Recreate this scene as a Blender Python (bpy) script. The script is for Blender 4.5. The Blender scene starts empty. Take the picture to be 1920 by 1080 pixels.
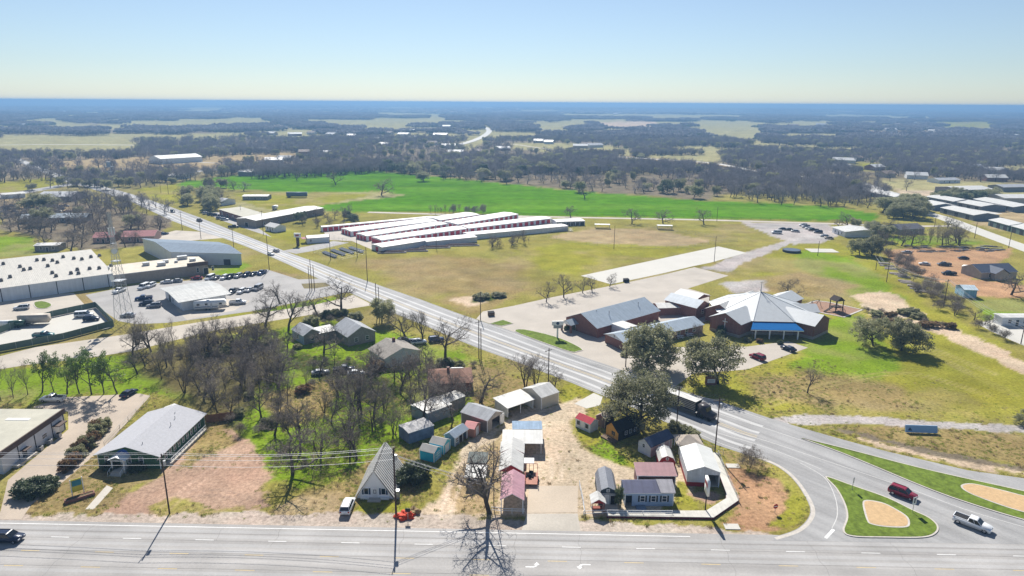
import bpy, math, random
import numpy as np
from mathutils import Vector, Matrix
R = math.radians
sc = bpy.context.scene
COL = sc.collection
# ---------------------------------------------------------------- camera
CAM_H, PITCH, ROLL, FPX = 71.5, 15.2, 0.36, 1280.0
CAM_M = Matrix.Rotation(R(90 - PITCH), 3, 'X') @ Matrix.Rotation(R(ROLL), 3, 'Z')
cd = bpy.data.cameras.new('drone_camera'); cam = bpy.data.objects.new('drone_camera', cd); COL.objects.link(cam)
cam.matrix_world = Matrix.Translation((0, 0, CAM_H)) @ CAM_M.to_4x4()
cd.sensor_width = 36; cd.lens = 24; cd.clip_start = 1; cd.clip_end = 120000
sc.camera = cam
# ---------------------------------------------------------------- sky, sun, exposure
SUN_EL, SUN_AZ = 42.0, -8.3          # azimuth from +Y towards +X
w = bpy.data.worlds.new("World"); sc.world = w; w.use_nodes = True
nt = w.node_tree; bg = nt.nodes['Background']
sky = nt.nodes.new('ShaderNodeTexSky'); sky.sky_type = 'NISHITA'; sky.sun_disc = False
sky.sun_elevation = R(SUN_EL); sky.sun_rotation = R(SUN_AZ); sky.altitude = 200
sky.air_density = 1.0; sky.dust_density = 0.15; sky.ozone_density = 5.0
hsv = nt.nodes.new('ShaderNodeHueSaturation'); hsv.inputs['Saturation'].default_value = .8
wb = nt.nodes.new('ShaderNodeVectorMath'); wb.operation = 'MULTIPLY'; wb.inputs[1].default_value = (.95, 1.0, 1.05)
nt.links.new(sky.outputs[0], hsv.inputs['Color']); nt.links.new(hsv.outputs[0], wb.inputs[0]); nt.links.new(wb.outputs[0], bg.inputs[0]); bg.inputs[1].default_value = 0.052
sl = bpy.data.lights.new('sun', 'SUN'); sl.energy = 4.4; sl.angle = R(0.5); sl.color = (1.0, 0.955, 0.88)
so = bpy.data.objects.new('sun', sl); COL.objects.link(so)
sd = Vector((math.sin(R(SUN_AZ)) * math.cos(R(SUN_EL)), math.cos(R(SUN_AZ)) * math.cos(R(SUN_EL)), math.sin(R(SUN_EL))))
so.rotation_euler = sd.to_track_quat('Z', 'Y').to_euler(); so.location = sd * 300
sc.view_settings.view_transform = 'Standard'; sc.view_settings.look = 'None'
sc.view_settings.exposure = 0.85; sc.view_settings.gamma = 1.0
sc.render.engine = 'CYCLES'
sc.cycles.max_bounces = 5; sc.cycles.volume_bounces = 1; sc.cycles.transparent_max_bounces = 6
sc.cycles.use_denoising = True
sc.cycles.sample_clamp_indirect = 4

# ---------------------------------------------------------------- photo survey -> ground
def G(px, py, z=0.0):
    d = CAM_M @ Vector(((px - 960) / FPX, -(py - 540) / FPX, -1.0))
    t = (z - CAM_H) / d.z
    return Vector((d.x * t, d.y * t, z))
def zat(p, py):
    """height above ground point p that shows at photo row py"""
    lo, hi = -5.0, 80.0
    for _ in range(40):
        m = (lo + hi) / 2
        q = CAM_M.transposed() @ Vector((p[0], p[1], m - CAM_H))
        yy = 540 - FPX * q.y / -q.z
        if yy > py: lo = m
        else: hi = m
    return (lo + hi) / 2

# ---------------------------------------------------------------- mesh builder
class MB:
    def __init__(s): s.v = []; s.f = []; s.m = []
    def poly(s, pts, mi=0):
        b = len(s.v); s.v += [tuple(p) for p in pts]; s.f.append(tuple(range(b, b + len(pts)))); s.m.append(mi); return s
    def hexa(s, b4, t4, mi=0):
        b = len(s.v); s.v += [tuple(p) for p in b4] + [tuple(p) for p in t4]
        for q in ((3, 2, 1, 0), (4, 5, 6, 7), (0, 1, 5, 4), (1, 2, 6, 5), (2, 3, 7, 6), (3, 0, 4, 7)):
            s.f.append(tuple(b + i for i in q)); s.m.append(mi)
        return s
    def box(s, x0, y0, z0, x1, y1, z1, mi=0):
        return s.hexa([(x0, y0, z0), (x1, y0, z0), (x1, y1, z0), (x0, y1, z0)], [(x0, y0, z1), (x1, y0, z1), (x1, y1, z1), (x0, y1, z1)], mi)
    def slab(s, pts, vec, mi=0):
        """polygon extruded along vec (closed solid)"""
        n = len(pts); b = len(s.v); vec = Vector(vec)
        s.v += [tuple(p) for p in pts] + [tuple(Vector(p) + vec) for p in pts]
        s.f.append(tuple(range(b + n - 1, b - 1, -1))); s.m.append(mi)
        s.f.append(tuple(range(b + n, b + 2 * n))); s.m.append(mi)
        for i in range(n):
            j = (i + 1) % n; s.f.append((b + i, b + j, b + n + j, b + n + i)); s.m.append(mi)
        return s
    def tube(s, p, q, r0, r1=None, n=6, mi=0, cap=True):
        p = Vector(p); q = Vector(q); r1 = r0 if r1 is None else r1
        d = (q - p); d = d.normalized() if d.length > 1e-9 else Vector((0, 0, 1))
        a = d.orthogonal().normalized(); c = d.cross(a); b = len(s.v)
        for (o, r) in ((p, r0), (q, r1)):
            for i in range(n):
                t = 2 * math.pi * i / n; s.v.append(tuple(o + (a * math.cos(t) + c * math.sin(t)) * r))
        for i in range(n):
            j = (i + 1) % n; s.f.append((b + i, b + j, b + n + j, b + n + i)); s.m.append(mi)
        if cap:
            s.f.append(tuple(range(b + n - 1, b - 1, -1))); s.m.append(mi)
            s.f.append(tuple(range(b + n, b + 2 * n))); s.m.append(mi)
        return s
    def path(s, pts, r, n=5, mi=0):
        for a, b in zip(pts[:-1], pts[1:]): s.tube(a, b, r, r, n, mi)
        return s
    def data(s, name, mats):
        me = bpy.data.meshes.new(name); me.from_pydata(s.v, [], s.f)
        for m in (mats if isinstance(mats, (list, tuple)) else [mats]): me.materials.append(m)
        if len(me.materials) > 1: me.polygons.foreach_set('material_index', s.m)
        me.update(); return me
    def build(s, name, mats, parent=None, loc=(0, 0, 0), rz=0.0):
        return put(name, s.data(name, mats), parent, loc, rz)
def put(name, me, parent=None, loc=(0, 0, 0), rz=0.0):
    o = bpy.data.objects.new(name, me); COL.objects.link(o)
    o.location = loc; o.rotation_euler = (0, 0, rz)
    if parent is not None: o.parent = parent
    return o
USED = {}
def tag(o, label=None, cat=None, group=None, kind=None):
    if label: o['label'] = label
    if cat: o['category'] = cat
    if group: o['group'] = group
    if kind: o['kind'] = kind
    return o
def empty(name, label, cat, loc=(0, 0, 0), rz=0.0, group=None):
    o = put(name, None, None, loc, rz); o.empty_display_size = .5
    return tag(o, label, cat, group)
def copy_tree(o, parent=None):
    c = o.copy(); COL.objects.link(c)
    if parent is not None: c.parent = parent
    for ch in list(o.children): copy_tree(ch, c)
    return c

# ---------------------------------------------------------------- materials
MATS = {}
def mat(name, col, rough=.8, metal=0.0, var=.18, scale=.6, kind=None, spec=.3, freq=2.0, col2=None):
    if name in MATS: return MATS[name]
    m = bpy.data.materials.new(name); m.use_nodes = True; t = m.node_tree; N = t.nodes; L = t.links
    b = N['Principled BSDF']; b.inputs['Roughness'].default_value = rough; b.inputs['Metallic'].default_value = metal
    b.inputs['Specular IOR Level'].default_value = spec
    tc = N.new('ShaderNodeTexCoord'); oi = N.new('ShaderNodeObjectInfo')
    ad = N.new('ShaderNodeVectorMath'); ad.operation = 'ADD'
    cm = N.new('ShaderNodeCombineXYZ'); ml = N.new('ShaderNodeMath'); ml.operation = 'MULTIPLY'; ml.inputs[1].default_value = 57.0
    L.new(oi.outputs['Random'], ml.inputs[0]); L.new(ml.outputs[0], cm.inputs[0]); L.new(ml.outputs[0], cm.inputs[2])
    L.new(tc.outputs['Object'], ad.inputs[0]); L.new(cm.outputs[0], ad.inputs[1])
    nz = N.new('ShaderNodeTexNoise'); nz.inputs['Scale'].default_value = scale; nz.inputs['Detail'].default_value = 5; nz.inputs['Roughness'].default_value = .65
    L.new(ad.outputs[0], nz.inputs['Vector'])
    mr = N.new('ShaderNodeMapRange'); mr.inputs[1].default_value = .3; mr.inputs[2].default_value = .7
    mr.inputs[3].default_value = 1 - var; mr.inputs[4].default_value = 1 + var; L.new(nz.outputs[0], mr.inputs[0])
    base = N.new('ShaderNodeRGB'); base.outputs[0].default_value = (*col, 1); src = base.outputs[0]
    if kind in ('brick', 'block'):
        bt = N.new('ShaderNodeTexBrick'); bt.inputs['Scale'].default_value = freq
        bt.inputs['Color1'].default_value = (*col, 1); c2 = col2 or tuple(c * .72 for c in col); bt.inputs['Color2'].default_value = (*c2, 1)
        bt.inputs['Mortar'].default_value = (*[min(1, c * .55 + .12) for c in col], 1); bt.inputs['Mortar Size'].default_value = .012
        mp = N.new('ShaderNodeMapping'); mp.inputs['Rotation'].default_value = (R(90), 0, 0)
        sp = N.new('ShaderNodeSeparateXYZ'); L.new(tc.outputs['Object'], sp.inputs[0])
        aa = N.new('ShaderNodeMath'); aa.operation = 'ADD'; L.new(sp.outputs[0], aa.inputs[0]); L.new(sp.outputs[1], aa.inputs[1])
        cc = N.new('ShaderNodeCombineXYZ'); L.new(aa.outputs[0], cc.inputs[0]); L.new(sp.outputs[2], cc.inputs[1])
        L.new(cc.outputs[0], bt.inputs['Vector']); src = bt.outputs[0]
    mx = N.new('ShaderNodeVectorMath'); mx.operation = 'MULTIPLY'; L.new(src, mx.inputs[0]); L.new(mr.outputs[0], mx.inputs[1])
    out = mx.outputs[0]
    if kind in ('ribx', 'riby', 'ribz'):
        wv = N.new('ShaderNodeTexWave'); wv.bands_direction = {'ribx': 'X', 'riby': 'Y', 'ribz': 'Z'}[kind]
        wv.inputs['Scale'].default_value = freq; wv.inputs['Distortion'].default_value = 0; L.new(tc.outputs['Object'], wv.inputs['Vector'])
        bp = N.new('ShaderNodeBump'); bp.inputs['Strength'].default_value = .5; bp.inputs['Distance'].default_value = .06
        pw = N.new('ShaderNodeMath'); pw.operation = 'POWER'; pw.inputs[1].default_value = 4; L.new(wv.outputs['Fac'], pw.inputs[0])
        L.new(pw.outputs[0], bp.inputs['Height']); L.new(bp.outputs[0], b.inputs['Normal'])
        # streaky weathering along the ribs
        n2 = N.new('ShaderNodeTexNoise'); n2.inputs['Scale'].default_value = .9; n2.inputs['Detail'].default_value = 4
        mp2 = N.new('ShaderNodeMapping'); sc3 = {'ribx': (2.2, .12, .12), 'riby': (.12, 2.2, .12), 'ribz': (.3, .3, 2.0)}[kind]
        mp2.inputs['Scale'].default_value = sc3; L.new(ad.outputs[0], mp2.inputs['Vector']); L.new(mp2.outputs[0], n2.inputs['Vector'])
        m3 = N.new('ShaderNodeMapRange'); m3.inputs[1].default_value = .3; m3.inputs[2].default_value = .75; m3.inputs[3].default_value = 1.06; m3.inputs[4].default_value = 1 - var * 1.3
        L.new(n2.outputs[0], m3.inputs[0])
        mx2 = N.new('ShaderNodeVectorMath'); mx2.operation = 'MULTIPLY'; L.new(out, mx2.inputs[0]); L.new(m3.outputs[0], mx2.inputs[1]); out = mx2.outputs[0]
    L.new(out, b.inputs['Base Color'])
    MATS[name] = m; return m
def glass(name='window_glass', col=(.02, .03, .045)):
    return mat(name, col, rough=.08, var=.1, spec=.6)
WHITE = mat('white_paint', (.78, .78, .76), .6, var=.08)
TRIMW = mat('white_trim', (.8, .8, .79), .55, var=.05)
GLASS = glass()
DARK = mat('dark_interior', (.02, .02, .022), .9)
STEEL = mat('galvanised_steel', (.42, .43, .44), .45, .5, var=.15)
WOOD = mat('weathered_wood', (.16, .11, .075), .9, var=.3, scale=3)
POLE = mat('creosote_pole', (.07, .045, .035), .9, var=.3, scale=2)
CONC = mat('pale_concrete', (.5, .46, .40), .9, var=.12, scale=.25)
KERB = mat('kerb_concrete', (.5, .46, .41), .9, var=.15, scale=1.5)
RUBBER = mat('tyre_rubber', (.015, .015, .016), .9)
# ================================================================ GROUND
rng = np.random.default_rng(7)
def vnoise(x, y, s, seed):
    """smooth value noise, numpy"""
    r = np.random.default_rng(seed); T = r.random((256, 256))
    fx = x / s; fy = y / s; ix = np.floor(fx).astype(int); iy = np.floor(fy).astype(int)
    u = fx - ix; v = fy - iy; u = u * u * (3 - 2 * u); v = v * v * (3 - 2 * v)
    a = T[ix & 255, iy & 255]; b = T[(ix + 1) & 255, iy & 255]; c = T[ix & 255, (iy + 1) & 255]; d = T[(ix + 1) & 255, (iy + 1) & 255]
    return (a * (1 - u) + b * u) * (1 - v) + (c * (1 - u) + d * u) * v
def fbm(x, y, s, seed, n=4):
    t = 0; a = 1.0; tot = 0
    for i in range(n):
        t = t + a * vnoise(x, y, s / 2 ** i, seed + i); tot += a; a *= .55
    return t / tot
def terrain(x, y):
    x = np.asarray(x, float); y = np.asarray(y, float)
    d = np.hypot(x, y); k = np.clip((d - 1500) / 4000, 0, 1)
    return k * (fbm(x + 5000, y, 2600, 11, 3) - .5) * 46
def sdist(px, py, poly):
    """signed distance (inside positive)"""
    P = np.array(poly); n = len(P); best = np.full(px.shape, 1e18); ins = np.zeros(px.shape, bool)
    for i in range(n):
        a = P[i]; b = P[(i + 1) % n]; e = b - a; l2 = (e * e).sum() + 1e-12
        t = np.clip(((px - a[0]) * e[0] + (py - a[1]) * e[1]) / l2, 0, 1)
        best = np.minimum(best, (px - a[0] - t * e[0]) ** 2 + (py - a[1] - t * e[1]) ** 2)
        c = ((a[1] > py) != (b[1] > py)); 
        with np.errstate(divide='ignore', invalid='ignore'):
            xi = (b[0] - a[0]) * (py - a[1]) / (b[1] - a[1]) + a[0]
        ins ^= c & (px < xi)
    s = np.sqrt(best); return np.where(ins, s, -s)
LIME = (.150, .235, .018); LAWN = (.235, .24, .036); DRY = (.245, .2, .085); OLIVE = (.225, .215, .055); GREEN = (.068, .185, .0)
DIRT = (.455, .39, .28); PINK = (.335, .24, .172); TAN = (.33, .27, .15); FLOOR = (.16, .14, .10); SOIL = (.36, .235, .135)
SAND = (.46, .38, .27); PALE = (.30, .29, .14); GRAVEL = (.36, .35, .33); DARKG = (.06, .085, .02); BRUSH = (.17, .15, .105)
# (colour, feather m, edge wobble m, [photo outline])  painted in order: what grows or lies there
COVER = [
 # ---- near
 (OLIVE, 3, 4, [(0, 560), (500, 470), (700, 560), (1100, 720), (1300, 830), (1300, 1000), (0, 985)]),
 (LIME, 5, 8, [(-250, 690), (60, 690), (240, 665), (480, 625), (620, 600), (740, 625), (890, 668), (880, 705), (930, 745), (830, 790), (740, 860), (640, 890), (560, 920), (480, 900), (400, 780), (290, 735), (0, 752), (-250, 760)]),
 (DRY, 3, 4, [(560, 720), (640, 700), (620, 780), (540, 800), (480, 740)]),
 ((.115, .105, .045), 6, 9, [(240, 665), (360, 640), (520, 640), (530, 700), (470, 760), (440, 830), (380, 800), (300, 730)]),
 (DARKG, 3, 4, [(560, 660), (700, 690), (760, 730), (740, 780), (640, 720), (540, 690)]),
 (DRY, 2, 3, [(880, 680), (990, 715), (1080, 740), (1050, 770), (960, 780), (900, 770), (880, 730)]),
 (LAWN, 2, 3, [(1030, 735), (1075, 720), (1110, 738), (1060, 760)]),
 (DRY, 2, 3, [(20, 968), (90, 885), (185, 862), (300, 905), (210, 955), (150, 968)]),
 (PINK, 1.2, 2, [(190, 968), (235, 925), (305, 890), (385, 805), (440, 800), (500, 870), (505, 950), (360, 960)]),
 (DRY, 2, 3, [(385, 800), (410, 790), (450, 830), (400, 850), (330, 885)]),
 (LAWN, 1, 1.5, [(278, 950), (310, 936), (375, 940), (390, 955), (350, 963), (290, 963)]),
 (LAWN, 1, 1.5, [(270, 905), (300, 893), (245, 925), (232, 922)]),
 (DRY, 2, 3, [(510, 960), (570, 920), (650, 905), (690, 870), (760, 840), (800, 880), (770, 968), (560, 968)]),
 (TAN, 2, 3, [(500, 968), (560, 930), (640, 925), (650, 968)]),
 (LAWN, 1.5, 2, [(670, 955), (690, 935), (735, 935), (760, 930), (800, 955), (700, 966)]),
 (DIRT, 1.5, 3, [(790, 968), (845, 890), (865, 845), (900, 820), (935, 800), (955, 770), (990, 760), (1030, 765), (1080, 745), (1110, 755), (1075, 790), (1085, 820), (1115, 850), (1190, 880), (1230, 870), (1280, 880), (1300, 960), (1280, 975), (1100, 968), (1090, 975)]),
 (TAN, 1.5, 2, [(850, 890), (940, 800), (945, 830), (930, 960), (880, 965), (850, 960)]),
 (LAWN, 1, 1.5, [(1072, 788), (1085, 790), (1130, 815), (1180, 840), (1205, 880), (1165, 872), (1110, 840), (1078, 815)]),
 (LIME, 1, 1.5, [(1105, 838), (1135, 818), (1165, 850), (1180, 873), (1140, 860)]),
 (OLIVE, 2, 2, [(1130, 800), (1270, 800), (1345, 830), (1330, 850), (1240, 830), (1200, 870), (1150, 840)]),
 (SOIL, 1.5, 2, [(1360, 870), (1400, 880), (1460, 900), (1500, 945), (1480, 990), (1380, 1000), (1345, 980), (1385, 950)]),
 (LAWN, 1, 1.5, [(1440, 868), (1490, 900), (1512, 935), (1512, 965), (1480, 992), (1445, 985), (1470, 950), (1480, 920)]),
 (DRY, 1, 2, [(1345, 840), (1400, 855), (1445, 870), (1430, 890), (1380, 870)]),
 (LAWN, .8, 1.2, [(1280, 900), (1300, 940), (1330, 960), (1240, 958), (1265, 930)]),
 (PINK, .8, 1, [(1290, 925), (1340, 920), (1358, 928), (1330, 945)]),
 (LAWN, .8, 1, [(1140, 975), (1340, 976), (1345, 988), (1200, 985), (1100, 975)]),
 ((.40, .36, .30), .6, 1.6, [(-60, 962), (220, 966), (500, 960), (800, 965), (1000, 975), (1300, 985), (1450, 1002), (1450, 1012), (700, 995), (-60, 985)]),
 # ---- beyond the diagonal road: storage field, church lawns
 (OLIVE, 4, 6, [(560, 470), (700, 480), (860, 470), (1090, 425), (1440, 420), (1500, 470), (1330, 530), (1090, 530), (900, 600), (700, 530)]),
 (DRY, 10, 14, [(680, 485), (850, 480), (1000, 495), (1000, 535), (900, 555), (780, 540), (700, 510)]),
 (DRY, 6, 8, [(820, 560), (900, 540), (1000, 540), (930, 575), (880, 590)]),
 (SAND, 2, 4, [(845, 560), (900, 548), (905, 565), (880, 575)]),
 (LAWN, 4, 6, [(960, 470), (1100, 450), (1330, 462), (1200, 490), (1080, 518), (1000, 500)]),
 (TAN, 2, 3, [(1027, 444), (1080, 434), (1120, 428), (1190, 429), (1260, 437), (1335, 452), (1285, 461), (1197, 460), (1100, 455)]),
 (DARKG, 2, 3, [(888, 565), (930, 547), (955, 553), (920, 562)]),
 (LAWN, 5, 8, [(1290, 720), (1400, 690), (1520, 655), (1560, 610), (1640, 600), (1760, 640), (1960, 720), (1960, 800), (1700, 785), (1500, 775), (1380, 760), (1300, 735)]),
 (LAWN, 5, 8, [(1380, 520), (1480, 460), (1560, 450), (1640, 480), (1720, 560), (1800, 600), (1960, 700), (1900, 720), (1700, 640), (1580, 610), (1480, 560), (1400, 550)]),
 (LIME, 5, 8, [(1500, 470), (1600, 480), (1650, 520), (1690, 560), (1640, 580), (1560, 540), (1500, 500)]),
 (LIME, 4, 6, [(1540, 600), (1620, 590), (1700, 690), (1600, 720), (1490, 690), (1510, 655)]),
 (DRY, 8, 12, [(1400, 700), (1500, 690), (1680, 715), (1760, 740), (1700, 780), (1500, 770), (1400, 750)]),
 (DRY, 6, 10, [(1400, 525), (1500, 510), (1600, 535), (1560, 560), (1440, 545)]),
 (SAND, 1.5, 5, [(1600, 555), (1660, 545), (1740, 590), (1700, 596), (1620, 575)]),
 (SAND, 1.5, 5, [(1690, 600), (1760, 600), (1850, 640), (1960, 700), (1960, 715), (1830, 660)]),
 (DIRT, 1.5, 4, [(1615, 570), (1630, 575), (1720, 590), (1710, 600), (1630, 590)]),
 (SOIL, 2, 4, [(1690, 505), (1650, 470), (1720, 465), (1900, 465), (1880, 490), (1840, 520), (1760, 530)]),
 (SOIL, 2, 4, [(1760, 520), (1850, 525), (1960, 540), (1960, 560), (1830, 555)]),
 (LIME, 3, 4, [(1820, 560), (1960, 565), (1960, 610), (1850, 600)]),
 (LAWN, 3, 5, [(1600, 425), (1740, 425), (1900, 470), (1800, 465), (1640, 460)]),
 (LIME, 3, 4, [(1640, 445), (1800, 440), (1860, 458), (1700, 460)]),
 (DRY, 3, 5, [(1530, 798), (1700, 803), (1960, 815), (1960, 880), (1800, 855), (1600, 815)]),
 (SAND, 1, 2, [(1610, 822), (1700, 838), (1900, 880), (1960, 893), (1960, 897), (1800, 872), (1650, 840)]),
 (FLOOR, .8, 1.5, [(1545, 799), (1570, 800), (1660, 823), (1760, 848), (1960, 884), (1960, 890), (1750, 856), (1640, 826)]),
 (GRAVEL, .6, 1.2, [(1440, 785), (1515, 775), (1690, 785), (1960, 802), (1960, 815), (1760, 802), (1590, 794), (1530, 797), (1470, 795)]),
 (GRAVEL, 1.0, 1.5, [(1302, 503), (1365, 510), (1400, 490), (1440, 475), (1487, 455), (1440, 417), (1390, 415), (1440, 432), (1478, 448), (1440, 462), (1380, 478), (1330, 500)]),
 (GRAVEL, 1, 1.5, [(1385, 416), (1550, 417), (1575, 440), (1545, 455), (1487, 458), (1440, 440)]),
 (GRAVEL, 2, 4, [(1340, 530), (1430, 525), (1440, 545), (1380, 550)]),
 # ---- left: civic buildings
 (DRY, 2, 3, [(130, 552), (165, 548), (215, 600), (180, 592)]),
 (LIME, 2, 3, [(-80, 440), (60, 445), (80, 475), (-80, 490)]),
 (OLIVE, 2, 3, [(420, 470), (470, 465), (575, 515), (540, 520), (440, 500)]),
 (LIME, 2, 2, [(390, 500), (450, 490), (470, 500), (440, 515), (400, 515)]),
 (DRY, 1.5, 2, [(500, 505), (560, 515), (540, 522), (505, 513)]),
 (LAWN, 1.5, 2, [(200, 625), (440, 583), (470, 588), (230, 632)]),
 (LIME, 1.5, 2, [(480, 582), (540, 572), (640, 555), (630, 562), (500, 590)]),
 (BRUSH, 4, 6, [(0, 380), (130, 375), (330, 410), (290, 460), (150, 470), (60, 440), (0, 430)]),
 (TAN, 3, 4, [(-60, 370), (120, 372), (140, 395), (-60, 400)]),
 (LAWN, 3, 4, [(-60, 345), (140, 330), (120, 348), (-60, 366)]),
 (LAWN, 3, 5, [(250, 355), (330, 385), (360, 375), (330, 345)]),
 (OLIVE, 3, 4, [(490, 440), (560, 440), (600, 465), (545, 470)]),
 (LAWN, 3, 5, [(480, 425), (560, 430), (570, 460), (500, 445)]),
 # ---- middle distance
 (PALE, 8, 10, [(440, 380), (600, 362), (800, 360), (760, 385), (560, 400), (450, 395)]),
 (GREEN, 4, 6, [(330, 342), (480, 325), (700, 320), (820, 332), (1080, 358), (1300, 375), (1540, 385), (1655, 402), (1640, 415), (1300, 410), (1000, 405), (860, 398), (640, 398), (560, 388), (640, 380), (760, 366), (720, 358), (560, 362), (460, 355), (340, 350)]),
 (LAWN, 3, 4, [(440, 363), (590, 362), (700, 365), (560, 395), (500, 392), (460, 380)]),
 (BRUSH, 12, 15, [(700, 318), (860, 322), (1100, 325), (1340, 325), (1380, 360), (1330, 376), (1200, 366), (1080, 356), (900, 338)]),
 (PALE, 10, 10, [(960, 268), (1100, 268), (1200, 280), (1180, 292), (1040, 285), (960, 280)]),
 (PALE, 10, 10, [(1210, 290), (1350, 288), (1360, 305), (1300, 308), (1210, 300)]),
 (LAWN, 10, 10, [(1540, 302), (1650, 305), (1660, 322), (1600, 320)]),
 (PALE, 8, 8, [(850, 276), (875, 262), (900, 250), (896, 236), (920, 234), (932, 246), (925, 256), (905, 268), (885, 280)]),
 (TAN, 5, 6, [(1150, 292), (1260, 299), (1345, 306), (1440, 324), (1540, 332), (1610, 342), (1660, 358), (1660, 370), (1610, 354), (1540, 345), (1440, 338), (1345, 319), (1260, 312), (1150, 304)]),
 (PALE, 8, 8, [(1640, 338), (1780, 338), (1960, 348), (1960, 366), (1740, 360), (1650, 350)]),
 (DIRT, 6, 6, [(1680, 355), (1790, 358), (1770, 372), (1690, 368)]),
 (TAN, 6, 8, [(1740, 370), (1960, 375), (1960, 440), (1860, 430), (1760, 395)]),
 (TAN, 10, 12, [(100, 300), (250, 295), (420, 300), (420, 320), (180, 330), (90, 315)]),
 (PALE, 10, 14, [(-80, 268), (260, 266), (270, 285), (180, 292), (-80, 285)]),
 (PALE, 14, 18, [(0, 252), (260, 250), (480, 248), (470, 258), (260, 264), (0, 263)]),
 (TAN, 10, 12, [(380, 292), (560, 285), (600, 292), (520, 303), (400, 305)]),
 (PALE, 12, 16, [(180, 233), (340, 223), (500, 219), (500, 233), (300, 240)]),
 (PALE, 12, 16, [(600, 232), (700, 222), (830, 219), (850, 232), (760, 238), (640, 238)]),
 (PALE, 16, 16, [(470, 244), (630, 240), (640, 248), (480, 254)]),
 (PALE, 12, 16, [(990, 229), (1100, 229), (1100, 238), (1000, 240)]),
 (SAND, 12, 16, [(1110, 229), (1230, 229), (1230, 240), (1130, 242)]),
 (PALE, 12, 16, [(1290, 230), (1420, 231), (1440, 248), (1420, 270), (1340, 258), (1300, 245)]),
 (PALE, 12, 16, [(1440, 248), (1580, 252), (1590, 260), (1450, 262)]),
 (PALE, 12, 16, [(1640, 230), (1700, 231), (1700, 238), (1640, 238)]),
 (LAWN, 12, 16, [(1750, 227), (1860, 227), (1870, 239), (1780, 241)]),
 (BRUSH, 12, 16, [(1800, 275), (1960, 275), (1960, 292), (1830, 295)]),
 (PALE, 20, 20, [(700, 212), (900, 211), (900, 216), (720, 217)]),
 (PALE, 20, 20, [(1500, 214), (1700, 212), (1720, 219), (1540, 220)]),
 (TAN, 14, 16, [(1600, 244), (1760, 243), (1780, 251), (1620, 253)]),
 (PALE, 14, 16, [(860, 244), (1000, 246), (1010, 256), (900, 254)]),
 (PALE, 14, 16, [(1440, 232), (1560, 228), (1580, 238), (1460, 241)]),
 (PALE, 20, 20, [(1040, 213), (1400, 214), (1400, 221), (1060, 220)]),
 (PALE, 20, 20, [(290, 203), (430, 202), (430, 208), (300, 209)]),
]
def smooth_np(P, n=8):
    P = [np.array(p) for p in P]; out = []
    for i in range(len(P) - 1):
        a, b, c_, d_ = P[max(i - 1, 0)], P[i], P[i + 1], P[min(i + 2, len(P) - 1)]
        for k in range(n): s = k / n; out.append(.5 * ((2 * b) + (c_ - a) * s + (2 * a - 5 * b + 4 * c_ - d_) * s * s + (3 * b - a - 3 * c_ + d_) * s ** 3))
    out.append(P[-1]); return np.array(out)
def wpoly(pts): return [tuple(G(x, y)[:2]) for x, y in pts]
NU, NV = 760, 640
us = np.linspace(-1.25, 1.25, NU); ivs = np.concatenate([np.linspace(1 / 45., 1 / 9000., NV - 26), 1 / np.geomspace(9500, 60000, 26)])
ys = 1 / ivs
U, Y = np.meshgrid(us, ys); X = U * Y
X[:] = X
Z = terrain(X, Y)
cov = np.empty(X.shape + (3,)); d = np.hypot(X, Y)
far = np.clip((d - 520) / 350, 0, 1)[..., None]
n1 = fbm(X, Y, 45, 31)[..., None]; n2 = fbm(X, Y, 420, 37)[..., None]
cov[:] = (1 - far) * (np.array(OLIVE) * (.8 + .4 * n1)) + far * (np.array(FLOOR) * (.7 + .9 * n2))
clear = np.clip((fbm(X, Y, 380, 91, 4) - .60) / .03, 0, 1)[..., None] * far
cov = cov * (1 - clear) + np.array(PALE) * clear
wood = (far[..., 0] * (1 - clear[..., 0] / np.maximum(far[..., 0], 1e-6))).clip(0, 1)
veg = (1 - far[..., 0]).copy()
wob = [fbm(X, Y, s, 50 + i, 4) - .5 for i, s in enumerate((2.5, 9, 40))]
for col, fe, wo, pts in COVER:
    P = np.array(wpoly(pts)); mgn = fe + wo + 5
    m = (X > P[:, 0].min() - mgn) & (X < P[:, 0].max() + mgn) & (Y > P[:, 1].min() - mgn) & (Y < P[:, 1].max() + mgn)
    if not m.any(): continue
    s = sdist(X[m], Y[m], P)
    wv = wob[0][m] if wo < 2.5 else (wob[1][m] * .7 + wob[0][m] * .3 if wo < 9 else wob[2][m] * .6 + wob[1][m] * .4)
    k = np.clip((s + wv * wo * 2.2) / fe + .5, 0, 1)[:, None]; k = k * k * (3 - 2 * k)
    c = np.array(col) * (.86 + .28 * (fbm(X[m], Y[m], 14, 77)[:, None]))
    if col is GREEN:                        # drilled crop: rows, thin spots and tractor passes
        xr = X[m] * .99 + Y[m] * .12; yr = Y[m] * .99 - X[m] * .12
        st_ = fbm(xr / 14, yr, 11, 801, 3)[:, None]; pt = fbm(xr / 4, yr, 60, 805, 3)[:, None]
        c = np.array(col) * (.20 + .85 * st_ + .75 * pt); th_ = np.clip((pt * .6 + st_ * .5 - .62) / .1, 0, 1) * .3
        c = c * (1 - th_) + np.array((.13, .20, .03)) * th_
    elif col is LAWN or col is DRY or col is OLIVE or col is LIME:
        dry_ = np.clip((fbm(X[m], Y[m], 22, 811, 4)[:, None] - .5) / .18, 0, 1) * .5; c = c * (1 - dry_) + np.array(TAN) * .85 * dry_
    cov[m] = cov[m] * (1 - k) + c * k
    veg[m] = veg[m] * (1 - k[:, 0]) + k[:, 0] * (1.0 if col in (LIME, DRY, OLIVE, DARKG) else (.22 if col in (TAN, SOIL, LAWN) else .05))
    wood[m] = wood[m] * (1 - k[:, 0]) + k[:, 0] * (.16 if col is BRUSH else 0)
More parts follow.
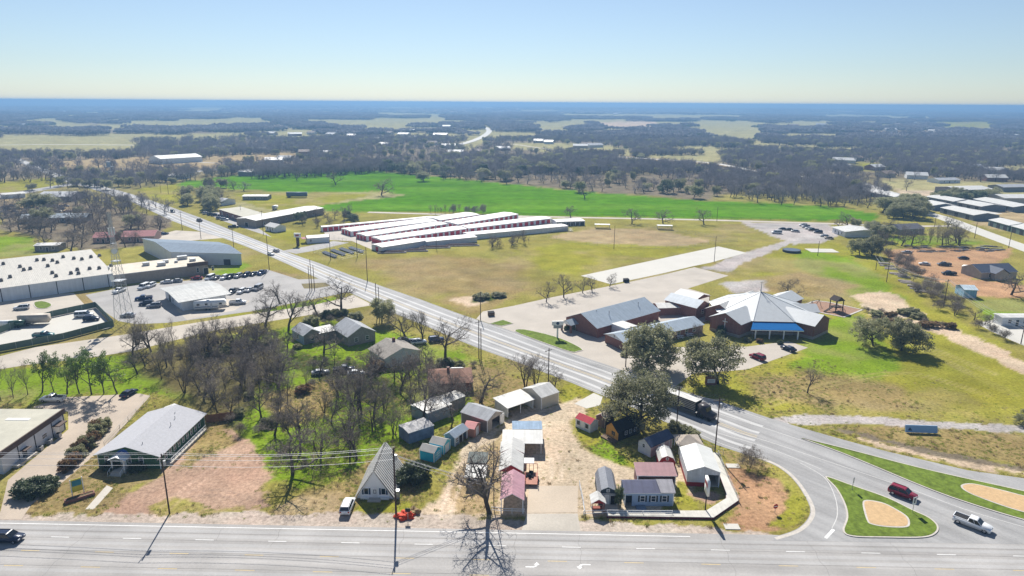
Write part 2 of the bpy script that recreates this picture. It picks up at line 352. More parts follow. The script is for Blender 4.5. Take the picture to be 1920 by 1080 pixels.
for pts, wd, tone in (([(1045, 905), (1040, 860), (1020, 815), (1010, 780), (1060, 762), (1105, 752)], .9, (.52, .46, .35)), ([(1045, 905), (1065, 860), (1075, 820), (1060, 785), (1095, 760)], .9, (.37, .31, .21)), ([(835, 965), (850, 920), (870, 870), (905, 835), (945, 805), (975, 780)], 1.0, (.54, .47, .36)), ([(300, 962), (350, 920), (400, 880), (430, 850)], 1.0, (.42, .31, .23)), ([(250, 960), (330, 930), (420, 925), (480, 950)], 1.0, (.27, .20, .15)), ([(1500, 530), (1560, 545), (1640, 600), (1740, 650), (1860, 700)], 1.4, (.33, .29, .14)), ([(700, 505), (820, 520), (960, 530), (1080, 530)], 2.0, (.30, .25, .12)), ([(1630, 600), (1700, 640), (1800, 690), (1900, 740)], 1.4, (.34, .30, .15)), ([(1440, 760), (1560, 720), (1700, 700), (1850, 740)], 1.2, (.30, .27, .10))):
    cl = smooth_np([tuple(G(*p)[:2]) for p in pts]); x0, x1, y0, y1 = cl[:, 0].min() - 6, cl[:, 0].max() + 6, cl[:, 1].min() - 6, cl[:, 1].max() + 6
    m = (X > x0) & (X < x1) & (Y > y0) & (Y < y1)
    if not m.any(): continue
    dd = np.full(m.sum(), 1e9)
    for a_, b_ in zip(cl[:-1], cl[1:]):
        e_ = b_ - a_; t_ = np.clip(((X[m] - a_[0]) * e_[0] + (Y[m] - a_[1]) * e_[1]) / (e_ @ e_ + 1e-9), 0, 1); dd = np.minimum(dd, np.hypot(X[m] - a_[0] - t_ * e_[0], Y[m] - a_[1] - t_ * e_[1]))
    k = np.clip(1 - np.abs(dd - .95) / (wd * .6), 0, 1) * np.clip(fbm(X[m], Y[m], 9, 951, 3) * 1.6 - .2, .15, .85); k = k[:, None]; cov[m] = cov[m] * (1 - k) + np.array(tone) * k; veg[m] *= (1 - k[:, 0])
gm = bpy.data.meshes.new('ground')
idx = np.arange(NU * NV).reshape(NV, NU)
quads = np.stack([idx[:-1, :-1], idx[:-1, 1:], idx[1:, 1:], idx[1:, :-1]], -1).reshape(-1, 4)
gm.vertices.add(NU * NV); gm.vertices.foreach_set('co', np.stack([X, Y, Z], -1).astype(np.float32).ravel())
gm.loops.add(quads.size); gm.loops.foreach_set('vertex_index', quads.ravel().astype(np.int32))
gm.polygons.add(len(quads)); gm.polygons.foreach_set('loop_start', np.arange(0, quads.size, 4, dtype=np.int32))
try: gm.polygons.foreach_set('loop_total', np.full(len(quads), 4, np.int32))
except Exception: pass
gm.update(calc_edges=True)
at = gm.color_attributes.new('cover', 'FLOAT_COLOR', 'POINT')
at.data.foreach_set('color', np.concatenate([cov, np.ones(X.shape + (1,))], -1).astype(np.float32).ravel())
gmat = bpy.data.materials.new('ground_cover'); gmat.use_nodes = True; t = gmat.node_tree; N = t.nodes; L = t.links
b = N['Principled BSDF']; b.inputs['Roughness'].default_value = .95; b.inputs['Specular IOR Level'].default_value = 0
ca = N.new('ShaderNodeVertexColor'); ca.layer_name = 'cover'
ge = N.new('ShaderNodeNewGeometry')
def gnoise(scale, detail, a, bb, rough=.6):
    n = N.new('ShaderNodeTexNoise'); n.inputs['Scale'].default_value = scale; n.inputs['Detail'].default_value = detail; n.inputs['Roughness'].default_value = rough
    L.new(ge.outputs['Position'], n.inputs['Vector'])
    r = N.new('ShaderNodeMapRange'); r.inputs[1].default_value = .28; r.inputs[2].default_value = .72; r.inputs[3].default_value = a; r.inputs[4].default_value = bb
    L.new(n.outputs[0], r.inputs[0]); return r.outputs[0]
def gmul(x, y, op='MULTIPLY'):
    m = N.new('ShaderNodeVectorMath'); m.operation = op; L.new(x, m.inputs[0]); L.new(y, m.inputs[1]); return m.outputs[0]
c = gmul(ca.outputs[0], gnoise(1.3, 6, .45, 1.55, .8)); c = gmul(c, gnoise(.11, 4, .78, 1.22)); c = gmul(c, gnoise(.02, 3, .86, 1.14))
mixn = N.new('ShaderNodeMix'); mixn.data_type = 'RGBA'; mixn.blend_type = 'MIX'
warm = N.new('ShaderNodeVectorMath'); warm.operation = 'MULTIPLY'; warm.inputs[1].default_value = (1.14, 1.0, 1.0); L.new(c, warm.inputs[0])
L.new(gnoise(.06, 5, 0, 1, .7), mixn.inputs[0]); L.new(c, mixn.inputs[6]); L.new(warm.outputs[0], mixn.inputs[7])
L.new(mixn.outputs[2], b.inputs['Base Color'])
gm.materials.append(gmat)
tag(put('ground', gm), kind='structure')

# ---------------------------------------------------------------- paving
def pavemat(name, col, var=.12, stain=.2, streak=0.0, ang=0.0, rough=.85):
    m = bpy.data.materials.new(name); m.use_nodes = True; t = m.node_tree; N = t.nodes; L = t.links
    b = N['Principled BSDF']; b.inputs['Roughness'].default_value = rough; b.inputs['Specular IOR Level'].default_value = .25
    ge = N.new('ShaderNodeNewGeometry'); src = N.new('ShaderNodeRGB'); src.outputs[0].default_value = (*col, 1); out = src.outputs[0]
    for sc_, det, a, bb, st in ((2.2, 4, 1 - var, 1 + var, 0), (.12, 5, 1 - stain, 1 + stain * .6, 0), (.5, 3, 1 - streak, 1 + streak, 1)):
        if st and not streak: continue
        n = N.new('ShaderNodeTexNoise'); n.inputs['Scale'].default_value = sc_; n.inputs['Detail'].default_value = det
        v = ge.outputs['Position']
        if st:
            mp = N.new('ShaderNodeMapping'); mp.vector_type = 'TEXTURE'; mp.inputs['Rotation'].default_value = (0, 0, ang); mp.inputs['Scale'].default_value = (40, 1, 1)
            L.new(v, mp.inputs['Vector']); v = mp.outputs[0]
        L.new(v, n.inputs['Vector'])
        r = N.new('ShaderNodeMapRange'); r.inputs[1].default_value = .3; r.inputs[2].default_value = .7; r.inputs[3].default_value = a; r.inputs[4].default_value = bb
        L.new(n.outputs[0], r.inputs[0])
        mm = N.new('ShaderNodeVectorMath'); mm.operation = 'MULTIPLY'; L.new(out, mm.inputs[0]); L.new(r.outputs[0], mm.inputs[1]); out = mm.outputs[0]
    L.new(out, b.inputs['Base Color']); return m
PAVED = []
def wsheet(name, wp, z, m, kind='structure', thick=.0):
    PAVED.append(wp)
    """flat sheet from world outline"""
    mb = MB()
    if thick: mb.slab([(x, y, z - thick) for x, y in wp], (0, 0, thick))
    else: mb.poly([(x, y, z) for x, y in wp])
    o = mb.build(name, m)
    bm = __import__('bmesh').new(); bm.from_mesh(o.data); __import__('bmesh').ops.recalc_face_normals(bm, faces=bm.faces)
    big = [f for f in bm.faces if len(f.verts) > 4]; __import__('bmesh').ops.triangulate(bm, faces=big)
    if not thick:
        for f in bm.faces:
            if f.normal.z < 0: f.normal_flip()
    bm.to_mesh(o.data); bm.free()
    if kind: o['kind'] = kind
    return o
def sheet(name, pts, z, m, kind='structure', thick=0.0): return wsheet(name, wpoly(pts), z, m, kind, thick)
def smooth(pts, n=6, closed=False):
    P = [Vector(p) for p in pts]; out = []; N_ = len(P); rg = range(N_) if closed else range(N_ - 1)
    for i in rg:
        if closed: a, b, c_, d_ = P[(i - 1) % N_], P[i], P[(i + 1) % N_], P[(i + 2) % N_]
        else: a, b, c_, d_ = P[max(i - 1, 0)], P[i], P[i + 1], P[min(i + 2, N_ - 1)]
        for k in range(n):
            s = k / n; out.append(tuple(.5 * ((2 * b) + (c_ - a) * s + (2 * a - 5 * b + 4 * c_ - d_) * s * s + (3 * b - a - 3 * c_ + d_) * s ** 3)))
    if not closed: out.append(tuple(P[-1]))
    return out
def strip_pts(wp, w0, off=0.0):
    """left/right offset polylines -> outline"""
    P = [Vector((p[0], p[1], 0)) for p in wp]; Lf = []; Rt = []
    for i, p in enumerate(P):
        d_ = (P[min(i + 1, len(P) - 1)] - P[max(i - 1, 0)]).normalized(); n = Vector((-d_.y, d_.x, 0))
        Lf.append(p + n * (off + w0 / 2)); Rt.append(p + n * (off - w0 / 2))
    return Lf, Rt
def strip(name, wp, width, z, m, off=0.0, kind='structure', follow=False):
    Lf, Rt = strip_pts(wp, width, off); mb = MB()
    for i in range(len(Lf) - 1):
        q = [Rt[i], Rt[i + 1], Lf[i + 1], Lf[i]]
        mb.poly([(p.x, p.y, z + (float(terrain(p.x, p.y)) if follow else 0)) for p in q])
    o = mb.build(name, m)
    if kind: o['kind'] = kind
    return o
fa, fb = G(0, 981), G(1440, 1009); FD = (fb - fa); FD.z = 0; FD.normalize(); FN = Vector((-FD.y, FD.x, 0))   # front road: along, away from viewer
def fr(s, t): return fa + FD * s + FN * t      # s metres along from photo's left edge, t beyond the edge line
ROADF = pavemat('worn_highway_concrete', (.355, .34, .325), .06, .16, .15, math.atan2(FD.y, FD.x))
ROADM = pavemat('sunbleached_asphalt', (.315, .31, .305), .07, .16, .15, math.atan2(G(500, 470).y - G(1100, 712).y, G(500, 470).x - G(1100, 712).x))
LOTC = pavemat('parking_concrete', (.43, .385, .33), .06, .12)
LOTW = pavemat('new_concrete', (.52, .50, .45), .04, .05)
LOTG = pavemat('grey_asphalt_lot', (.34, .325, .31), .08, .16)
STREET = pavemat('street_concrete', (.46, .41, .345), .06, .14)
PAINTW = mat('road_paint_white', (.82, .82, .8), .7, var=.12, scale=.8)
PAINTWW = mat('worn_road_paint', (.55, .54, .52), .7, var=.12, scale=.8)
PAINTY = mat('road_paint_yellow', (.62, .47, .22), .7, var=.15, scale=.8)
WHEEL = pavemat('polished_wheel_path_glare', (.50, .495, .485), .05, .12)  # polished tracks, made paler so the colour carries the sun glare too
FZ = .02
wsheet('highway', [tuple(fr(s, t_)[:2]) for s, t_ in ((-260, .9), (470, .9), (470, -23), (-260, -23))], FZ, ROADF)
# edge line, lane dashes, turn lane lines, wheel paths
strip('highway_edge_line', [fr(-260, 0), fr(120, 0)], .14, FZ + .008, PAINTW)
WPF = pavemat('highway_wheel_path', (.385, .375, .365), .05, .14, .1, math.atan2(FD.y, FD.x))
for k, t_ in enumerate((-1.2, -2.6, -4.9, -6.4, -11.9)):
    strip('wheel_path', [fr(-260, t_), fr(470, t_)], .8, FZ + .004, WPF)
JOINT = mat('sealed_joint', (.20, .19, .18), .9, var=.3, scale=.6)
for k, t_ in enumerate((-1.85, -3.75, -7.0, -10.8, -14.6)): strip('road_joint', smooth([tuple((fr(-260 + 35 * j, t_ + .05 * math.sin(j * 1.7 + k)))[:2]) for j in range(21)], 3), .07, FZ + .0065, JOINT)
for j in range(24): s_ = -120 + j * 17.3 + 4 * math.sin(j * 2.3); strip('road_crack', [tuple(fr(s_ + .25 * math.sin(q * 1.9 + j), .3 - q * 1.3)[:2]) for q in range(4 + j % 9)], .05, FZ + .0055, JOINT)
mb = MB()
for k in range(-14, 30):
    c0 = 11.5 + k * 12.35
    mb.poly([tuple(fr(c0, -3.62) + Vector((0, 0, FZ + .012))), tuple(fr(c0 + 3.1, -3.62) + Vector((0, 0, FZ + .012))), tuple(fr(c0 + 3.1, -3.50) + Vector((0, 0, FZ + .012))), tuple(fr(c0, -3.50) + Vector((0, 0, FZ + .012)))])
tag(mb.build('lane_dashes', PAINTW), kind='structure')
mb = MB()
for k in range(-14, 30):
    c0 = 9 + k * 12.35
    for t_ in (-7.25, -11.0):
        mb.poly([tuple(fr(c0, t_ - .06) + Vector((0, 0, FZ + .012))), tuple(fr(c0 + 3.1, t_ - .06) + Vector((0, 0, FZ + .012))), tuple(fr(c0 + 3.1, t_ + .06) + Vector((0, 0, FZ + .012))), tuple(fr(c0, t_ + .06) + Vector((0, 0, FZ + .012)))])
tag(mb.build('turn_lane_dashes', PAINTY), kind='structure')
def arrow(px, py, flip):
    o = G(px, py); mb = MB(); z = FZ + .012
    def p(a, b): q = o + FD * (a * flip) + FN * (b * flip); return (q.x, q.y, z)
    mb.poly([p(-1.5, -.55), p(-.2, -.55), p(.25, -.3), p(.45, .1), p(.15, .1), p(0, -.15), p(-.4, -.33), p(-1.5, -.33)])
    mb.poly([p(-.15, .1), p(.75, .1), p(.3, .75)])
    o2 = mb.build('turn_arrow', PAINTW); o2['kind'] = 'structure'
    for f in o2.data.polygons:
        if f.normal.z < 0: f.flip()
arrow(1003, 1060, 1); arrow(1090, 1062, -1)
# ---- diagonal road: two edges surveyed from the photo
farE = [(-60, 268), (0, 286), (50, 302), (95, 320), (145, 338), (190, 348), (247, 364), (320, 388), (375, 408), (440, 434), (507, 460), (550, 477), (600, 494), (660, 517), (720, 538), (790, 562), (860, 588), (887, 597), (963, 622), (1068, 661), (1150, 688), (1200, 706), (1282, 735), (1345, 751), (1440, 783)]
nearE = [(-60, 280), (0, 295), (40, 306), (80, 323), (120, 340), (165, 352), (246, 378), (320, 413), (375, 434), (420, 447), (458, 461), (500, 478), (543, 497), (600, 524), (673, 557), (740, 588), (800, 612), (860, 638), (902, 655), (967, 678), (1072, 718), (1120, 738), (1195, 768), (1270, 801), (1345, 835), (1400, 853)]
wsheet('main_road', wpoly(farE + nearE[::-1]), .024, ROADM)
# junction apron down to the highway
slipL = smooth([tuple(G(*p)[:2]) for p in [(1395, 851), (1440, 867), (1465, 880), (1487, 899), (1507, 927), (1519, 955), (1512, 976), (1490, 994), (1450, 1007)]], 4)
wsheet('junction_road', wpoly([(1345, 751), (1440, 783), (1502, 802), (1590, 827), (1665, 847), (1815, 882), (1920, 897), (2150, 945), (2150, 1024), (1450, 1014)]) + slipL[::-1] + wpoly([(1345, 835)]), .028, ROADM)
c0 = [((a[0] + b_[0]) / 2, (a[1] + b_[1]) / 2) for a, b_ in zip(farE[1:18], farE[1:18])]
def lerp_edges(k, nseg=60):
    out = []
    fe = smooth([tuple(G(*p)[:2]) for p in farE[:]], 4); ne = smooth([tuple(G(*p)[:2]) for p in nearE[:]], 4)
    fe = [Vector(p) for p in fe]; ne = [Vector(p) for p in ne]
    for p in ne:
        q = min(fe, key=lambda u: (u - p).length); out.append(p + (q - p) * k)
    return [tuple(p) for p in out]
for k, wd in ((.17, 1.0), (.36, 1.0), (.56, 1.0), (.74, 1.0)):
    strip('wheel_path', lerp_edges(k), wd, .030, WHEEL)
for k, wd in ((.44, .14), (.475, .14)): strip('road_centre_line', lerp_edges(k), wd, .036, PAINTY)
for k in (.06, .93): strip('road_edge_line', lerp_edges(k), .14, .036, PAINTWW)
for pts in ([(1345, 800), (1440, 828), (1560, 868), (1700, 915), (1830, 962), (2000, 1010)], [(1345, 812), (1440, 840), (1540, 880)], [(1345, 775), (1440, 805), (1510, 828)], ):
    strip('junction_line', smooth([tuple(G(*p)[:2]) for p in pts], 5), .14, .034, PAINTWW)
strip('slip_road_line', smooth([tuple(G(*p)[:2]) for p in [(1500, 868), (1545, 895), (1565, 930), (1570, 965), (1560, 990)]], 5), .14, .034, PAINTWW)
strip('stop_line', [tuple(G(1563, 993)[:2]), tuple(G(1548, 1009)[:2])], .5, .034, PAINTW)
strip('slip_gutter', slipL, .7, .034, KERB, off=.5)
# lots, streets, drives
sheet('civic_street', [(-120, 690), (0, 668), (67, 651), (237, 627), (337, 610), (462, 590), (583, 573), (640, 560), (662, 553), (700, 572), (650, 580), (540, 597), (400, 620), (320, 640), (250, 658), (160, 672), (52, 684), (-120, 712)], .02, STREET)
sheet('civic_car_park', [(-150, 575), (0, 558), (138, 549), (165, 578), (118, 592), (-150, 640)], .02, STREET)
sheet('fenced_yard', [(-150, 640), (20, 614), (180, 576), (212, 614), (0, 652), (-150, 672)], .016, LOTW)
sheet('grey_car_park', [(160, 553), (250, 535), (400, 522), (500, 505), (560, 524), (610, 522), (655, 548), (540, 570), (470, 584), (320, 605), (255, 608), (222, 602), (190, 580)], .018, LOTG)
sheet('pale_forecourt', [(330, 580), (420, 560), (470, 564), (440, 582), (350, 600)], .024, STREET)
sheet('verge_island', [(565, 532), (610, 530), (620, 536), (590, 541), (570, 541)], .03, gmat if False else mat('dry_verge_grass', (.16, .13, .05), .95, var=.35, scale=1.2))
sheet('church_car_park', [(893, 598), (905, 584), (960, 574), (1037, 557), (1145, 536), (1245, 515), (1302, 501), (1366, 517), (1290, 541), (1330, 552), (1330, 600), (1180, 655), (1300, 650), (1400, 650), (1478, 640), (1515, 652), (1400, 693), (1300, 700), (1262, 728), (1200, 706), (1068, 661), (963, 622)], .02, LOTC)
sheet('new_parking_slab', [(1089, 517), (1347, 462), (1400, 474), (1330, 493), (1300, 499), (1245, 512), (1145, 533)], .024, LOTW)
mb = MB()
for k in range(17):
    a = G(1190 + k * 6.2, 523.5 - k * 1.28); b_ = a + (G(1226, 530) - G(1190, 523.5)).normalized() * 5.5; n = Vector((.06, .03, 0))
    mb.poly([(a.x, a.y, .03), (b_.x, b_.y, .03), (b_.x + .12, b_.y + .03, .03), (a.x + .12, a.y + .03, .03)])
tag(mb.build('parking_bay_lines', PAINTWW), kind='structure')
sheet('storage_yard', [(607, 432), (640, 425), (800, 405), (1010, 405), (1045, 425), (880, 450), (800, 462), (716, 476), (660, 452), (612, 450)], .018, LOTC)
sheet('storage_drive', [(530, 470), (575, 462), (625, 452), (655, 455), (590, 470), (555, 476)], .022, LOTG)
sheet('warehouse_drive', [(-60, 972), (0, 962), (15, 900), (128, 805), (128, 772), (60, 764), (120, 745), (262, 738), (282, 742), (205, 830), (120, 902), (60, 945), (40, 974), (0, 974)], .014, pavemat('drive_concrete', (.44, .365, .29), .06, .16))
sheet('front_path', [(160, 955), (176, 955), (212, 915), (200, 910)], .02, CONC)
sheet('shed_apron', [(988, 962), (1083, 961), (1084, 911), (992, 911)], .02, pavemat('apron_concrete', (.48, .40, .31), .05, .12))
sheet('shed_approach', [(975, 1004), (1090, 1004), (1083, 963), (988, 963)], .018, pavemat('approach_concrete', (.46, .42, .36), .07, .2))
sheet('upper_apron', [(1077, 757), (1113, 737), (1130, 744), (1125, 760), (1100, 766)], .03, LOTW)
sheet('strip_mall_forecourt', [(385, 400), (410, 398), (485, 428), (510, 445), (470, 432), (420, 415)], .02, LOTG)
sheet('pink_drive', [(290, 442), (330, 432), (400, 436), (420, 446), (350, 452), (300, 452)], .02, STREET)
sheet('yard_slab', [(1830, 606), (1870, 598), (1960, 600), (1960, 665), (1900, 640), (1860, 622)], .02, LOTW)
# distant roads
def froad(name, pts, wd, m=None, z=.05, follow=False): strip(name, smooth([tuple(G(*p)[:2]) for p in pts], 5), wd, z, m or STREET, follow=follow)
froad('cross_road', [(-150, 386), (0, 368), (70, 356), (130, 346), (160, 343), (230, 338), (330, 326), (400, 318), (470, 311)], 13, ROADM, .032)
froad('back_road', [(690, 398), (870, 403), (1090, 408), (1300, 412), (1480, 417), (1600, 421), (1700, 424), (1790, 424)], 5)
froad('side_street', [(1730, 398), (1770, 409), (1810, 424), (1860, 443), (1940, 472), (2050, 515)], 11, LOTW)
froad('far_lane', [(320, 300), (420, 306), (520, 300), (560, 294)], 6)
froad('far_lane', [(0, 272), (100, 271), (250, 272), (270, 272)], 10, LOTW)
froad('far_lane', [(960, 270), (1060, 284), (1130, 292), (1230, 306), (1330, 312)], 6)
froad('distant_highway', [(860, 272), (893, 262), (912, 252), (917, 244), (908, 238), (905, 233)], 14, LOTW, .5)
RAIL = pavemat('ballast', (.22, .19, .17), .15, .2)
froad('rail_bed', [(1150, 297), (1260, 304), (1345, 311), (1440, 330), (1540, 338), (1610, 348), (1660, 364), (1730, 384), (1800, 397), (1870, 408)], 9, LOTW, 2.5)
froad('rail_track', [(1600, 349), (1660, 367), (1730, 388), (1800, 402), (1870, 414)], 5, RAIL, .45)
# kerbed islands (real steps)
ISL = mat('island_grass', (.12, .17, .025), .95, var=.4, scale=.9, spec=.1)
def island(label, pts, inner=None, n=5):
    e = empty('traffic_island', label, 'traffic island')
    wp = smooth([tuple(G(*p)[:2]) for p in pts], n, True)
    o = wsheet('kerb', wp, .15, KERB, None, .15); o.parent = e
    cx = sum(p[0] for p in wp) / len(wp); cy = sum(p[1] for p in wp) / len(wp)
    P = [Vector(p) for p in wp]; ins = []
    area = sum(P[i].x * P[(i + 1) % len(P)].y - P[(i + 1) % len(P)].x * P[i].y for i in range(len(P)))
    for i in range(len(P)):
        d_ = (P[(i + 1) % len(P)] - P[i - 1]); d_.normalize(); nn = Vector((-d_.y, d_.x)) * (1 if area > 0 else -1); ins.append(tuple(P[i] + nn * .3))
    g = wsheet('turf', ins, .17, ISL, None, .1); g.parent = e
    if inner:
        wi = smooth([tuple(G(*p)[:2]) for p in inner], 5, True)
        o = wsheet('slab_border', wi, .20, KERB, None, .1); o.parent = e
        ci = Vector((sum(p[0] for p in wi) / len(wi), sum(p[1] for p in wi) / len(wi)))
        w2 = [tuple(Vector(p) + (ci - Vector(p)).normalized() * .35) for p in wi]
        o = wsheet('exposed_slab', w2, .215, mat('tan_exposed_aggregate', (.50, .34, .18), .9, var=.15, scale=1.5), None, .1); o.parent = e
island('triangular grass traffic island with a tan slab between slip road and highway', [(1548, 894), (1600, 911), (1665, 934), (1710, 956), (1742, 971), (1759, 987), (1755, 1001), (1730, 1009), (1660, 1009), (1600, 1007), (1580, 996), (1587, 970), (1582, 945), (1567, 917)], [(1624, 939), (1655, 944), (1680, 956), (1700, 969), (1706, 981), (1700, 990), (1665, 990), (1635, 985), (1625, 977), (1617, 947)])
island('long tapering grass median with a tan slab splitting the main road', [(1502, 822), (1560, 835), (1615, 849), (1740, 881), (1920, 921), (2060, 952), (2080, 1000), (2040, 1005), (1920, 976), (1815, 944), (1732, 914), (1600, 859), (1545, 838)], [(1801, 912), (1822, 908), (1870, 918), (1920, 931), (1990, 950), (1980, 972), (1920, 962), (1865, 945), (1815, 925)])
island('small square grass island at the church entrance', [(918, 607), (943, 600), (963, 607), (940, 612)], None, 1)
island('boat shaped grass island under the church sign', [(965, 622), (983, 618), (1040, 631), (1075, 645), (1093, 656), (1085, 659), (1068, 660), (1010, 640)], None, 3)
island('small rounded grass island in the tan civic car park', [(63, 568), (80, 565), (95, 569), (97, 574), (85, 579), (68, 578)], None, 3)
# ================================================================ BUILDINGS
RED = mat('barn_red_paint', (.28, .02, .022), .6, var=.15)
DOORR = mat('red_roller_door', (.50, .03, .055), .5, kind='ribz', freq=3, var=.12)
DOORW = mat('white_door_paint', (.74, .74, .72), .5, var=.06)
DOORD = mat('dark_door', (.035, .035, .04), .6)
RW_Y = mat('white_metal_roof_y', (.58, .57, .54), .5, kind='riby', freq=1.4, var=.12)
RW_X = mat('white_metal_roof_x', (.58, .57, .54), .5, kind='ribx', freq=1.4, var=.12)
RG_Y = mat('grey_metal_roof_y', (.36, .37, .385), .5, kind='riby', freq=1.4, var=.16)
RG_X = mat('grey_metal_roof_x', (.36, .37, .385), .5, kind='ribx', freq=1.4, var=.16)
RBL_Y = mat('blue_grey_metal_roof_y', (.33, .39, .45), .5, kind='riby', freq=1.4, var=.1)
RBL_X = mat('blue_grey_metal_roof_x', (.33, .39, .45), .5, kind='ribx', freq=1.4, var=.1)
RT_X = mat('tan_shingle_roof', (.27, .245, .215), .9, var=.22, scale=1.2)
RBR = mat('brown_shingle_roof', (.22, .12, .085), .9, var=.25, scale=1.2)
RPINK = mat('faded_red_roof', (.33, .13, .13), .8, var=.2, scale=1.0)
RRED = mat('bright_red_metal_roof', (.50, .03, .05), .45, kind='ribx', freq=1.6, var=.1)
RSAL = mat('salmon_metal_roof', (.62, .20, .19), .5, kind='riby', freq=1.6, var=.12)
RPNK = mat('pink_metal_roof', (.50, .26, .30), .5, kind='ribx', freq=1.6, var=.12)
RMAU = mat('mauve_metal_roof', (.30, .145, .155), .5, kind='ribx', freq=1.6, var=.12)
RNAVY = mat('navy_metal_roof', (.045, .06, .11), .4, kind='riby', freq=1.6, var=.15)
RNAVX = mat('slate_blue_roof', (.115, .12, .19), .5, kind='ribx', freq=1.6, var=.15)
RBLK = mat('black_metal_roof', (.018, .02, .024), .45, kind='riby', freq=1.6, var=.2)
RFLAT = mat('flat_membrane_roof', (.46, .44, .36), .9, var=.14, scale=.25)
RFLW = mat('pale_membrane_roof', (.60, .54, .44), .9, var=.16, scale=.3)
BRICK = mat('red_brick_wall', (.26, .115, .085), .85, kind='brick', freq=2.6, var=.12, col2=(.19, .085, .065))
BRICKT = mat('tan_brick_wall', (.40, .33, .27), .85, kind='brick', freq=2.6, var=.1)
BLOCK = mat('block_wall', (.42, .36, .30), .85, kind='block', freq=1.2, var=.1)
WALLW = mat('white_metal_wall', (.66, .68, .70), .55, kind='ribx', freq=1.2, var=.06)
WALLWY = mat('white_metal_wall_side', (.66, .68, .70), .55, kind='riby', freq=1.2, var=.06)
WALLG = mat('grey_wood_wall', (.22, .21, .20), .9, var=.25, scale=1.5)
WALLT = mat('tan_metal_wall', (.50, .46, .38), .6, var=.07)
WALLB = mat('taupe_metal_wall', (.24, .20, .175), .7, var=.1)
WALLP = mat('pink_stucco_wall', (.42, .29, .24), .9, var=.1)
SIDEW = mat('white_siding', (.68, .70, .72), .6, kind='ribz', freq=2.4, var=.07)
SIDEG = mat('green_siding', (.055, .125, .06), .7, kind='ribz', freq=2.2, var=.1)
SIDEB = mat('pale_blue_siding', (.36, .46, .60), .7, kind='ribz', freq=2.4, var=.08)
SIDEN = mat('dark_slate_siding', (.05, .065, .08), .7, kind='ribz', freq=2.4, var=.12)
TEAL = mat('teal_panel_siding', (.012, .36, .56), .6, var=.08)
TEAL2 = mat('light_teal_panel_siding', (.10, .50, .60), .6, var=.08)
BLUG = mat('blue_grey_panel_siding', (.17, .24, .31), .7, var=.1)
ORNG = mat('cedar_board_siding', (.74, .36, .08), .7, kind='riby', freq=2.4, var=.15)
SALM = mat('salmon_siding', (.46, .22, .15), .7, var=.1)
BRN = mat('brown_fascia', (.10, .065, .05), .7, var=.12)

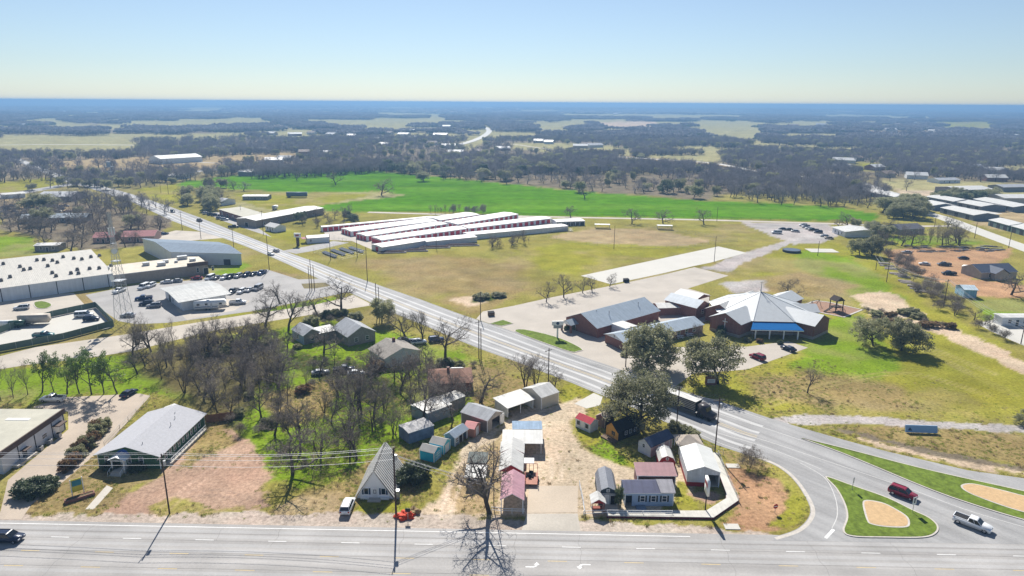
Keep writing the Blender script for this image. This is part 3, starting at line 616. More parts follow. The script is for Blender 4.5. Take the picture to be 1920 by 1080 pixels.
ROT = {'f': 0, 'r': R(90), 'b': R(180), 'l': R(270)}
MC = {}
def cached(key, fn):
    if key not in MC: MC[key] = fn()
    return MC[key]
class House:
    def __init__(s, name, label, cat, p0, p1, p2=None, W=None, L=None, prof=((0, 3), (.5, 4.2), (1, 3)), axis='x', wall=SIDEW, roof=RG_X,
                 open_='', notch=None, oh=.3, rth=.09, group=None, fascia=None, base=0.0, wside=None, gable=None):
        p0 = Vector(p0) if p0 is not None else None; p1 = Vector(p1)
        if p0 is None:
            yv = Vector(p2) - p1; yv.z = 0; W = W or yv.length; yv.normalize(); xv = Vector((yv.y, -yv.x, 0)); p0 = p1 - xv * L
        else:
            xv = p1 - p0; xv.z = 0; L = L or xv.length; xv.normalize(); yv = Vector((-xv.y, xv.x, 0))
            if W is None: W = (Vector(p2) - p1).dot(yv)
        s.L, s.W = L, W; s.e = empty(name, label, cat, (p0.x, p0.y, base), math.atan2(xv.y, xv.x), group); e = s.e; s.prof = prof
        th = .12; notch = notch or {}
        span = L if axis == 'y' else W
        P = [(a * span, z) for a, z in prof]; zl, zr = P[0][1], P[-1][1]
        def outline(side, length, top):
            pts = [(0, 0)]
            for (u0, u1, hh) in sorted(notch.get(side, [])):
                pts += [(max(u0, .0), 0), (max(u0, 0), hh), (u1, hh), (u1, 0)] if u0 > .01 else [(u1, 0)] 
            pts2 = [q for q in pts]
            pts2.append((length, 0)); pts2 += top[::-1]
            if any(u0 <= .01 for (u0, u1, hh) in notch.get(side, [])):
                n0 = [n for n in notch[side] if n[0] <= .01][0]; pts2 = [(n0[1], 0), (length, 0)] + top[::-1] + [(0, n0[2]), (n0[1], n0[2])]
            o = []
            for q in pts2:
                if not o or (abs(q[0] - o[-1][0]) + abs(q[1] - o[-1][1])) > 1e-4: o.append(q)
            return o
        tops = {}
        if axis == 'y':
            tops['f'] = P; tops['b'] = [(L - u, z) for u, z in P][::-1]; tops['r'] = [(0, zr), (W, zr)]; tops['l'] = [(0, zl), (W, zl)]
        else:
            tops['r'] = P; tops['l'] = [(W - u, z) for u, z in P][::-1]; tops['f'] = [(0, zl), (L, zl)]; tops['b'] = [(0, zr), (L, zr)]
        mb = MB(); any_ = False
        for side in 'frbl':
            ln = L if side in 'fb' else W
            if side in open_:
                gbl = gable and ((axis == 'y' and side in 'fb') or (axis == 'x' and side in 'rl'))
                if gbl:
                    ol = [(tops[side][0][0], tops[side][0][1] - .25)] + [(tops[side][-1][0], tops[side][-1][1] - .25)] + list(tops[side][::-1])
                else: continue
            else: ol = outline(side, ln, list(tops[side]))
            inset = th if side in 'rl' else 0
            pts = []
            for u, z in ol:
                if inset: u = min(max(u, inset), ln - inset) if not ((axis == 'x') and z > max(zl, zr)) else u
                pts.append(s.lp(side, u, z))
            nrm = {'f': (0, th, 0), 'b': (0, -th, 0), 'r': (-th, 0, 0), 'l': (th, 0, 0)}[side]
            mi = 1 if (wside and side in 'rl') else (2 if False else 0)
            if side in open_: fixn(MB().slab(pts, nrm, 0).build('gable', wall, e)); continue
            mb.slab(pts, nrm, mi); any_ = True
        if any_:
            o = mb.build('wall', [wall, wside or wall], e)
            fixn(o)
        posts = []
        if open_:
            for (a, b_, cx, cy) in (('f', 'l', 0, 0), ('f', 'r', L, 0), ('b', 'r', L, W), ('b', 'l', 0, W)):
                if a in open_ or b_ in open_:
                    hz_ = zl if ((axis == 'y' and cx == 0) or (axis == 'x' and cy == 0)) else zr
                    x_ = min(max(cx, .08), L - .08); y_ = min(max(cy, .08), W - .08)
                    pm = MB().box(x_ - .07, y_ - .07, 0, x_ + .07, y_ + .07, hz_ - .02)
                    pm.build('post', TRIMW if gable is None else gable, e)
        # roof solid
        seg0 = (Vector((P[1][0] - P[0][0], P[1][1] - P[0][1]))).normalized(); seg1 = (Vector((P[-1][0] - P[-2][0], P[-1][1] - P[-2][1]))).normalized()
        Q = [(P[0][0] - seg0.x * oh, P[0][1] - seg0.y * oh)] + P[1:-1] + [(P[-1][0] + seg1.x * oh, P[-1][1] + seg1.y * oh)]
        up = [(u, z + rth + .004) for u, z in Q]; dn = [(u, z + .004) for u, z in Q]
        ring = dn + up[::-1]; ln = W if axis == 'y' else L
        pts = [((u, -oh, z) if axis == 'y' else (-oh, u, z)) for u, z in ring]
        rm = MB()
        n = len(Q)
        def tp(u, z, a): return (u, a, z) if axis == 'y' else (a, u, z)
        for i in range(n - 1):
            rm.poly([tp(*up[i], -oh), tp(*up[i + 1], -oh), tp(*up[i + 1], ln + oh), tp(*up[i], ln + oh)], 0)
            rm.poly([tp(*dn[i], -oh), tp(*dn[i], ln + oh), tp(*dn[i + 1], ln + oh), tp(*dn[i + 1], -oh)], 1)
            for a in (-oh, ln + oh): rm.poly([tp(*dn[i], a), tp(*dn[i + 1], a), tp(*up[i + 1], a), tp(*up[i], a)], 1)
        for i in (0, n - 1): rm.poly([tp(*dn[i], -oh), tp(*up[i], -oh), tp(*up[i], ln + oh), tp(*dn[i], ln + oh)], 1)
        s.roof = rm.build('roof', [roof, fascia or TRIMW], e); fixn(s.roof)
        s.axis = axis
    def lp(s, side, u, z, out=0.0):
        L, W = s.L, s.W
        return {'f': (u, -out, z), 'r': (L + out, u, z), 'b': (L - u, W + out, z), 'l': (-out, W - u, z)}[side]
    def add(s, name, me, side, u, z, parent=None):
        p = s.lp(side, u, z); return put(name, me, s.e, p, ROT[side])
    def win(s, side, u, z, w=.9, h=1.2, fm=None, bars=True):
        fm = fm or TRIMW
        def fr_():
            m = MB(); f = .09
            m.box(-w / 2 - f, -.06, -f, w / 2 + f, .02, 0); m.box(-w / 2 - f, -.06, h, w / 2 + f, .02, h + f)
            m.box(-w / 2 - f, -.06, 0, -w / 2, .02, h); m.box(w / 2, -.06, 0, w / 2 + f, .02, h)
            if bars: m.box(-w / 2, -.05, h / 2 - .03, w / 2, .02, h / 2 + .03)
            return m.data('window', fm)
        def pn(): return MB().box(-w / 2, -.025, 0, w / 2, .01, h).data('pane', GLASS)
        o = s.add('window', cached(('win', w, h, fm.name, bars), fr_), side, u, z)
        p = put('pane', cached(('pane', w, h), pn), o); return o
    def door(s, side, u, w=.95, h=2.05, m=None, fm=None, z=0.02, name='door'):
        m = m or DOORW; fm = fm or TRIMW
        def d_():
            b_ = MB(); f = .1
            b_.box(-w / 2, -.045, 0, w / 2, .01, h, 0)
            b_.box(-w / 2 - f, -.06, 0, -w / 2, .01, h + f, 1); b_.box(w / 2, -.06, 0, w / 2 + f, .01, h + f, 1); b_.box(-w / 2, -.06, h, w / 2, .01, h + f, 1)
            return b_.data(name, [m, fm])
        return s.add(name, cached(('door', w, h, m.name, fm.name), d_), side, u, z)
    def ddoor(s, side, u, w=1.6, h=1.9, m=None, fm=None):
        """double shed door: two leaves with crossing battens"""
        m = m or TEAL; fm = fm or TRIMW
        def d_():
            b_ = MB(); f = .08
            for x0 in (-w / 2, .01):
                x1 = x0 + w / 2 - .01; b_.box(x0, -.04, 0, x1, .01, h, 0)
                b_.box(x0, -.06, 0, x0 + f, -.035, h, 1); b_.box(x1 - f, -.06, 0, x1, -.035, h, 1)
                for zz in (0, h * .36, h * .68, h - f): b_.box(x0 + f, -.06, zz, x1 - f, -.035, zz + f, 1)
                b_.box((x0 + x1) / 2 - .03, -.058, f, (x0 + x1) / 2 + .03, -.033, h - f, 1)
            return b_.data('door', [m, fm])
        return s.add('door', cached(('dd', w, h, m.name, fm.name), d_), side, u, .06)
    def corner_trim(s, m=None, w=.12):
        L, W = s.L, s.W; zl, zr = s.prof[0][1], s.prof[-1][1]
        for cx, cy in ((0, 0), (L, 0), (L, W), (0, W)):
            z = zl if ((s.axis == 'y' and cx == 0) or (s.axis == 'x' and cy == 0)) else zr
            x0, y0 = cx - .02 if cx == 0 else cx - w, cy - .02 if cy == 0 else cy - w
            if cy == W and cx == 0: continue      # the rear left corner shows in no view from the highway side
            MB().box(x0, y0, 0, x0 + w + .02, y0 + w + .02, z - .03).build('corner_trim', m or TRIMW, s.e)
        return s
    def floor(s, m=None, z=.12):
        MB().box(.13, .13, 0, s.L - .13, s.W - .13, z).build('floor_slab', m or CONC, s.e); return s
    def boxpart(s, name, m, x0, y0, z0, x1, y1, z1): return MB().box(x0, y0, z0, x1, y1, z1).build(name, m, s.e)
import bmesh
def fixn(o):
    bm = bmesh.new(); bm.from_mesh(o.data); bmesh.ops.recalc_face_normals(bm, faces=bm.faces); bm.to_mesh(o.data); bm.free(); return o
def gab(h, r, m=.5): return ((0, h), (m, r), (1, h))
def gambrel(h, r): return ((0, h), (.14, h + (r - h) * .62), (.5, r), (.86, h + (r - h) * .62), (1, h))
def flat(h): return ((0, h), (1, h))
def letters(e, txt, loc, rz, size, m, depth=.02, tilt=90, parent=None, name='lettering'):
    cu = bpy.data.curves.new(name, 'FONT'); cu.body = txt; cu.size = size; cu.align_x = 'CENTER'; cu.align_y = 'CENTER'; cu.extrude = depth
    o = bpy.data.objects.new(name, cu); COL.objects.link(o)
    dg = bpy.context.evaluated_depsgraph_get(); me = bpy.data.meshes.new_from_object(o.evaluated_get(dg)); bpy.data.objects.remove(o)
    me.materials.clear(); me.materials.append(m)
    q = put(name, me, e, loc, 0); q.rotation_euler = (R(tilt), 0, rz); return q

# ---------------- front row along the highway
h = House('commercial_building', 'flat roofed white commercial building with brown fascia at the left edge', 'building', None, G(8, 889), G(124, 804), L=26, prof=flat(4.6), wall=mat('white_block_wall', (.62, .62, .62), .8, var=.07), roof=RFLAT, oh=.25, rth=.1, fascia=BRN)
h.boxpart('fascia', BRN, -.28, -.28, 3.75, h.L + .28, -.003, 4.95); h.boxpart('fascia', BRN, h.L + .003, .0, 3.75, h.L + .28, h.W + .28, 4.95)
for u in (4.5, 9.5, 15, 19): h.boxpart('downpipe', DARK, h.L + .003, u, 0, h.L + .12, u + .12, 3.75)
h.door('r', 6.2, 1.4, 2.4, DOORD); h.door('r', h.W - 3, 1.2, 2.2, DOORW); h.win('r', 12.5, 1.4, 1.5, .9)
b_ = MB().box(h.L + .02, 6.9, 2.3, h.L + 1.2, 4.9, 2.42).build('awning', BRN, h.e)
h.boxpart('ramp', CONC, h.L + .02, 2.2, 0, h.L + 1.3, 8, .55); h.boxpart('porch_canopy', BRN, h.L + .02, h.W - 4.2, 2.55, h.L + 1.6, h.W - 1.4, 2.75)
h.boxpart('skylight', TRIMW, h.L - 9, 14, 4.7, h.L - 4, 15, 4.78)
for k in range(3):
    q = empty('air_conditioner', ['grey air conditioner by the white commercial wall, nearest the ramp', 'middle grey air conditioner along the white commercial wall', 'grey air conditioner farthest along the white commercial wall'][k], 'air conditioner', tuple(h.e.matrix_basis @ Vector((h.L + .8, 9.6 + k * 3, 0))), h.e.rotation_euler.z)
    MB().box(-.45, -.45, 0, .45, .45, .9).build('casing', STEEL, q); MB().tube((0, 0, .9), (0, 0, .96), .36, n=12).build('fan_guard', DARK, q)

h = House('green_house', 'long green sided house with grey roof and white gabled porch facing the highway', 'house', G(186, 876), G(302, 879), G(383, 799), prof=gab(3.0, 4.9), axis='y', wall=SIDEG, roof=mat('light_grey_shingle_roof', (.40, .40, .42), .85, var=.1, scale=2), oh=.55)
GH = h; h.corner_trim()
for u, z in ((1.9, 1.2), (8.9, 1.2)): h.win('f', u, z, .8, 1.3)
h.door('f', 5.2, 1.0, 2.1, DOORW, z=.6)
h.win('f', 6.5, 1.2, .6, 1.2)
for k in range(9): h.win('r', 2.2 + k * (h.W - 4) / 8.4, 1.1, .75, 1.35)
MB().slab([(3.7, -.001, 3.1), (6.7, -.001, 3.1), (6.2, -.001, 3.9), (5.5, -.001, 4.25), (4.5, -.001, 3.8)], (0, -.015, 0)).build('blue_gable_panel', mat('blue_panel', (.03, .10, .33), .6), h.e)
po = MB()
for x in (4.0, 6.4): po.box(x - .1, -1.9, .55, x + .1, -1.7, 2.65)
po.box(3.8, -2.0, 2.55, 6.6, -1.75, 2.75)
po.slab([(3.4, -2.25, 2.72), (5.2, -2.25, 3.5), (7.0, -2.25, 2.72), (7.0, -2.25, 2.84), (5.2, -2.25, 3.62), (3.4, -2.25, 2.84)], (0, 2.2, 0)); fixn(po.build('porch', TRIMW, h.e))
st = MB()
for k in range(4): st.box(4.1, -2.1 - .3 * (k + 1), 0, 6.3, -2.1 - .3 * k, .56 - .14 * k)
st.box(3.7, -2.1, 0, 6.7, -.01, .58); st.build('front_steps', CONC, h.e)
for x in (3.95, 6.45):
    hr = MB(); hr.tube((x, -2.0, 1.45), (x, -3.4, .9), .04); hr.tube((x, -3.4, 0), (x, -3.4, .9), .04); hr.tube((x, -2.7, .3), (x, -2.7, 1.18), .03); hr.build('handrail', TRIMW, h.e)
rp = MB().box(h.L + .02, 1.5, 0, h.L + 1.4, h.W - 2, .45); rp.build('side_ramp', CONC, h.e)
rl = MB()
for k in range(12):
    y = 1.6 + k * (h.W - 3.8) / 11; rl.tube((h.L + 1.34, y, .45), (h.L + 1.34, y, 1.4), .04)
for z in (.9, 1.4): rl.tube((h.L + 1.34, 1.6, z), (h.L + 1.34, h.W - 2.2, z), .04)
rl.build('ramp_rail', TRIMW, h.e)
for x, y in ((h.L * .62, h.W - 3), (h.L * .7, h.W - 5), (h.L * .75, h.W - 8), (h.L * .66, 2.0)): MB().tube((x, y, 3.6), (x, y, 4.9), .07).build('vent_pipe', STEEL, h.e)
House('rear_annex', 'low white roofed annex behind the long green house', 'shed', *[Vector(GH.e.matrix_basis @ Vector((x, GH.W + .1, 0))) for x in (1.5, 5.6)], W=4.2, prof=gab(2.4, 3.2), axis='y', wall=SIDEG, roof=RW_Y)

h = House('a_frame_cabin', 'steep white A-frame cabin with ribbed grey roof reaching the ground', 'cabin', G(670, 934), G(737, 935), W=10.8, prof=((0, .25), (.5, zat(G(703, 935), 884)), (1, .25)), axis='y', wall=mat('white_board', (.82, .83, .84), .6, var=.05), roof=mat('striped_metal_roof', (.22, .215, .20), .6, kind='riby', freq=.9, var=.15), oh=.35, rth=.15)
AF = h
_ap = h.prof[1][1]
for sg in (0, 1):
    m = MB(); A0 = Vector((-.28 if sg == 0 else h.L + .28, 0, .05)); A1 = Vector((h.L / 2, 0, _ap)); nn = Vector((-(A1 - A0).z, 0, (A1 - A0).x)).normalized(); nn = nn if (nn.x < 0) == (sg == 0) else -nn
    for k in range(16):
        y = -.3 + k * (h.W + .6) / 15.7; p = A0 + nn * .17; q = A1 + nn * .17 - (A1 - A0).normalized() * .1
        m.slab([(p.x, y, p.z), (p.x, y + .36, p.z), (q.x, y + .36, q.z), (q.x, y, q.z)], nn * .08)
    fixn(m.build('roof_ribs', mat('pale_roof_rib', (.62, .61, .58), .6, var=.1), h.e))
h.door('f', h.L * .5, .95, 2.05, DOORW); h.win('f', h.L * .5, 1.15, .35, .6, fm=DOORD, bars=False)
for u in (.26, .74):
    h.win('f', h.L * u, .9, .75, 1.2, bars=False)
    for d_ in (-.62, .62): h.boxpart('shutter', mat('navy_shutter', (.03, .06, .12), .6), h.L * u + d_ - .17, -.05, .85, h.L * u + d_ + .17, -.005, 2.15)
h.boxpart('door_step', CONC, h.L * .5 - 1.2, -1.3, 0, h.L * .5 + 1.2, -.01, .2)
for x in (h.L * .22, h.L * .78):
    h.boxpart('flower_box', WHITE, x - .8, -.45, .0, x + .8, -.05, .4)
MB().box(h.L + .4, -.2, 0, h.L + 1.2, .6, 1.7).build('utility_box', STEEL, tag(empty('electric_cabinet', 'grey electric cabinet beside the A-frame cabin', 'cabinet', tuple(h.e.matrix_basis @ Vector((0, 0, 0))), h.e.rotation_euler.z)))

# ---------------- shed sales lot, left row
h = House('garden_shed', 'bright teal shed nearest the highway, grey roof and teal double doors', 'shed', G(787, 861), G(814, 868), G(830, 857), prof=gab(2.15, 2.95), axis='x', wall=TEAL, roof=mat('grey_felt_roof', (.40, .38, .35), .85, var=.1), oh=.12, group='sheds for sale'); h.corner_trim(); h.ddoor('r', h.W / 2, min(1.7, h.W * .75), 1.85, TEAL)
h = House('garden_shed', 'pale teal shed second in the row, white doors', 'shed', G(806, 847), G(832, 853), G(848, 842), prof=gab(2.15, 2.95), axis='x', wall=TEAL2, roof=mat('grey_felt_roof', (.40, .38, .35)), oh=.12, group='sheds for sale'); h.corner_trim(); h.ddoor('r', h.W / 2, min(1.7, h.W * .75), 1.85, DOORW)
h = House('porch_shed', 'blue grey cabin shed with pale blue metal roof and open side porch', 'shed', G(834, 832), G(853, 838), G(883, 823), prof=gab(2.2, 3.1), axis='y', wall=BLUG, roof=RBL_Y, oh=.25, notch={'r': [(1.5, 6.0, 2.0)]}, group='sheds for sale'); h.corner_trim()
for u in (1.45, 2.9, 4.4, 5.9): h.boxpart('porch_post', TRIMW, h.L - .12, u, 0, h.L + .02, u + .12, 2.1)
h.floor(WOOD, .25); h.win('r', .75, .9, .6, .9)
h = House('garden_shed', 'salmon sided shed with red roof and white door between blue grey shed and taupe garage', 'shed', G(870, 817), G(889, 821), G(903, 810), prof=gab(2.1, 2.9), axis='x', wall=SALM, roof=RSAL, oh=.15, group='sheds for sale'); h.corner_trim(SALM); h.door('r', h.W / 2, 1.1, 1.9)
h = House('metal_garage', 'taupe metal garage with weathered grey roof and open dark bay', 'garage', G(865, 794), G(914, 811), G(948, 796), prof=gab(2.9, 4.1), axis='x', wall=WALLB, roof=RG_X, oh=.2, notch={'r': [(1.7, 4.6, 2.5)]}, wside=mat('pale_taupe_metal_wall', (.36, .32, .28), .6)); h.corner_trim()
h.boxpart('sliding_door', DOORW, h.L + .01, 4.7, .05, h.L + .08, 6.3, 2.5); h.floor()
h = House('carport', 'long pale roofed open fronted carport beside the tan metal building', 'carport', G(952, 783), G(1000, 766), W=5.0, prof=((0, 2.5), (1, 3.1)), axis='x', wall=mat('white_sheet_wall', (.58, .60, .58), .6), roof=RW_X, open_='f', oh=.35); h.boxpart('front_post', TRIMW, h.L / 2 - .06, .05, 0, h.L / 2 + .06, .17, 2.48)
h = House('metal_building', 'tan gabled metal building next to the diagonal road', 'metal building', G(980, 750), G(1015, 768), G(1046, 756), prof=gab(zat(G(1015, 768), 746), zat(G(1015, 768), 746) + 1.3), axis='y', wall=WALLT, roof=RW_Y, oh=.15); h.corner_trim()
h = House('carport', 'wide white roofed carport with bluish rear slope in the middle of the dirt lot', 'carport', G(944, 850), G(1015, 851), W=5.8, prof=gab(2.5, 3.3, .72), axis='x', wall=TRIMW, roof=RW_X, open_='fr', oh=.3)
House('open_shed', 'pale blue roofed low shed just behind the wide white carport', 'shed', G(962, 824), G(1015, 824), W=3.2, prof=((0, 2.5), (1, 2.7)), axis='x', wall=TRIMW, roof=mat('sky_blue_metal_roof', (.26, .36, .48), .6, kind='ribx', freq=1.5, spec=.1), open_='r', oh=.2)
h = House('pavilion', 'white roofed gable pavilion standing just in front of the wide carport', 'pavilion', G(939, 868), G(981, 869), W=4.2, prof=gab(2.5, 3.6), axis='y', wall=RED, roof=RW_Y, open_='frlb', gable=RED, oh=.25, group='pavilions behind the bare tree')
h = House('pavilion', 'white roofed pavilion with dark red gable between pink pavilion and wide carport', 'pavilion', G(937, 905), G(979, 906), W=6.4, prof=gab(2.7, 4.0), axis='y', wall=RED, roof=RW_Y, open_='frl', gable=RED, oh=.25, group='pavilions behind the bare tree')
h.boxpart('side_canopy', RW_X, h.L + .03, 3.4, 2.35, h.L + 2.3, 5.6, 2.43)
h = House('pavilion', 'pink roofed pavilion nearest the highway, white corner posts', 'pavilion', G(939, 962), G(981, 963), W=8.2, prof=gab(2.8, 4.0), axis='y', wall=RPNK, roof=mat('pink_metal_roof_y', (.50, .28, .32), .5, kind='riby', freq=1.4, var=.15), open_='frl', oh=.2, group='pavilions behind the bare tree')
rl = MB()
for z in (.55, .95): rl.box(-.3, -.15, z, h.L + .3, -.08, z + .09)
for x in (0, h.L / 2, h.L): rl.box(x - .05, -.08, 0, x + .05, .02, 1.1)
rl.build('front_rail', TRIMW, h.e)
h = House('tractor_lean_to', 'dark green roofed low shed left of the big bare tree', 'shed', G(879, 883), G(911, 884), W=3.0, prof=((0, 2.0), (1, 2.4)), axis='x', wall=WALLG, roof=mat('dark_green_roof', (.05, .075, .07), .6, kind='ribx', freq=1.5), open_='f')
h = House('tractor_lean_to', 'white sheet roofed open shed with red machine left of the bare tree', 'shed', G(874, 912), G(908, 913), W=3.2, prof=((0, 2.1), (1, 2.6)), axis='x', wall=WALLG, roof=RW_X, open_='frl')
# ---------------- shed sales lot, right row
h = House('garden_shed', 'white shed with bright red metal roof, two windows and a door', 'shed', G(1079, 800), G(1106, 812), G(1126, 807), prof=gab(2.15, 2.95), axis='x', wall=SIDEW, roof=RRED, oh=.15, group='sheds for sale'); h.corner_trim()
for u in (.2, .78): h.win('f', h.L * u, .95, .6, .75, fm=DOORD)
h.door('f', h.L * .5, .8, 1.9)
h = House('garden_shed', 'brown shed with tan lean roof behind the red roofed white shed', 'shed', G(1117, 797), G(1134, 804), G(1156, 797), prof=gab(2.4, 3.2), axis='y', wall=BRN, roof=mat('tan_felt_roof', (.34, .29, .24), .85, var=.12), oh=.15, group='sheds for sale'); h.corner_trim(mat('tan_trim', (.4, .36, .3), .7))
h = House('cedar_cabin', 'cedar fronted cabin with black metal roof in the live oak shade', 'cabin', G(1136, 816), G(1158, 828), G(1202, 812), prof=gab(2.4, 3.9), axis='y', wall=ORNG, roof=RBLK, oh=.35, wside=mat('black_board_side', (.02, .02, .022), .8), fascia=DARK); h.win('f', h.L * .62, 1.1, .8, .7, fm=DOORD, bars=False)
for u in (.35, .55, .75): h.win('r', h.W * u, 1.0, .6, .8)
h.boxpart('porch_deck', WOOD, -.2, -1.6, .1, h.L + .2, -.02, .3); rl = MB()
for x in (-.1, h.L + .1): rl.box(x - .05, -1.6, .3, x + .05, -1.5, 2.5)
rl.build('porch_post', WOOD, h.e); h.boxpart('porch_rail', WOOD, -.1, -1.58, 1.0, h.L + .1, -1.52, 1.1)
h = House('cabin_shed', 'white cabin shed with navy roof beside the small red barn', 'cabin', G(1196, 846), G(1219, 858), G(1263, 841), prof=gab(2.5, 3.7), axis='y', wall=SIDEW, roof=RNAVY, oh=.25, wside=mat('white_siding_red_lit', (.56, .40, .40), .7, kind='ribz', freq=2.4), fascia=DARK); h.win('f', h.L * .45, 1.6, .6, .75); h.door('r', h.W * .55, .85, 1.95, z=.1); h.boxpart('porch_post', TRIMW, h.L - .02, h.W - 1.2, 0, h.L + .1, h.W - 1.08, 2.4)  # side wall is white siding, reddish light on it painted in as pink
h = House('barn_shed', 'small red gambrel barn shed with white roof', 'shed', G(1235, 879), G(1265, 880), W=4.4, prof=gambrel(1.7, 2.95), axis='y', wall=RED, roof=RW_Y, oh=.12, group='barn sheds'); h.win('f', h.L / 2, 2.1, .4, .4); h.ddoor('f', h.L / 2, 1.7, 1.6, RED)
h = House('open_shed', 'mauve roofed open fronted shed behind the pale blue house', 'shed', G(1194, 914), G(1266, 915), W=3.6, prof=((0, 2.6), (1, 3.2)), axis='x', wall=mat('mauve_wall', (.22, .12, .12), .8), roof=RMAU, open_='f', oh=.2)
h = House('barn_shed', 'large dark slate gambrel barn shed with grey roof and white trim', 'shed', G(1121, 946), G(1157, 947), W=7.2, prof=gambrel(2.1, 3.7), axis='y', wall=SIDEN, roof=mat('slate_grey_roof', (.21, .22, .25), .5, kind='riby', freq=1.5, var=.12), oh=.15, group='barn sheds'); h.corner_trim()
h.win('f', h.L / 2, 2.75, .4, .4); h.boxpart('gable_band', TRIMW, 0, -.035, 2.2, h.L, -.004, 2.32); h.door('f', h.L * .42, .95, 1.95); h.door('f', h.L * .78, 1.0, 1.9, DARK); h.boxpart('ramp', CONC, .8, -2.2, .0, h.L, -.02, .14)
h = House('tiny_house', 'pale blue tiny house with slate roof and three white windows by the highway', 'house', G(1171, 949), G(1262, 949), W=4.4, prof=gab(2.75, 3.7, .6), axis='x', wall=SIDEB, roof=RNAVX, oh=.2, notch={'f': [(.0, 1.3, 2.2)]}); h.corner_trim()
for u in (.36, .585, .81):
    h.win('f', h.L * u, 1.0, .75, 1.1)
    for d_ in (-.66, .66): h.boxpart('shutter', DARK, h.L * u + d_ - .14, -.05, .92, h.L * u + d_ + .14, -.006, 2.18)
h.boxpart('recess_wall', SIDEN, .13, 1.1, .1, 1.42, 1.2, 2.6); h.boxpart('front_deck', mat('blue_grey_deck', (.2, .25, .32), .8), h.L * .22, -1.8, 0, h.L * .42, -.02, .25)
MB().slab([(h.L * .72, -.3, 2.86), (h.L + .22, -.3, 2.86), (h.L + .22, h.W * .6, 3.9), (h.L * .68, h.W * .6, 3.9)], (0, 0, .1)).build('roof_panel', mat('pale_grey_roof', (.42, .40, .42), .6, kind='ribx', freq=1.5), h.e)
h = House('metal_building', 'white roofed metal garage with red wainscot and open bay near the corner', 'metal building', G(1287, 911), G(1348, 914), W=9.3, prof=gab(zat(G(1287, 911), 883), zat(G(1287, 911), 883) + 1.1), axis='y', wall=mat('white_garage_wall', (.62, .65, .70), .6, kind='ribx', freq=1.4), roof=mat('bright_white_metal_roof', (.64, .64, .61), .5, kind='riby', freq=1.2, var=.05), oh=.12, notch={'f': [(3.4, 6.0, 2.6)]}, wside=WALLWY)
h.boxpart('wainscot', RED, -.01, -.02, 0, 3.38, -.002, .9); h.boxpart('wainscot', RED, -.03, 0, 0, -.002, h.W, .9); h.floor()
h = House('kiosk', 'tiny white roofed red post kiosk at the highway fence', 'kiosk', G(1110, 963), G(1133, 963), W=2.3, prof=gab(2.3, 3.0), axis='y', wall=RED, roof=RW_Y, open_='frlb', gable=mat('red_brown_post', (.25, .07, .045), .8), oh=.3); h.boxpart('bench', mat('red_brown_post', (.25, .07, .045)), .2, .9, .35, h.L - .2, 1.7, .48); h.boxpart('floor_slab', CONC, 0, 0, 0, h.L, h.W, .08)

def hip(name, label, cat, p0, p1, W, h_, r_, wall, roof, ridge=.45, oh=.5, group=None, **k):
    H_ = House(name, label, cat, p0, p1, W=W, prof=flat(h_), wall=wall, roof=roof, oh=.01, rth=.02, group=group, **k)
    L = H_.L; o = oh; a = L * (1 - ridge) / 2; t_ = .1
    m = MB(); A = [(-o, -o, h_ + .03), (L + o, -o, h_ + .03), (L + o, W + o, h_ + .03), (-o, W + o, h_ + .03)]; B, C = (a, W / 2, r_), (L - a, W / 2, r_)
    m.poly([A[0], A[1], C, B]); m.poly([A[1], A[2], C]); m.poly([A[2], A[3], B, C]); m.poly([A[3], A[0], B]); m.poly(A[::-1], 1)
    bpy.data.objects.remove(H_.roof); fixn(m.build('roof', [roof, TRIMW], H_.e)); return H_
hip('gazebo', 'tan hip roofed gazebo between navy roofed cabin and white metal garage', 'gazebo', G(1272, 852), G(1313, 852), 4, 2.3, 3.5, WALLT, mat('tan_canvas_roof', (.42, .36, .30), .9), .15, open_='frbl')

# ---------------- houses in the thicket
h = House('old_house', 'small old house with grey metal roof and pale blue wall in the thicket', 'house', G(549, 634), G(570, 647), G(593, 634), prof=gab(3, 4.5), axis='x', wall=SIDEB, roof=RG_X, wside=WALLG); h.win('f', h.L * .5, 1, .9, 1.2); h.win('r', h.W * .5, 1, .9, 1.2)
h = House('link_building', 'flat white roofed link between the two grey houses in the thicket', 'building', G(601, 642), G(632, 635), W=5, prof=((0, 2.9), (1, 3.2)), axis='x', wall=WALLG, roof=RW_X)
h = House('old_house', 'large grey boarded house with ribbed metal roof in the thicket', 'house', G(626, 632), G(653, 650), G(701, 637), prof=gab(3.2, 5.6), axis='x', wall=WALLG, roof=RG_X, oh=.4); h.win('r', h.W * .3, 1, 1, 1.2); h.win('r', h.W * .7, 1, 1, 1.2)
h = House('old_house', 'white house with tan shingle roof beside the diagonal road', 'house', G(694, 672), G(722, 691), G(786, 674), prof=gab(3.0, 5.0), axis='x', wall=SIDEW, roof=RT_X, oh=.45); h.win('r', h.W * .25, 1, .9, 1.3); h.win('r', h.W * .7, 1, .9, 1.3); h.win('f', h.L * .5, 1, .9, 1.2)
h.boxpart('chimney', BRICK, h.L * .3, h.W * .52, 4.5, h.L * .3 + .7, h.W * .52 + .7, 6.0)
h = hip('brick_house', 'low house with brown shingle hip roof and white patched roof area', 'house', G(806, 737), G(884, 734), 9.5, 2.6, 4.4, BRICK, RBR, .5); h.boxpart('chimney', BRICK, h.L * .42, h.W * .45, 3.8, h.L * .42 + .7, h.W * .45 + .7, 5.1)
MB().slab([(h.L * .5, 6.2, 4.05), (h.L * .85, 6.0, 4.08), (h.L * .8, 8.2, 3.42), (h.L * .55, 8.6, 3.3)], (0, 0, .08)).build('roof_tarpaulin', mat('white_tarp', (.7, .7, .68), .7, var=.25, scale=2), h.e)
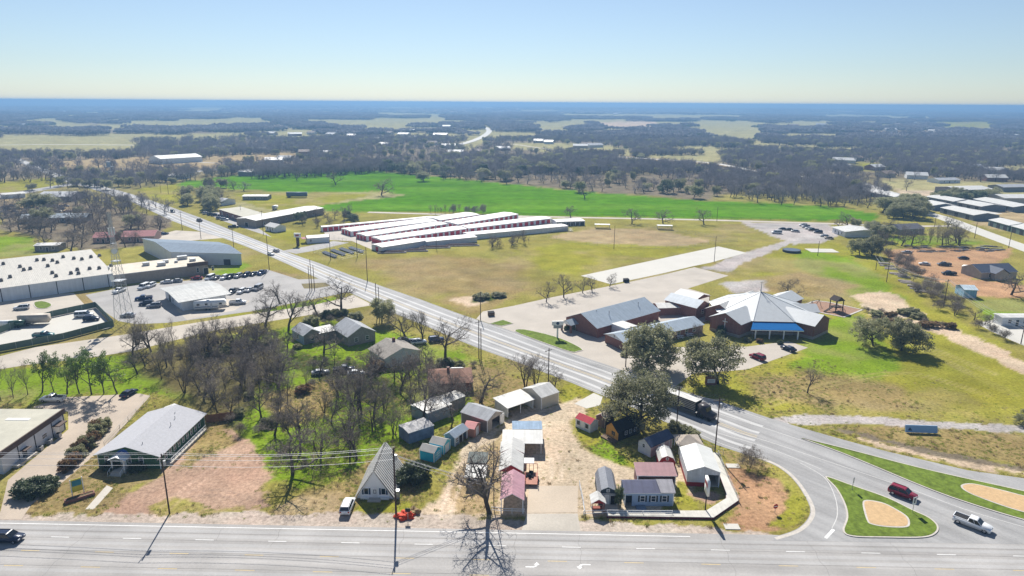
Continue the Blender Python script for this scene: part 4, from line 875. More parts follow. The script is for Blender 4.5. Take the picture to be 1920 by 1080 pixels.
h = House('mobile_home', 'white flat roofed mobile home behind the porch shed, bluish wall', 'mobile home', G(772, 781), G(802, 797), G(850, 781), prof=((0, 2.9), (.5, 3.15), (1, 2.9)), axis='y', wall=mat('grey_blue_wall', (.25, .28, .34), .8, var=.2), roof=RW_Y, oh=.15)
h = House('mobile_home', 'white roofed mobile home against the brown hip roofed house', 'mobile home', G(818, 765), G(838, 775), G(878, 764), prof=((0, 2.7), (.5, 3.0), (1, 2.7)), axis='y', wall=WALLG, roof=RW_Y, oh=.15)
h = House('mobile_home', 'weathered pale trailer home at the thicket edge above the teal shed', 'mobile home', G(748, 818), G(767, 833), G(809, 814), prof=((0, 2.6), (.5, 2.9), (1, 2.6)), axis='y', wall=mat('weathered_blue_wall', (.13, .16, .24), .85, var=.3), roof=mat('weathered_pale_roof', (.42, .41, .41), .7, kind='riby', var=.3), oh=.1)

# ---------------- church
CH = empty('church', 'large brick church with faceted white metal roof, steeple spire and blue canopy', 'church')
def cpart(mb, name, mats): return fixn(mb.build(name, mats, CH))
EV = 4.6
cE = G(1450, 602, EV); dirx = (G(1487, 602.5, EV) - G(1413, 601, EV)); side = dirx.length; dirx.normalize(); diry = Vector((-dirx.y, dirx.x, 0))
apo = side / 2 * (1 + math.sqrt(2)); cC = Vector((cE.x, cE.y, 0)) + diry * apo; RZ = zat(cC, 547)
oc = [Vector((cC.x, cC.y, 0)) + dirx * (math.cos(a) * apo / math.cos(R(22.5))) + diry * (math.sin(a) * apo / math.cos(R(22.5))) for a in [R(-112.5 + 45 * k) for k in range(8)]]
z_ = lambda p, z: (p.x, p.y, z)
m = MB(); m.slab([z_(p, .9) for p in oc], (0, 0, EV - .91)); cpart(m, 'sanctuary_wall', BRICK)
m = MB(); m.slab([z_(cC + (p - cC) * 1.006, 0) for p in oc], (0, 0, .9)); cpart(m, 'stone_base', BLOCK)
m = MB()
oo = [cC + (p - cC) * 1.04 for p in oc]
for i in range(8): m.poly([z_(oo[i], EV), z_(oo[(i + 1) % 8], EV), z_(cC, RZ)])
m.poly([z_(p, EV - .05) for p in oo[::-1]], 1)
for i in range(8): m.poly([z_(oo[i], EV - .05), z_(oo[(i + 1) % 8], EV - .05), z_(oo[(i + 1) % 8], EV), z_(oo[i], EV)], 1)
RCH = mat('pale_standing_seam_roof', (.47, .49, .50), .5, var=.06, scale=.8)
cpart(m, 'sanctuary_roof', [RCH, TRIMW])
m = MB()
for i in range(8): m.tube(z_(oo[i], EV + .05), z_(cC, RZ + .03), .09, n=4)
m.build('ridge_cap', STEEL, CH)
m = MB(); m.tube(z_(cC, RZ - .2), z_(cC, RZ + 1.4), .22, .14, 8); m.tube(z_(cC, RZ + 1.4), z_(cC, RZ + 4.2), .13, .02, 8)
m.tube(z_(cC - dirx * .6, RZ + 3.1), z_(cC + dirx * .6, RZ + 3.1), .06, n=6); m.build('steeple', STEEL, CH)
def wing(label, k, width, out, rh, name):
    """gabled brick wing leaving facet k of the octagon, as (wall, base, roof)"""
    a, b2 = oc[k], oc[(k + 1) % 8]; mid = (a + b2) / 2; n = (mid - cC); n.normalize(); tdir = (b2 - a).normalized()
    f0, f1 = mid - tdir * width / 2 + n * out, mid + tdir * width / 2 + n * out
    bk = -n * (out + 5)
    m = MB(); m.slab([z_(f0, .9), z_(f1, .9), z_(f1, EV - .02), z_(mid + n * out, rh), z_(f0, EV - .02)], bk); cpart(m, 'wing_wall', BRICK)
    e0, e1 = f0 - tdir * .06 + n * .06, f1 + tdir * .06 + n * .06
    m = MB(); m.slab([z_(e0, 0), z_(e1, 0), z_(e1, .9), z_(e0, .9)], bk); cpart(m, 'stone_base', BLOCK)
    w2 = width / 2 + .5; s_ = (rh - EV) / (width / 2); zo = EV - s_ * .5
    c_ = mid + n * (out + .4)
    m = MB(); m.slab([z_(c_ - tdir * w2, zo + .02), z_(c_, rh + .02), z_(c_ + tdir * w2, zo + .02), z_(c_ + tdir * w2, zo + .14), z_(c_, rh + .14), z_(c_ - tdir * w2, zo + .14)], bk - n * 1); cpart(m, 'wing_roof', [RCH])
    return mid + n * out, n, tdir
fc, fn, ft = wing('', 7, side * .86, 6.5, 7.0, 'w')
m = MB(); q = fc + fn * .04
m.slab([z_(q - ft * .12, 1.9), z_(q + ft * .12, 1.9), z_(q + ft * .12, 5.3), z_(q - ft * .12, 5.3)], fn * .12); m.slab([z_(q - ft * .85, 4.1), z_(q - ft * .125, 4.1), z_(q - ft * .125, 4.34), z_(q - ft * .85, 4.34)], fn * .12); m.slab([z_(q + ft * .125, 4.1), z_(q + ft * .85, 4.1), z_(q + ft * .85, 4.34), z_(q + ft * .125, 4.34)], fn * .12)
cpart(m, 'wall_cross', TRIMW)
wing('', 1, side * .86, 6.5, 7.0, 'w'); wing('', 3, side * .7, 7.5, 6.4, 'w'); wing('', 2, side * .6, 3.5, 6.2, 'w')
# blue canopy on posts in front of facet 0
a, b2 = oc[0], oc[1]; n = -diry
c0_, c1_ = a - dirx * 2.0 + n * 4.6, b2 + dirx * 2.0 + n * 4.6
m = MB(); m.slab([z_(a - dirx * .3 + n * .5, EV - .35), z_(b2 + dirx * .3 + n * .5, EV - .35), z_(c1_, 3.05), z_(c0_, 3.05)], (0, 0, .1)); cpart(m, 'canopy', mat('cobalt_metal_roof', (.015, .13, .36), .9, var=.1, spec=.05))
m = MB(); m.slab([z_(c0_ - n * .1, 2.75), z_(c1_ - n * .1, 2.75), z_(c1_, 2.75), z_(c0_, 2.75)], (0, 0, .28)); cpart(m, 'canopy_beam', TRIMW)
for k in range(4):
    p = c0_ + (c1_ - c0_) * (.1 + .8 * k / 3) - n * .35; MB().box(p.x - .17, p.y - .17, 0, p.x + .17, p.y + .17, 2.75).build('canopy_post', TRIMW, CH)
for k in range(4):
    p = a + (b2 - a) * (.2 + .2 * k) + n * .05; m = MB(); m.slab([z_(p - dirx * .5, 1), z_(p + dirx * .5, 1), z_(p + dirx * .5, 2.6), z_(p - dirx * .5, 2.6)], n * .05); cpart(m, 'window', GLASS)
# low halls of the church, each a building of its own mass
h = House('church_hall', 'long church hall with blue grey metal roof and brick gable toward the road', 'church hall', G(1061, 613), G(1119, 634), G(1238, 601), prof=gab(3.4, zat(G(1089, 624), 588)), axis='y', wall=BRICK, roof=RBL_Y, oh=.4)
HL = h
for x, y in ((.55, .2), (.75, .3), (.7, .8)): MB().tube((h.L * x, h.W * y, 3.6), (h.L * x, h.W * y, 6.6), .12).build('vent_pipe', STEEL, h.e)
m = MB(); m.slab([(1.2, -3.6, 2.6), (3.6, -3.6, 3.9), (6, -3.6, 2.6), (6, -3.6, 2.72), (3.6, -3.6, 4.02), (1.2, -3.6, 2.72)], (0, 3.6, 0)); fixn(m.build('porch_roof', RBL_Y, h.e)); m = MB(); m.slab([(1.6, -3.4, 2.6), (5.6, -3.4, 2.6), (3.6, -3.4, 3.75)], (0, .1, 0)); m.build('porch_gable', TRIMW, h.e)
for x in (1.5, 5.7): h.boxpart('porch_post', BRICK, x - .25, -3.5, 0, x + .25, -3.0, 2.6)
h.door('f', 3.6, 1.8, 2.3, DOORD)
h = House('church_hall', 'lower church hall with pale gabled roof and white gable front', 'church hall', G(1134, 642), G(1169, 658), G(1303, 618), prof=gab(2.7, 4.2), axis='y', wall=BRICK, roof=RBL_Y, oh=.4)
m = MB(); m.slab([(.2, -.01, 2.72), (h.L - .2, -.01, 2.72), (h.L / 2, -.01, 4.1)], (0, -.03, 0)); m.build('gable_panel', SIDEW, h.e)
m = MB().box(h.L / 2 - .05, -.09, 2.95, h.L / 2 + .05, -.045, 3.8).box(h.L / 2 - .3, -.09, 3.4, h.L / 2 - .052, -.045, 3.5).box(h.L / 2 + .052, -.09, 3.4, h.L / 2 + .3, -.045, 3.5).build('gable_cross', DOORD, h.e)
for k in range(7): h.win('r', 9 + k * 3.4, 1, 1.1, 1.3)
h = House('church_hall', 'white flat section joining the two church halls', 'church hall', G(1146, 627), G(1172, 637), W=5, prof=flat(3.6), wall=SIDEW, roof=RW_X, oh=.1)
h = House('church_link', 'low link with pale roof between long church hall and small brick block', 'church hall', G(1234, 592), G(1292, 590), W=6, prof=gab(2.8, 3.6), axis='x', wall=BRICK, roof=RW_X, oh=.3)
h = House('church_block', 'small brick block with blue grey gable roof beside the sanctuary', 'church hall', G(1304, 599), G(1328, 591), W=13, prof=gab(4.2, 6.0), axis='y', wall=BRICK, roof=RBL_Y, oh=.4); h.win('f', h.L / 2, 1.4, 1.2, 1.4)
h = House('porte_cochere', 'white roofed drive-through porch on brick piers at the church car park', 'porch', G(1262, 571), G(1302, 582), W=9, prof=gab(3.9, 5.2), axis='y' if False else 'x', wall=BRICK, roof=RW_X, open_='frlb', gable=BRICK, oh=.4)
h = House('entrance_hall', 'white roofed church entrance hall between porch and sanctuary', 'church hall', G(1322, 600), G(1372, 612), W=24, prof=gab(4.2, zat(G(1350, 590), 556)), axis='y', wall=BRICK, roof=RW_Y, oh=.4)

# ---------------- storage units
RST = mat('storage_roof', (.60, .57, .55), .5, var=.10, scale=.4, kind='riby', freq=.8)
def storage(label, p0, p1, p2, doors_end=3, dm=None, nd=None, front=True, hgt=2.7):
    dm = dm or DOORR
    h = House('storage_building', label, 'storage building', G(*p0), G(*p1), G(*p2), prof=((0, hgt), (.5, hgt + .35), (1, hgt)), axis='y', wall=WALLW, roof=RST, oh=.15, wside=WALLWY, group='storage unit buildings', fascia=mat('storage_trim', (.6, .5, .5), .6))
    for k in range(doors_end): h.door('f', h.L * (k + .65) / (doors_end + .3), min(2.2, h.L / (doors_end + 1.2)), 2.1, dm, dm, name='roller_door')
    if front:
        n = nd or int(h.W / 4.2)
        for k in range(n): h.door('r', h.W * (k + .6) / (n + .2), 2.3, 2.1, dm, dm, name='roller_door')
    return h
h = storage('shallow storage building at the back left, red doors facing the yard', (601, 433), (604, 434.5), (793, 409), 0, None, 22)
storage('second storage building from the back, three red end doors', (640, 437), (659, 443), (801, 418), 3)
storage('third storage building from the back, long red door row', (668, 447), (688, 452), (829, 426), 3)
storage('storage building with white end doors behind the front pair', (697, 454), (716, 460), (861, 434), 5, None, 14)
DW = mat('pale_roller_door', (.5, .5, .52), .6)
h = storage('front left storage building with blank white wall and one red side door', (697, 468), (717, 474), (794, 460), 1, None, front=False)
RTX = mat('red_lettering', (.32, .05, .06), .6)
h2 = storage('front middle storage building with blank white wall beside the bare trees', (788, 457), (800, 463), (878, 447), 0, None, front=False)
h3 = storage('front right storage building running behind the bare trees', (868, 445), (880, 450), (1037, 424), 0, None, front=False)
storage('rear storage building of the right hand block, red doors', (801, 416), (826, 421), (893, 409), 3)
storage('middle storage building of the right hand block, red doors', (831, 424), (858, 429), (969, 409), 3)
storage('front storage building of the right hand block, red doors', (861, 432), (879, 437), (1018, 414), 3)
h = storage('end storage building with dark doors by the ball field', (1034, 419), (1043, 424.5), (1086, 417), 0, DOORD, 6)
h = House('storage_office', 'small white storage office with red trim by the gate', 'office', G(577, 457), G(618, 454), W=7.5, prof=gab(2.8, 3.6), axis='x', wall=WALLW, roof=RW_X, oh=.2, fascia=RED); h.door('l', 3, .9, 2.0, DOORD); h.win('f', h.L * .15, 1, 1, 1.1)
h.boxpart('red_porch_roof', RPINK, -2.6, .5, 2.5, -.25, 6, 2.6)

# ---------------- civic / school complex on the left
hq = zat(G(0, 562), 537)
h = House('school_building', 'long white metal building with rows of dark roof vents', 'school building', G(-150, 588), G(215, 536), W=(G(0, 497, hq + 1.6) - G(0, 539, hq)).length * 1.38, prof=((0, hq), (1, hq + 1.6)), axis='x', wall=WALLW, roof=mat('white_seamed_roof', (.49, .46, .40), .5, kind='ribx', freq=.55, var=.1), oh=.3)
for k in range(12): h.boxpart('downpipe', DARK, h.L - 2 - k * 8.6, -.12, 0, h.L - 1.75 - k * 8.6, -.004, hq - .1)
VN = MB().box(-.6, -.7, 0, .6, .7, .7).tube((0, 0, .7), (0, 0, 1.15), .55, .5, 8)
vme = VN.data('roof_vent', mat('dark_roof_vent', (.16, .15, .14), .7))
rv = [(38, 502), (7, 498), (45, 507), (57, 505), (70, 491), (83, 490), (90, 500), (99, 491), (108, 494), (119, 485), (139, 487), (154, 488), (171, 484), (187, 482), (19, 519), (98, 511), (105, 516), (133, 511), (145, 505), (147, 511), (168, 503), (186, 502), (208, 498), (2, 525)]
Mi = h.e.matrix_basis.inverted()
for px, py in rv:
    p = Mi @ G(px, py, hq + .9); v = put('roof_vent', vme, h.e, (p.x, p.y, hq + 1.6 * min(max(p.y / h.W, 0), 1) + .09))
h = House('school_wing', 'flat roofed tan brick school wing with rooftop machines', 'school building', G(216, 535.5), G(391, 513), W=19, prof=flat(4.2), wall=BRICKT, roof=RFLW, oh=.15, rth=.2)
for k, (x, y, a, b2, c) in enumerate([(12, 10, 2.5, 2, 1.3), (17, 6, 3, 2.2, 1.4), (20, 11, 2, 2, 1.2), (26, 14, 4, 2, 1.5), (30, 8, 2.2, 2.2, 1.1), (24, 9, 1.2, 1.2, .9)]):
    h.boxpart('rooftop_unit', STEEL, x, y, 4.41, x + a, y + b2, 4.41 + c)
for u in (31, 37): h.win('f', u, 1.2, .8, 1.8)
h.door('f', 34.2, 1.8, 2.6, DOORD)
h.boxpart('brown_fascia', BRN, 27, -.6, 4.0, h.L + .2, -.16, 5.6)
gc = [G(267, 447, 6.4), G(320, 472, 6.2), G(452, 475.5, 5.2), G(409, 454, 5.6)]; go_ = Vector((gc[1].x, gc[1].y, 0))
GY = empty('gymnasium', 'tall skewed gymnasium with broad blue grey roof next to the road', 'gymnasium', tuple(go_)); gl = [p - go_ for p in gc]
for i, wm in ((0, WALLWY), (1, mat('pale_gym_wall', (.58, .62, .66), .7, var=.06)), (2, WALLWY), (3, WALLW)):
    a_, b_ = gl[i], gl[(i + 1) % 4]; inn = ((gl[0] + gl[1] + gl[2] + gl[3]) / 4 - (a_ + b_) / 2); inn.z = 0; inn = inn.normalized() * .15; t_ = (b_ - a_).normalized() * .16
    fixn(MB().slab([(a_.x + t_.x, a_.y + t_.y, 0), (b_.x - t_.x, b_.y - t_.y, 0), tuple(b_ - t_ + Vector((0, 0, -.02))), tuple(a_ + t_ + Vector((0, 0, -.02)))], inn).build('wall', wm, GY))
gm_ = (gl[0] + gl[1] + gl[2] + gl[3]) / 4; gx = [gm_ + (p - gm_) * 1.03 for p in gl]; r0 = (gx[0] + gx[1]) / 2 + Vector((0, 0, 1.5)); r1 = (gx[2] + gx[3]) / 2 + Vector((0, 0, 1.2)); rf = MB()
rf.poly([gx[1], gx[2], r1, r0]); rf.poly([gx[3], gx[0], r0, r1]); rf.poly([gx[0], gx[1], r0], 1); rf.poly([gx[2], gx[3], r1], 1); rf.poly([gx[3], gx[2], gx[1], gx[0]], 1); fixn(rf.build('roof', [mat('slate_blue_gym_roof', (.20, .25, .31), .8, kind='ribx', freq=1.4, var=.12, spec=.1), WALLW], GY))
a_, b_ = gl[1], gl[2]; t_ = (b_ - a_); t_.z = 0; ln_ = t_.length; t_.normalize(); nn = Vector((t_.y, -t_.x, 0)); p = Vector((a_.x, a_.y, 0)) + t_ * ln_ * .74
fixn(MB().slab([tuple(p), tuple(p + t_ * 3), tuple(p + t_ * 3 + Vector((0, 0, 2.6))), tuple(p + Vector((0, 0, 2.6)))], nn * .06).build('door', DOORD, GY))
# metal office with overhanging roof, placed from its roof corners
ra, rb, rc = G(328, 565, 4.0), G(430, 548, 4.0), G(385, 524.5, 4.2)
h = House('metal_office', 'square metal office with wide overhanging grey roof among parked cars', 'office', ra + (rb - ra).normalized() * 2.2 * 1.0, rb - (rb - ra).normalized() * 1.4, W=(rc - rb).length - 2, prof=((0, 3.8), (.5, 4.7), (1, 3.8)), axis='x', wall=WALLW, roof=mat('worn_galvanised_roof', (.42, .42, .40), .5, kind='ribx', freq=1.0, var=.2), oh=1.6, wside=WALLWY); h.door('l', 6, 2.6, 2.6, DOORD); h.win('l', 10, 1, 1.5, 1.2)

# ---------------- mid-left: strip mall, homes
def far_house(name, label, cat, p0, p1, W, hh, rr, wall, roof, axis='x', wins=2, group=None, p2=None, oh=.35):
    h = House(name, label, cat, G(*p0), G(*p1), G(*p2) if p2 else None, W=None if p2 else W, prof=gab(hh, rr), axis=axis, wall=wall, roof=roof, group=group, oh=oh)
    for k in range(wins): h.win('f', h.L * (k + .5) / max(wins, 1), 1.0, 1.1, 1.3)
    if wins: h.door('f', h.L * .5 if wins != 1 else h.L * .2, 1, 2.05, DOORD)
    return h
h = House('strip_mall', 'brick fronted strip mall wing facing the road with parked cars before it', 'shop building', G(412, 403), G(476, 424), W=14, prof=((0, 3.7), (1, 3.9)), axis='x', wall=BRICK, roof=RFLAT, oh=.5, fascia=BRN)
for k in range(6): h.door('f', h.L * (k + .5) / 6, 2.2, 2.4, GLASS)
h = House('strip_mall', 'long tan walled strip mall wing with pale weathered metal roof', 'shop building', G(481, 427), G(607, 402), W=16, prof=((0, 4.2), (.5, 5), (1, 4.2)), axis='x', wall=WALLB, roof=RW_X, oh=.3, wside=BRICKT)
for k in range(8): h.win('f', 6 + k * (h.L - 10) / 8, 1, 1.2, 1.3)
h.door('l', h.W * .5, 2.4, 2.4, DOORD)
far_house('cottage', 'small white cottage with pale roof beside the strip mall', 'house', (498, 432), (516, 436), 0, 2.8, 4.2, SIDEW, RW_X, p2=(537, 433))
far_house('frame_house', 'white house behind dark trees above the strip mall', 'house', (379, 382), (416, 386), 12, 3, 4.6, SIDEW, RG_X)
far_house('carport_house', 'low house with long white carport roof at the bright field edge', 'house', (455, 375), (502, 375), 10, 2.8, 3.4, WALLG, RW_X)
far_house('brick_house', 'pink walled house with faded red roof nearest the school wing', 'house', (228, 455), (290, 453), 13, 3, 5, WALLP, RPINK)
far_house('brick_house', 'pink brick house with shaded porch left of the lattice tower', 'house', (175, 456), (213, 455), 11, 2.9, 4.7, WALLP, RPINK)
far_house('mobile_home', 'grey mobile home with curved pale roof behind the school building', 'mobile home', (66, 472), (112, 471), 7, 3, 3.6, WALLG, RW_X)
far_house('workshop', 'dark sided workshop with pale metal roof at the far left crossroads', 'workshop', (68, 378), (133, 378), 22, 3.6, 6, mat('dark_green_wall', (.06, .08, .08), .8), RG_X, wins=0)
far_house('long_shed', 'low pale shed at the left edge near the crossroads', 'shed', (5, 373), (48, 370), 10, 3, 3.8, WALLW, RW_X, wins=0)
for k, (a, b2, t_) in enumerate([((40, 420), (78, 418), 'first tin roofed house among bare trees, from the left edge'), ((92, 418), (128, 417), 'tin roofed house in the middle of the bare tree block'), ((130, 418), (162, 417), 'tin roofed house nearest the lattice tower among bare trees')]):
    far_house('tin_roof_house', t_, 'house', a, b2, 12, 3, 4.8, WALLG, mat('blue_tin_roof', (.40, .45, .48), .45, var=.35, scale=.8), group='tin roofed houses')
far_house('depot', 'large pale depot with long white roof beyond the crossroads', 'depot', (302, 308), (380, 303), 30, 6, 9, WALLW, RW_X, wins=0)
far_house('low_shed', 'long low pale shed beside the blue truck road', 'shed', (318, 338), (357, 334), 14, 4, 5, WALLW, RW_X, wins=0)
far_house('hay_shed', 'white roofed hay shed in bare trees behind the bright field, left one', 'shed', (447, 330), (472, 330), 16, 4, 5.5, WALLG, RW_X, wins=0, group='hay sheds')
far_house('hay_shed', 'white roofed hay shed in bare trees behind the bright field, right one', 'shed', (476, 326), (516, 324), 14, 4, 5.5, WALLG, RW_X, wins=0, group='hay sheds')
# ---------------- right side
rw = [((1600, 362), (1648, 372), (1662, 367), 'warehouse at the left end of the track side row'), ((1650, 372), (1676, 378), (1684, 372), 'short warehouse second in the track side row'), ((1722, 388), (1748, 395), (1768, 389), 'warehouse half hidden by the dark evergreen clump'), ((1762, 399), (1824, 414), (1842, 407), 'long warehouse with dark gable along the side street'),
      ((1734, 377), (1786, 387), (1800, 381), 'warehouse behind the rail track, first of three'), ((1793, 388), (1838, 397), (1857, 391), 'warehouse behind the rail track, second of three'), ((1822, 382), (1898, 398), (1914, 391), 'longest warehouse of the far right cluster'),
      ((1852, 423), (1890, 434), (1910, 428), 'green walled warehouse along the side street'), ((1894, 435), (1935, 447), (1955, 440), 'green walled warehouse at the right edge')]
for k, (a, b2, c, t_) in enumerate(rw):
    h = House('warehouse', t_, 'warehouse', G(*a), G(*b2), G(*c), prof=gab(3.6, 5.0), axis='x', wall=mat('green_grey_wall', (.12, .17, .16), .8) if k >= 7 else mat('slate_metal_wall', (.17, .19, .22), .7, var=.12), roof=RW_X, oh=.3, group='pale roofed warehouses')
    for j in range(3): h.door('f', h.L * (j + .5) / 3, 3, 2.6, DOORD, DOORD)
far_house('depot', 'big white roofed depot behind evergreens on the right', 'depot', (1797, 368), (1861, 366), 24, 5, 6.5, WALLG, RW_X, wins=0)
far_house('depot', 'white roofed depot at the far right edge', 'depot', (1882, 384), (1950, 384), 22, 5, 6.5, WALLT, RW_X, wins=0)
far_house('farm_house', 'long low pale house among evergreens on the right', 'house', (1760, 344), (1800, 343), 14, 3, 4.5, SIDEW, RG_X)
far_house('barn', 'dark open barn at the right edge near the fields', 'barn', (1880, 360), (1930, 359), 16, 4, 5.5, WALLG, RG_X, wins=0)
h = far_house('hall', 'white hall with pale roof beside the gravel car park', 'hall', (1560, 436), (1584, 445), 0, 3.2, 4.2, SIDEW, RW_X, p2=(1620, 434), oh=.6)
far_house('cottage', 'dark roofed house behind a row of bare trees on the right', 'house', (1685, 440), (1732, 438), 12, 3, 5, WALLG, mat('dark_slate_roof', (.09, .09, .11), .8, var=.2))
h = far_house('slate_house', 'house with several dark slate gables beside the dirt yard', 'house', (1838, 524), (1905, 522), 11, 3, 5.4, mat('stone_wall', (.36, .33, .29), .9, var=.15), mat('slate_roof', (.05, .065, .105), .7, var=.2, scale=1.5))
m = MB(); m.slab([(4, -3, 2.9), (7.5, -3, 5.0), (11, -3, 2.9), (11, -3, 3.02), (7.5, -3, 5.12), (4, -3, 3.02)], (0, 8, 0)); fixn(m.build('cross_gable', mat('slate_roof', (.05, .065, .105)), h.e)); m = MB(); m.slab([(4.4, -2.6, 0), (10.6, -2.6, 0), (10.6, -2.6, 3.0), (7.5, -2.6, 4.85), (4.4, -2.6, 3.0)], (0, 2.5, 0)); m.build('gable_wall', mat('stone_wall', (.36, .33, .29)), h.e)
h = far_house('blue_barn', 'light blue metal barn standing in grass near power lines', 'barn', (1806, 558), (1830, 559), 7, 3.2, 4.2, mat('light_blue_metal_wall', (.28, .48, .68), .6, kind='ribx', freq=1.5), mat('light_blue_metal_roof', (.50, .60, .66), .5, kind='ribx', freq=1.5), wins=0)
h = far_house('site_trailer', 'long white site trailer on the slab at the right edge', 'trailer', (1877, 611), (1935, 611), 4, 3.0, 3.2, SIDEW, RW_X)

# ---------------- distant houses, each a few pixels
hrnd = random.Random(12)
FARW = [mat('far_white_wall', (.62, .62, .60), .7), mat('far_tan_wall', (.42, .36, .28), .8), mat('far_brick_wall', (.26, .14, .10), .85)]; FARR = [RW_X, RG_X, mat('far_brown_roof', (.20, .15, .12), .8), mat('far_white_roof', (.50, .50, .49), .6)]
for i, (x, y) in enumerate([(496, 306), (520, 302), (560, 290), (595, 292), (500, 253), (540, 255), (575, 252), (610, 255), (650, 258), (700, 265), (720, 252), (760, 248), (745, 255), (765, 262), (790, 246), (805, 250), (812, 256), (830, 240), (800, 272), (828, 278), (710, 275), (840, 290), (880, 288), (930, 283), (1020, 270), (1075, 278), (1090, 275), (1105, 277), (1000, 268), (1640, 320), (1690, 312), (1560, 318), (1510, 316), (1560, 305), (1600, 302), (1700, 255), (1740, 258), (1750, 252), (1835, 254), (1850, 258), (1870, 262), (1880, 256), (1890, 262), (1845, 263), (1905, 258), (1660, 246), (1680, 234), (1715, 232), (1740, 248), (1760, 245), (1480, 238), (1530, 236), (1625, 236), (1800, 215), (1850, 217), (35, 236), (30, 233), (70, 210), (80, 209), (116, 208), (660, 204), (690, 201), (770, 203), (785, 208), (800, 203), (830, 207), (880, 204), (905, 202), (930, 208), (965, 207), (990, 210), (1050, 200), (1005, 212), (1150, 215), (415, 204), (300, 250), (90, 252), (400, 282), (440, 280), (470, 285), (1850, 340), (1700, 335), (1660, 333), (1820, 320), (1840, 325)]):
    p = G(x, y); zt = float(terrain(p.x, p.y)); k = 1 + p.y / 4200; L, W, h, r = hrnd.uniform(12, 22) * k, hrnd.uniform(9, 13) * k, 3.2 * min(k, 1.8), 5.2 * min(k, 1.8)
    e = empty('distant_house', 'pale distant house showing as a bright dot among the far woods', 'house', (p.x, p.y, zt), hrnd.uniform(-.5, .5), 'distant houses among the woods')
    MB().slab([(0, 0, 0), (0, W, 0), (0, W, h), (0, W / 2, r), (0, 0, h)], (L, 0, 0)).build('wall', FARW[i % 3], e); fixn(e.children[0])
    fixn(MB().slab([(-.5, -.8, h - .2), (-.5, W / 2, r + .1), (-.5, W + .8, h - .2), (-.5, W + .8, h), (-.5, W / 2, r + .4), (-.5, -.8, h)], (L + 1, 0, 0)).build('roof', FARR[(i * 7) % 4], e))
# ================================================================ VEHICLES
def paint(n, c, r=.28): return mat('car_paint_' + n, c, r, var=.03, spec=.6)
PAINTS = {'white': (.74, .75, .76), 'black': (.012, .012, .014), 'silver': (.36, .37, .39), 'grey': (.10, .105, .115), 'blue': (.02, .045, .13), 'red': (.22, .012, .03), 'navy': (.012, .02, .05), 'tan': (.38, .31, .23), 'teal': (.02, .13, .14), 'green': (.03, .08, .05)}
PAINTS = {k: paint(k, v) for k, v in PAINTS.items()}
CARGLASS = glass('car_glass', (.012, .016, .022)); LAMP = mat('headlamp_lens', (.75, .76, .78), .15, var=.02); TAIL = mat('tail_lamp_lens', (.35, .01, .01), .2, var=.02); CHROME = mat('bare_metal_rim', (.5, .5, .52), .3, .8, var=.05)
def bevel(o, w=.06, seg=2):
    bm = bmesh.new(); bm.from_mesh(o.data); bmesh.ops.recalc_face_normals(bm, faces=bm.faces)
    bmesh.ops.bevel(bm, geom=[e for e in bm.edges if e.is_manifold and e.calc_face_angle(0) > .5], offset=w, segments=seg, affect='EDGES', clamp_overlap=True)
    for f in bm.faces: f.smooth = True
    bm.to_mesh(o.data); bm.free(); return o
CP = {}
SPEC = {'sedan': (4.75, 1.82, .98, 1.44), 'suv': (4.85, 1.92, 1.10, 1.76), 'pickup': (5.85, 1.98, 1.16, 1.86), 'van': (5.6, 2.0, 1.2, 2.1)}
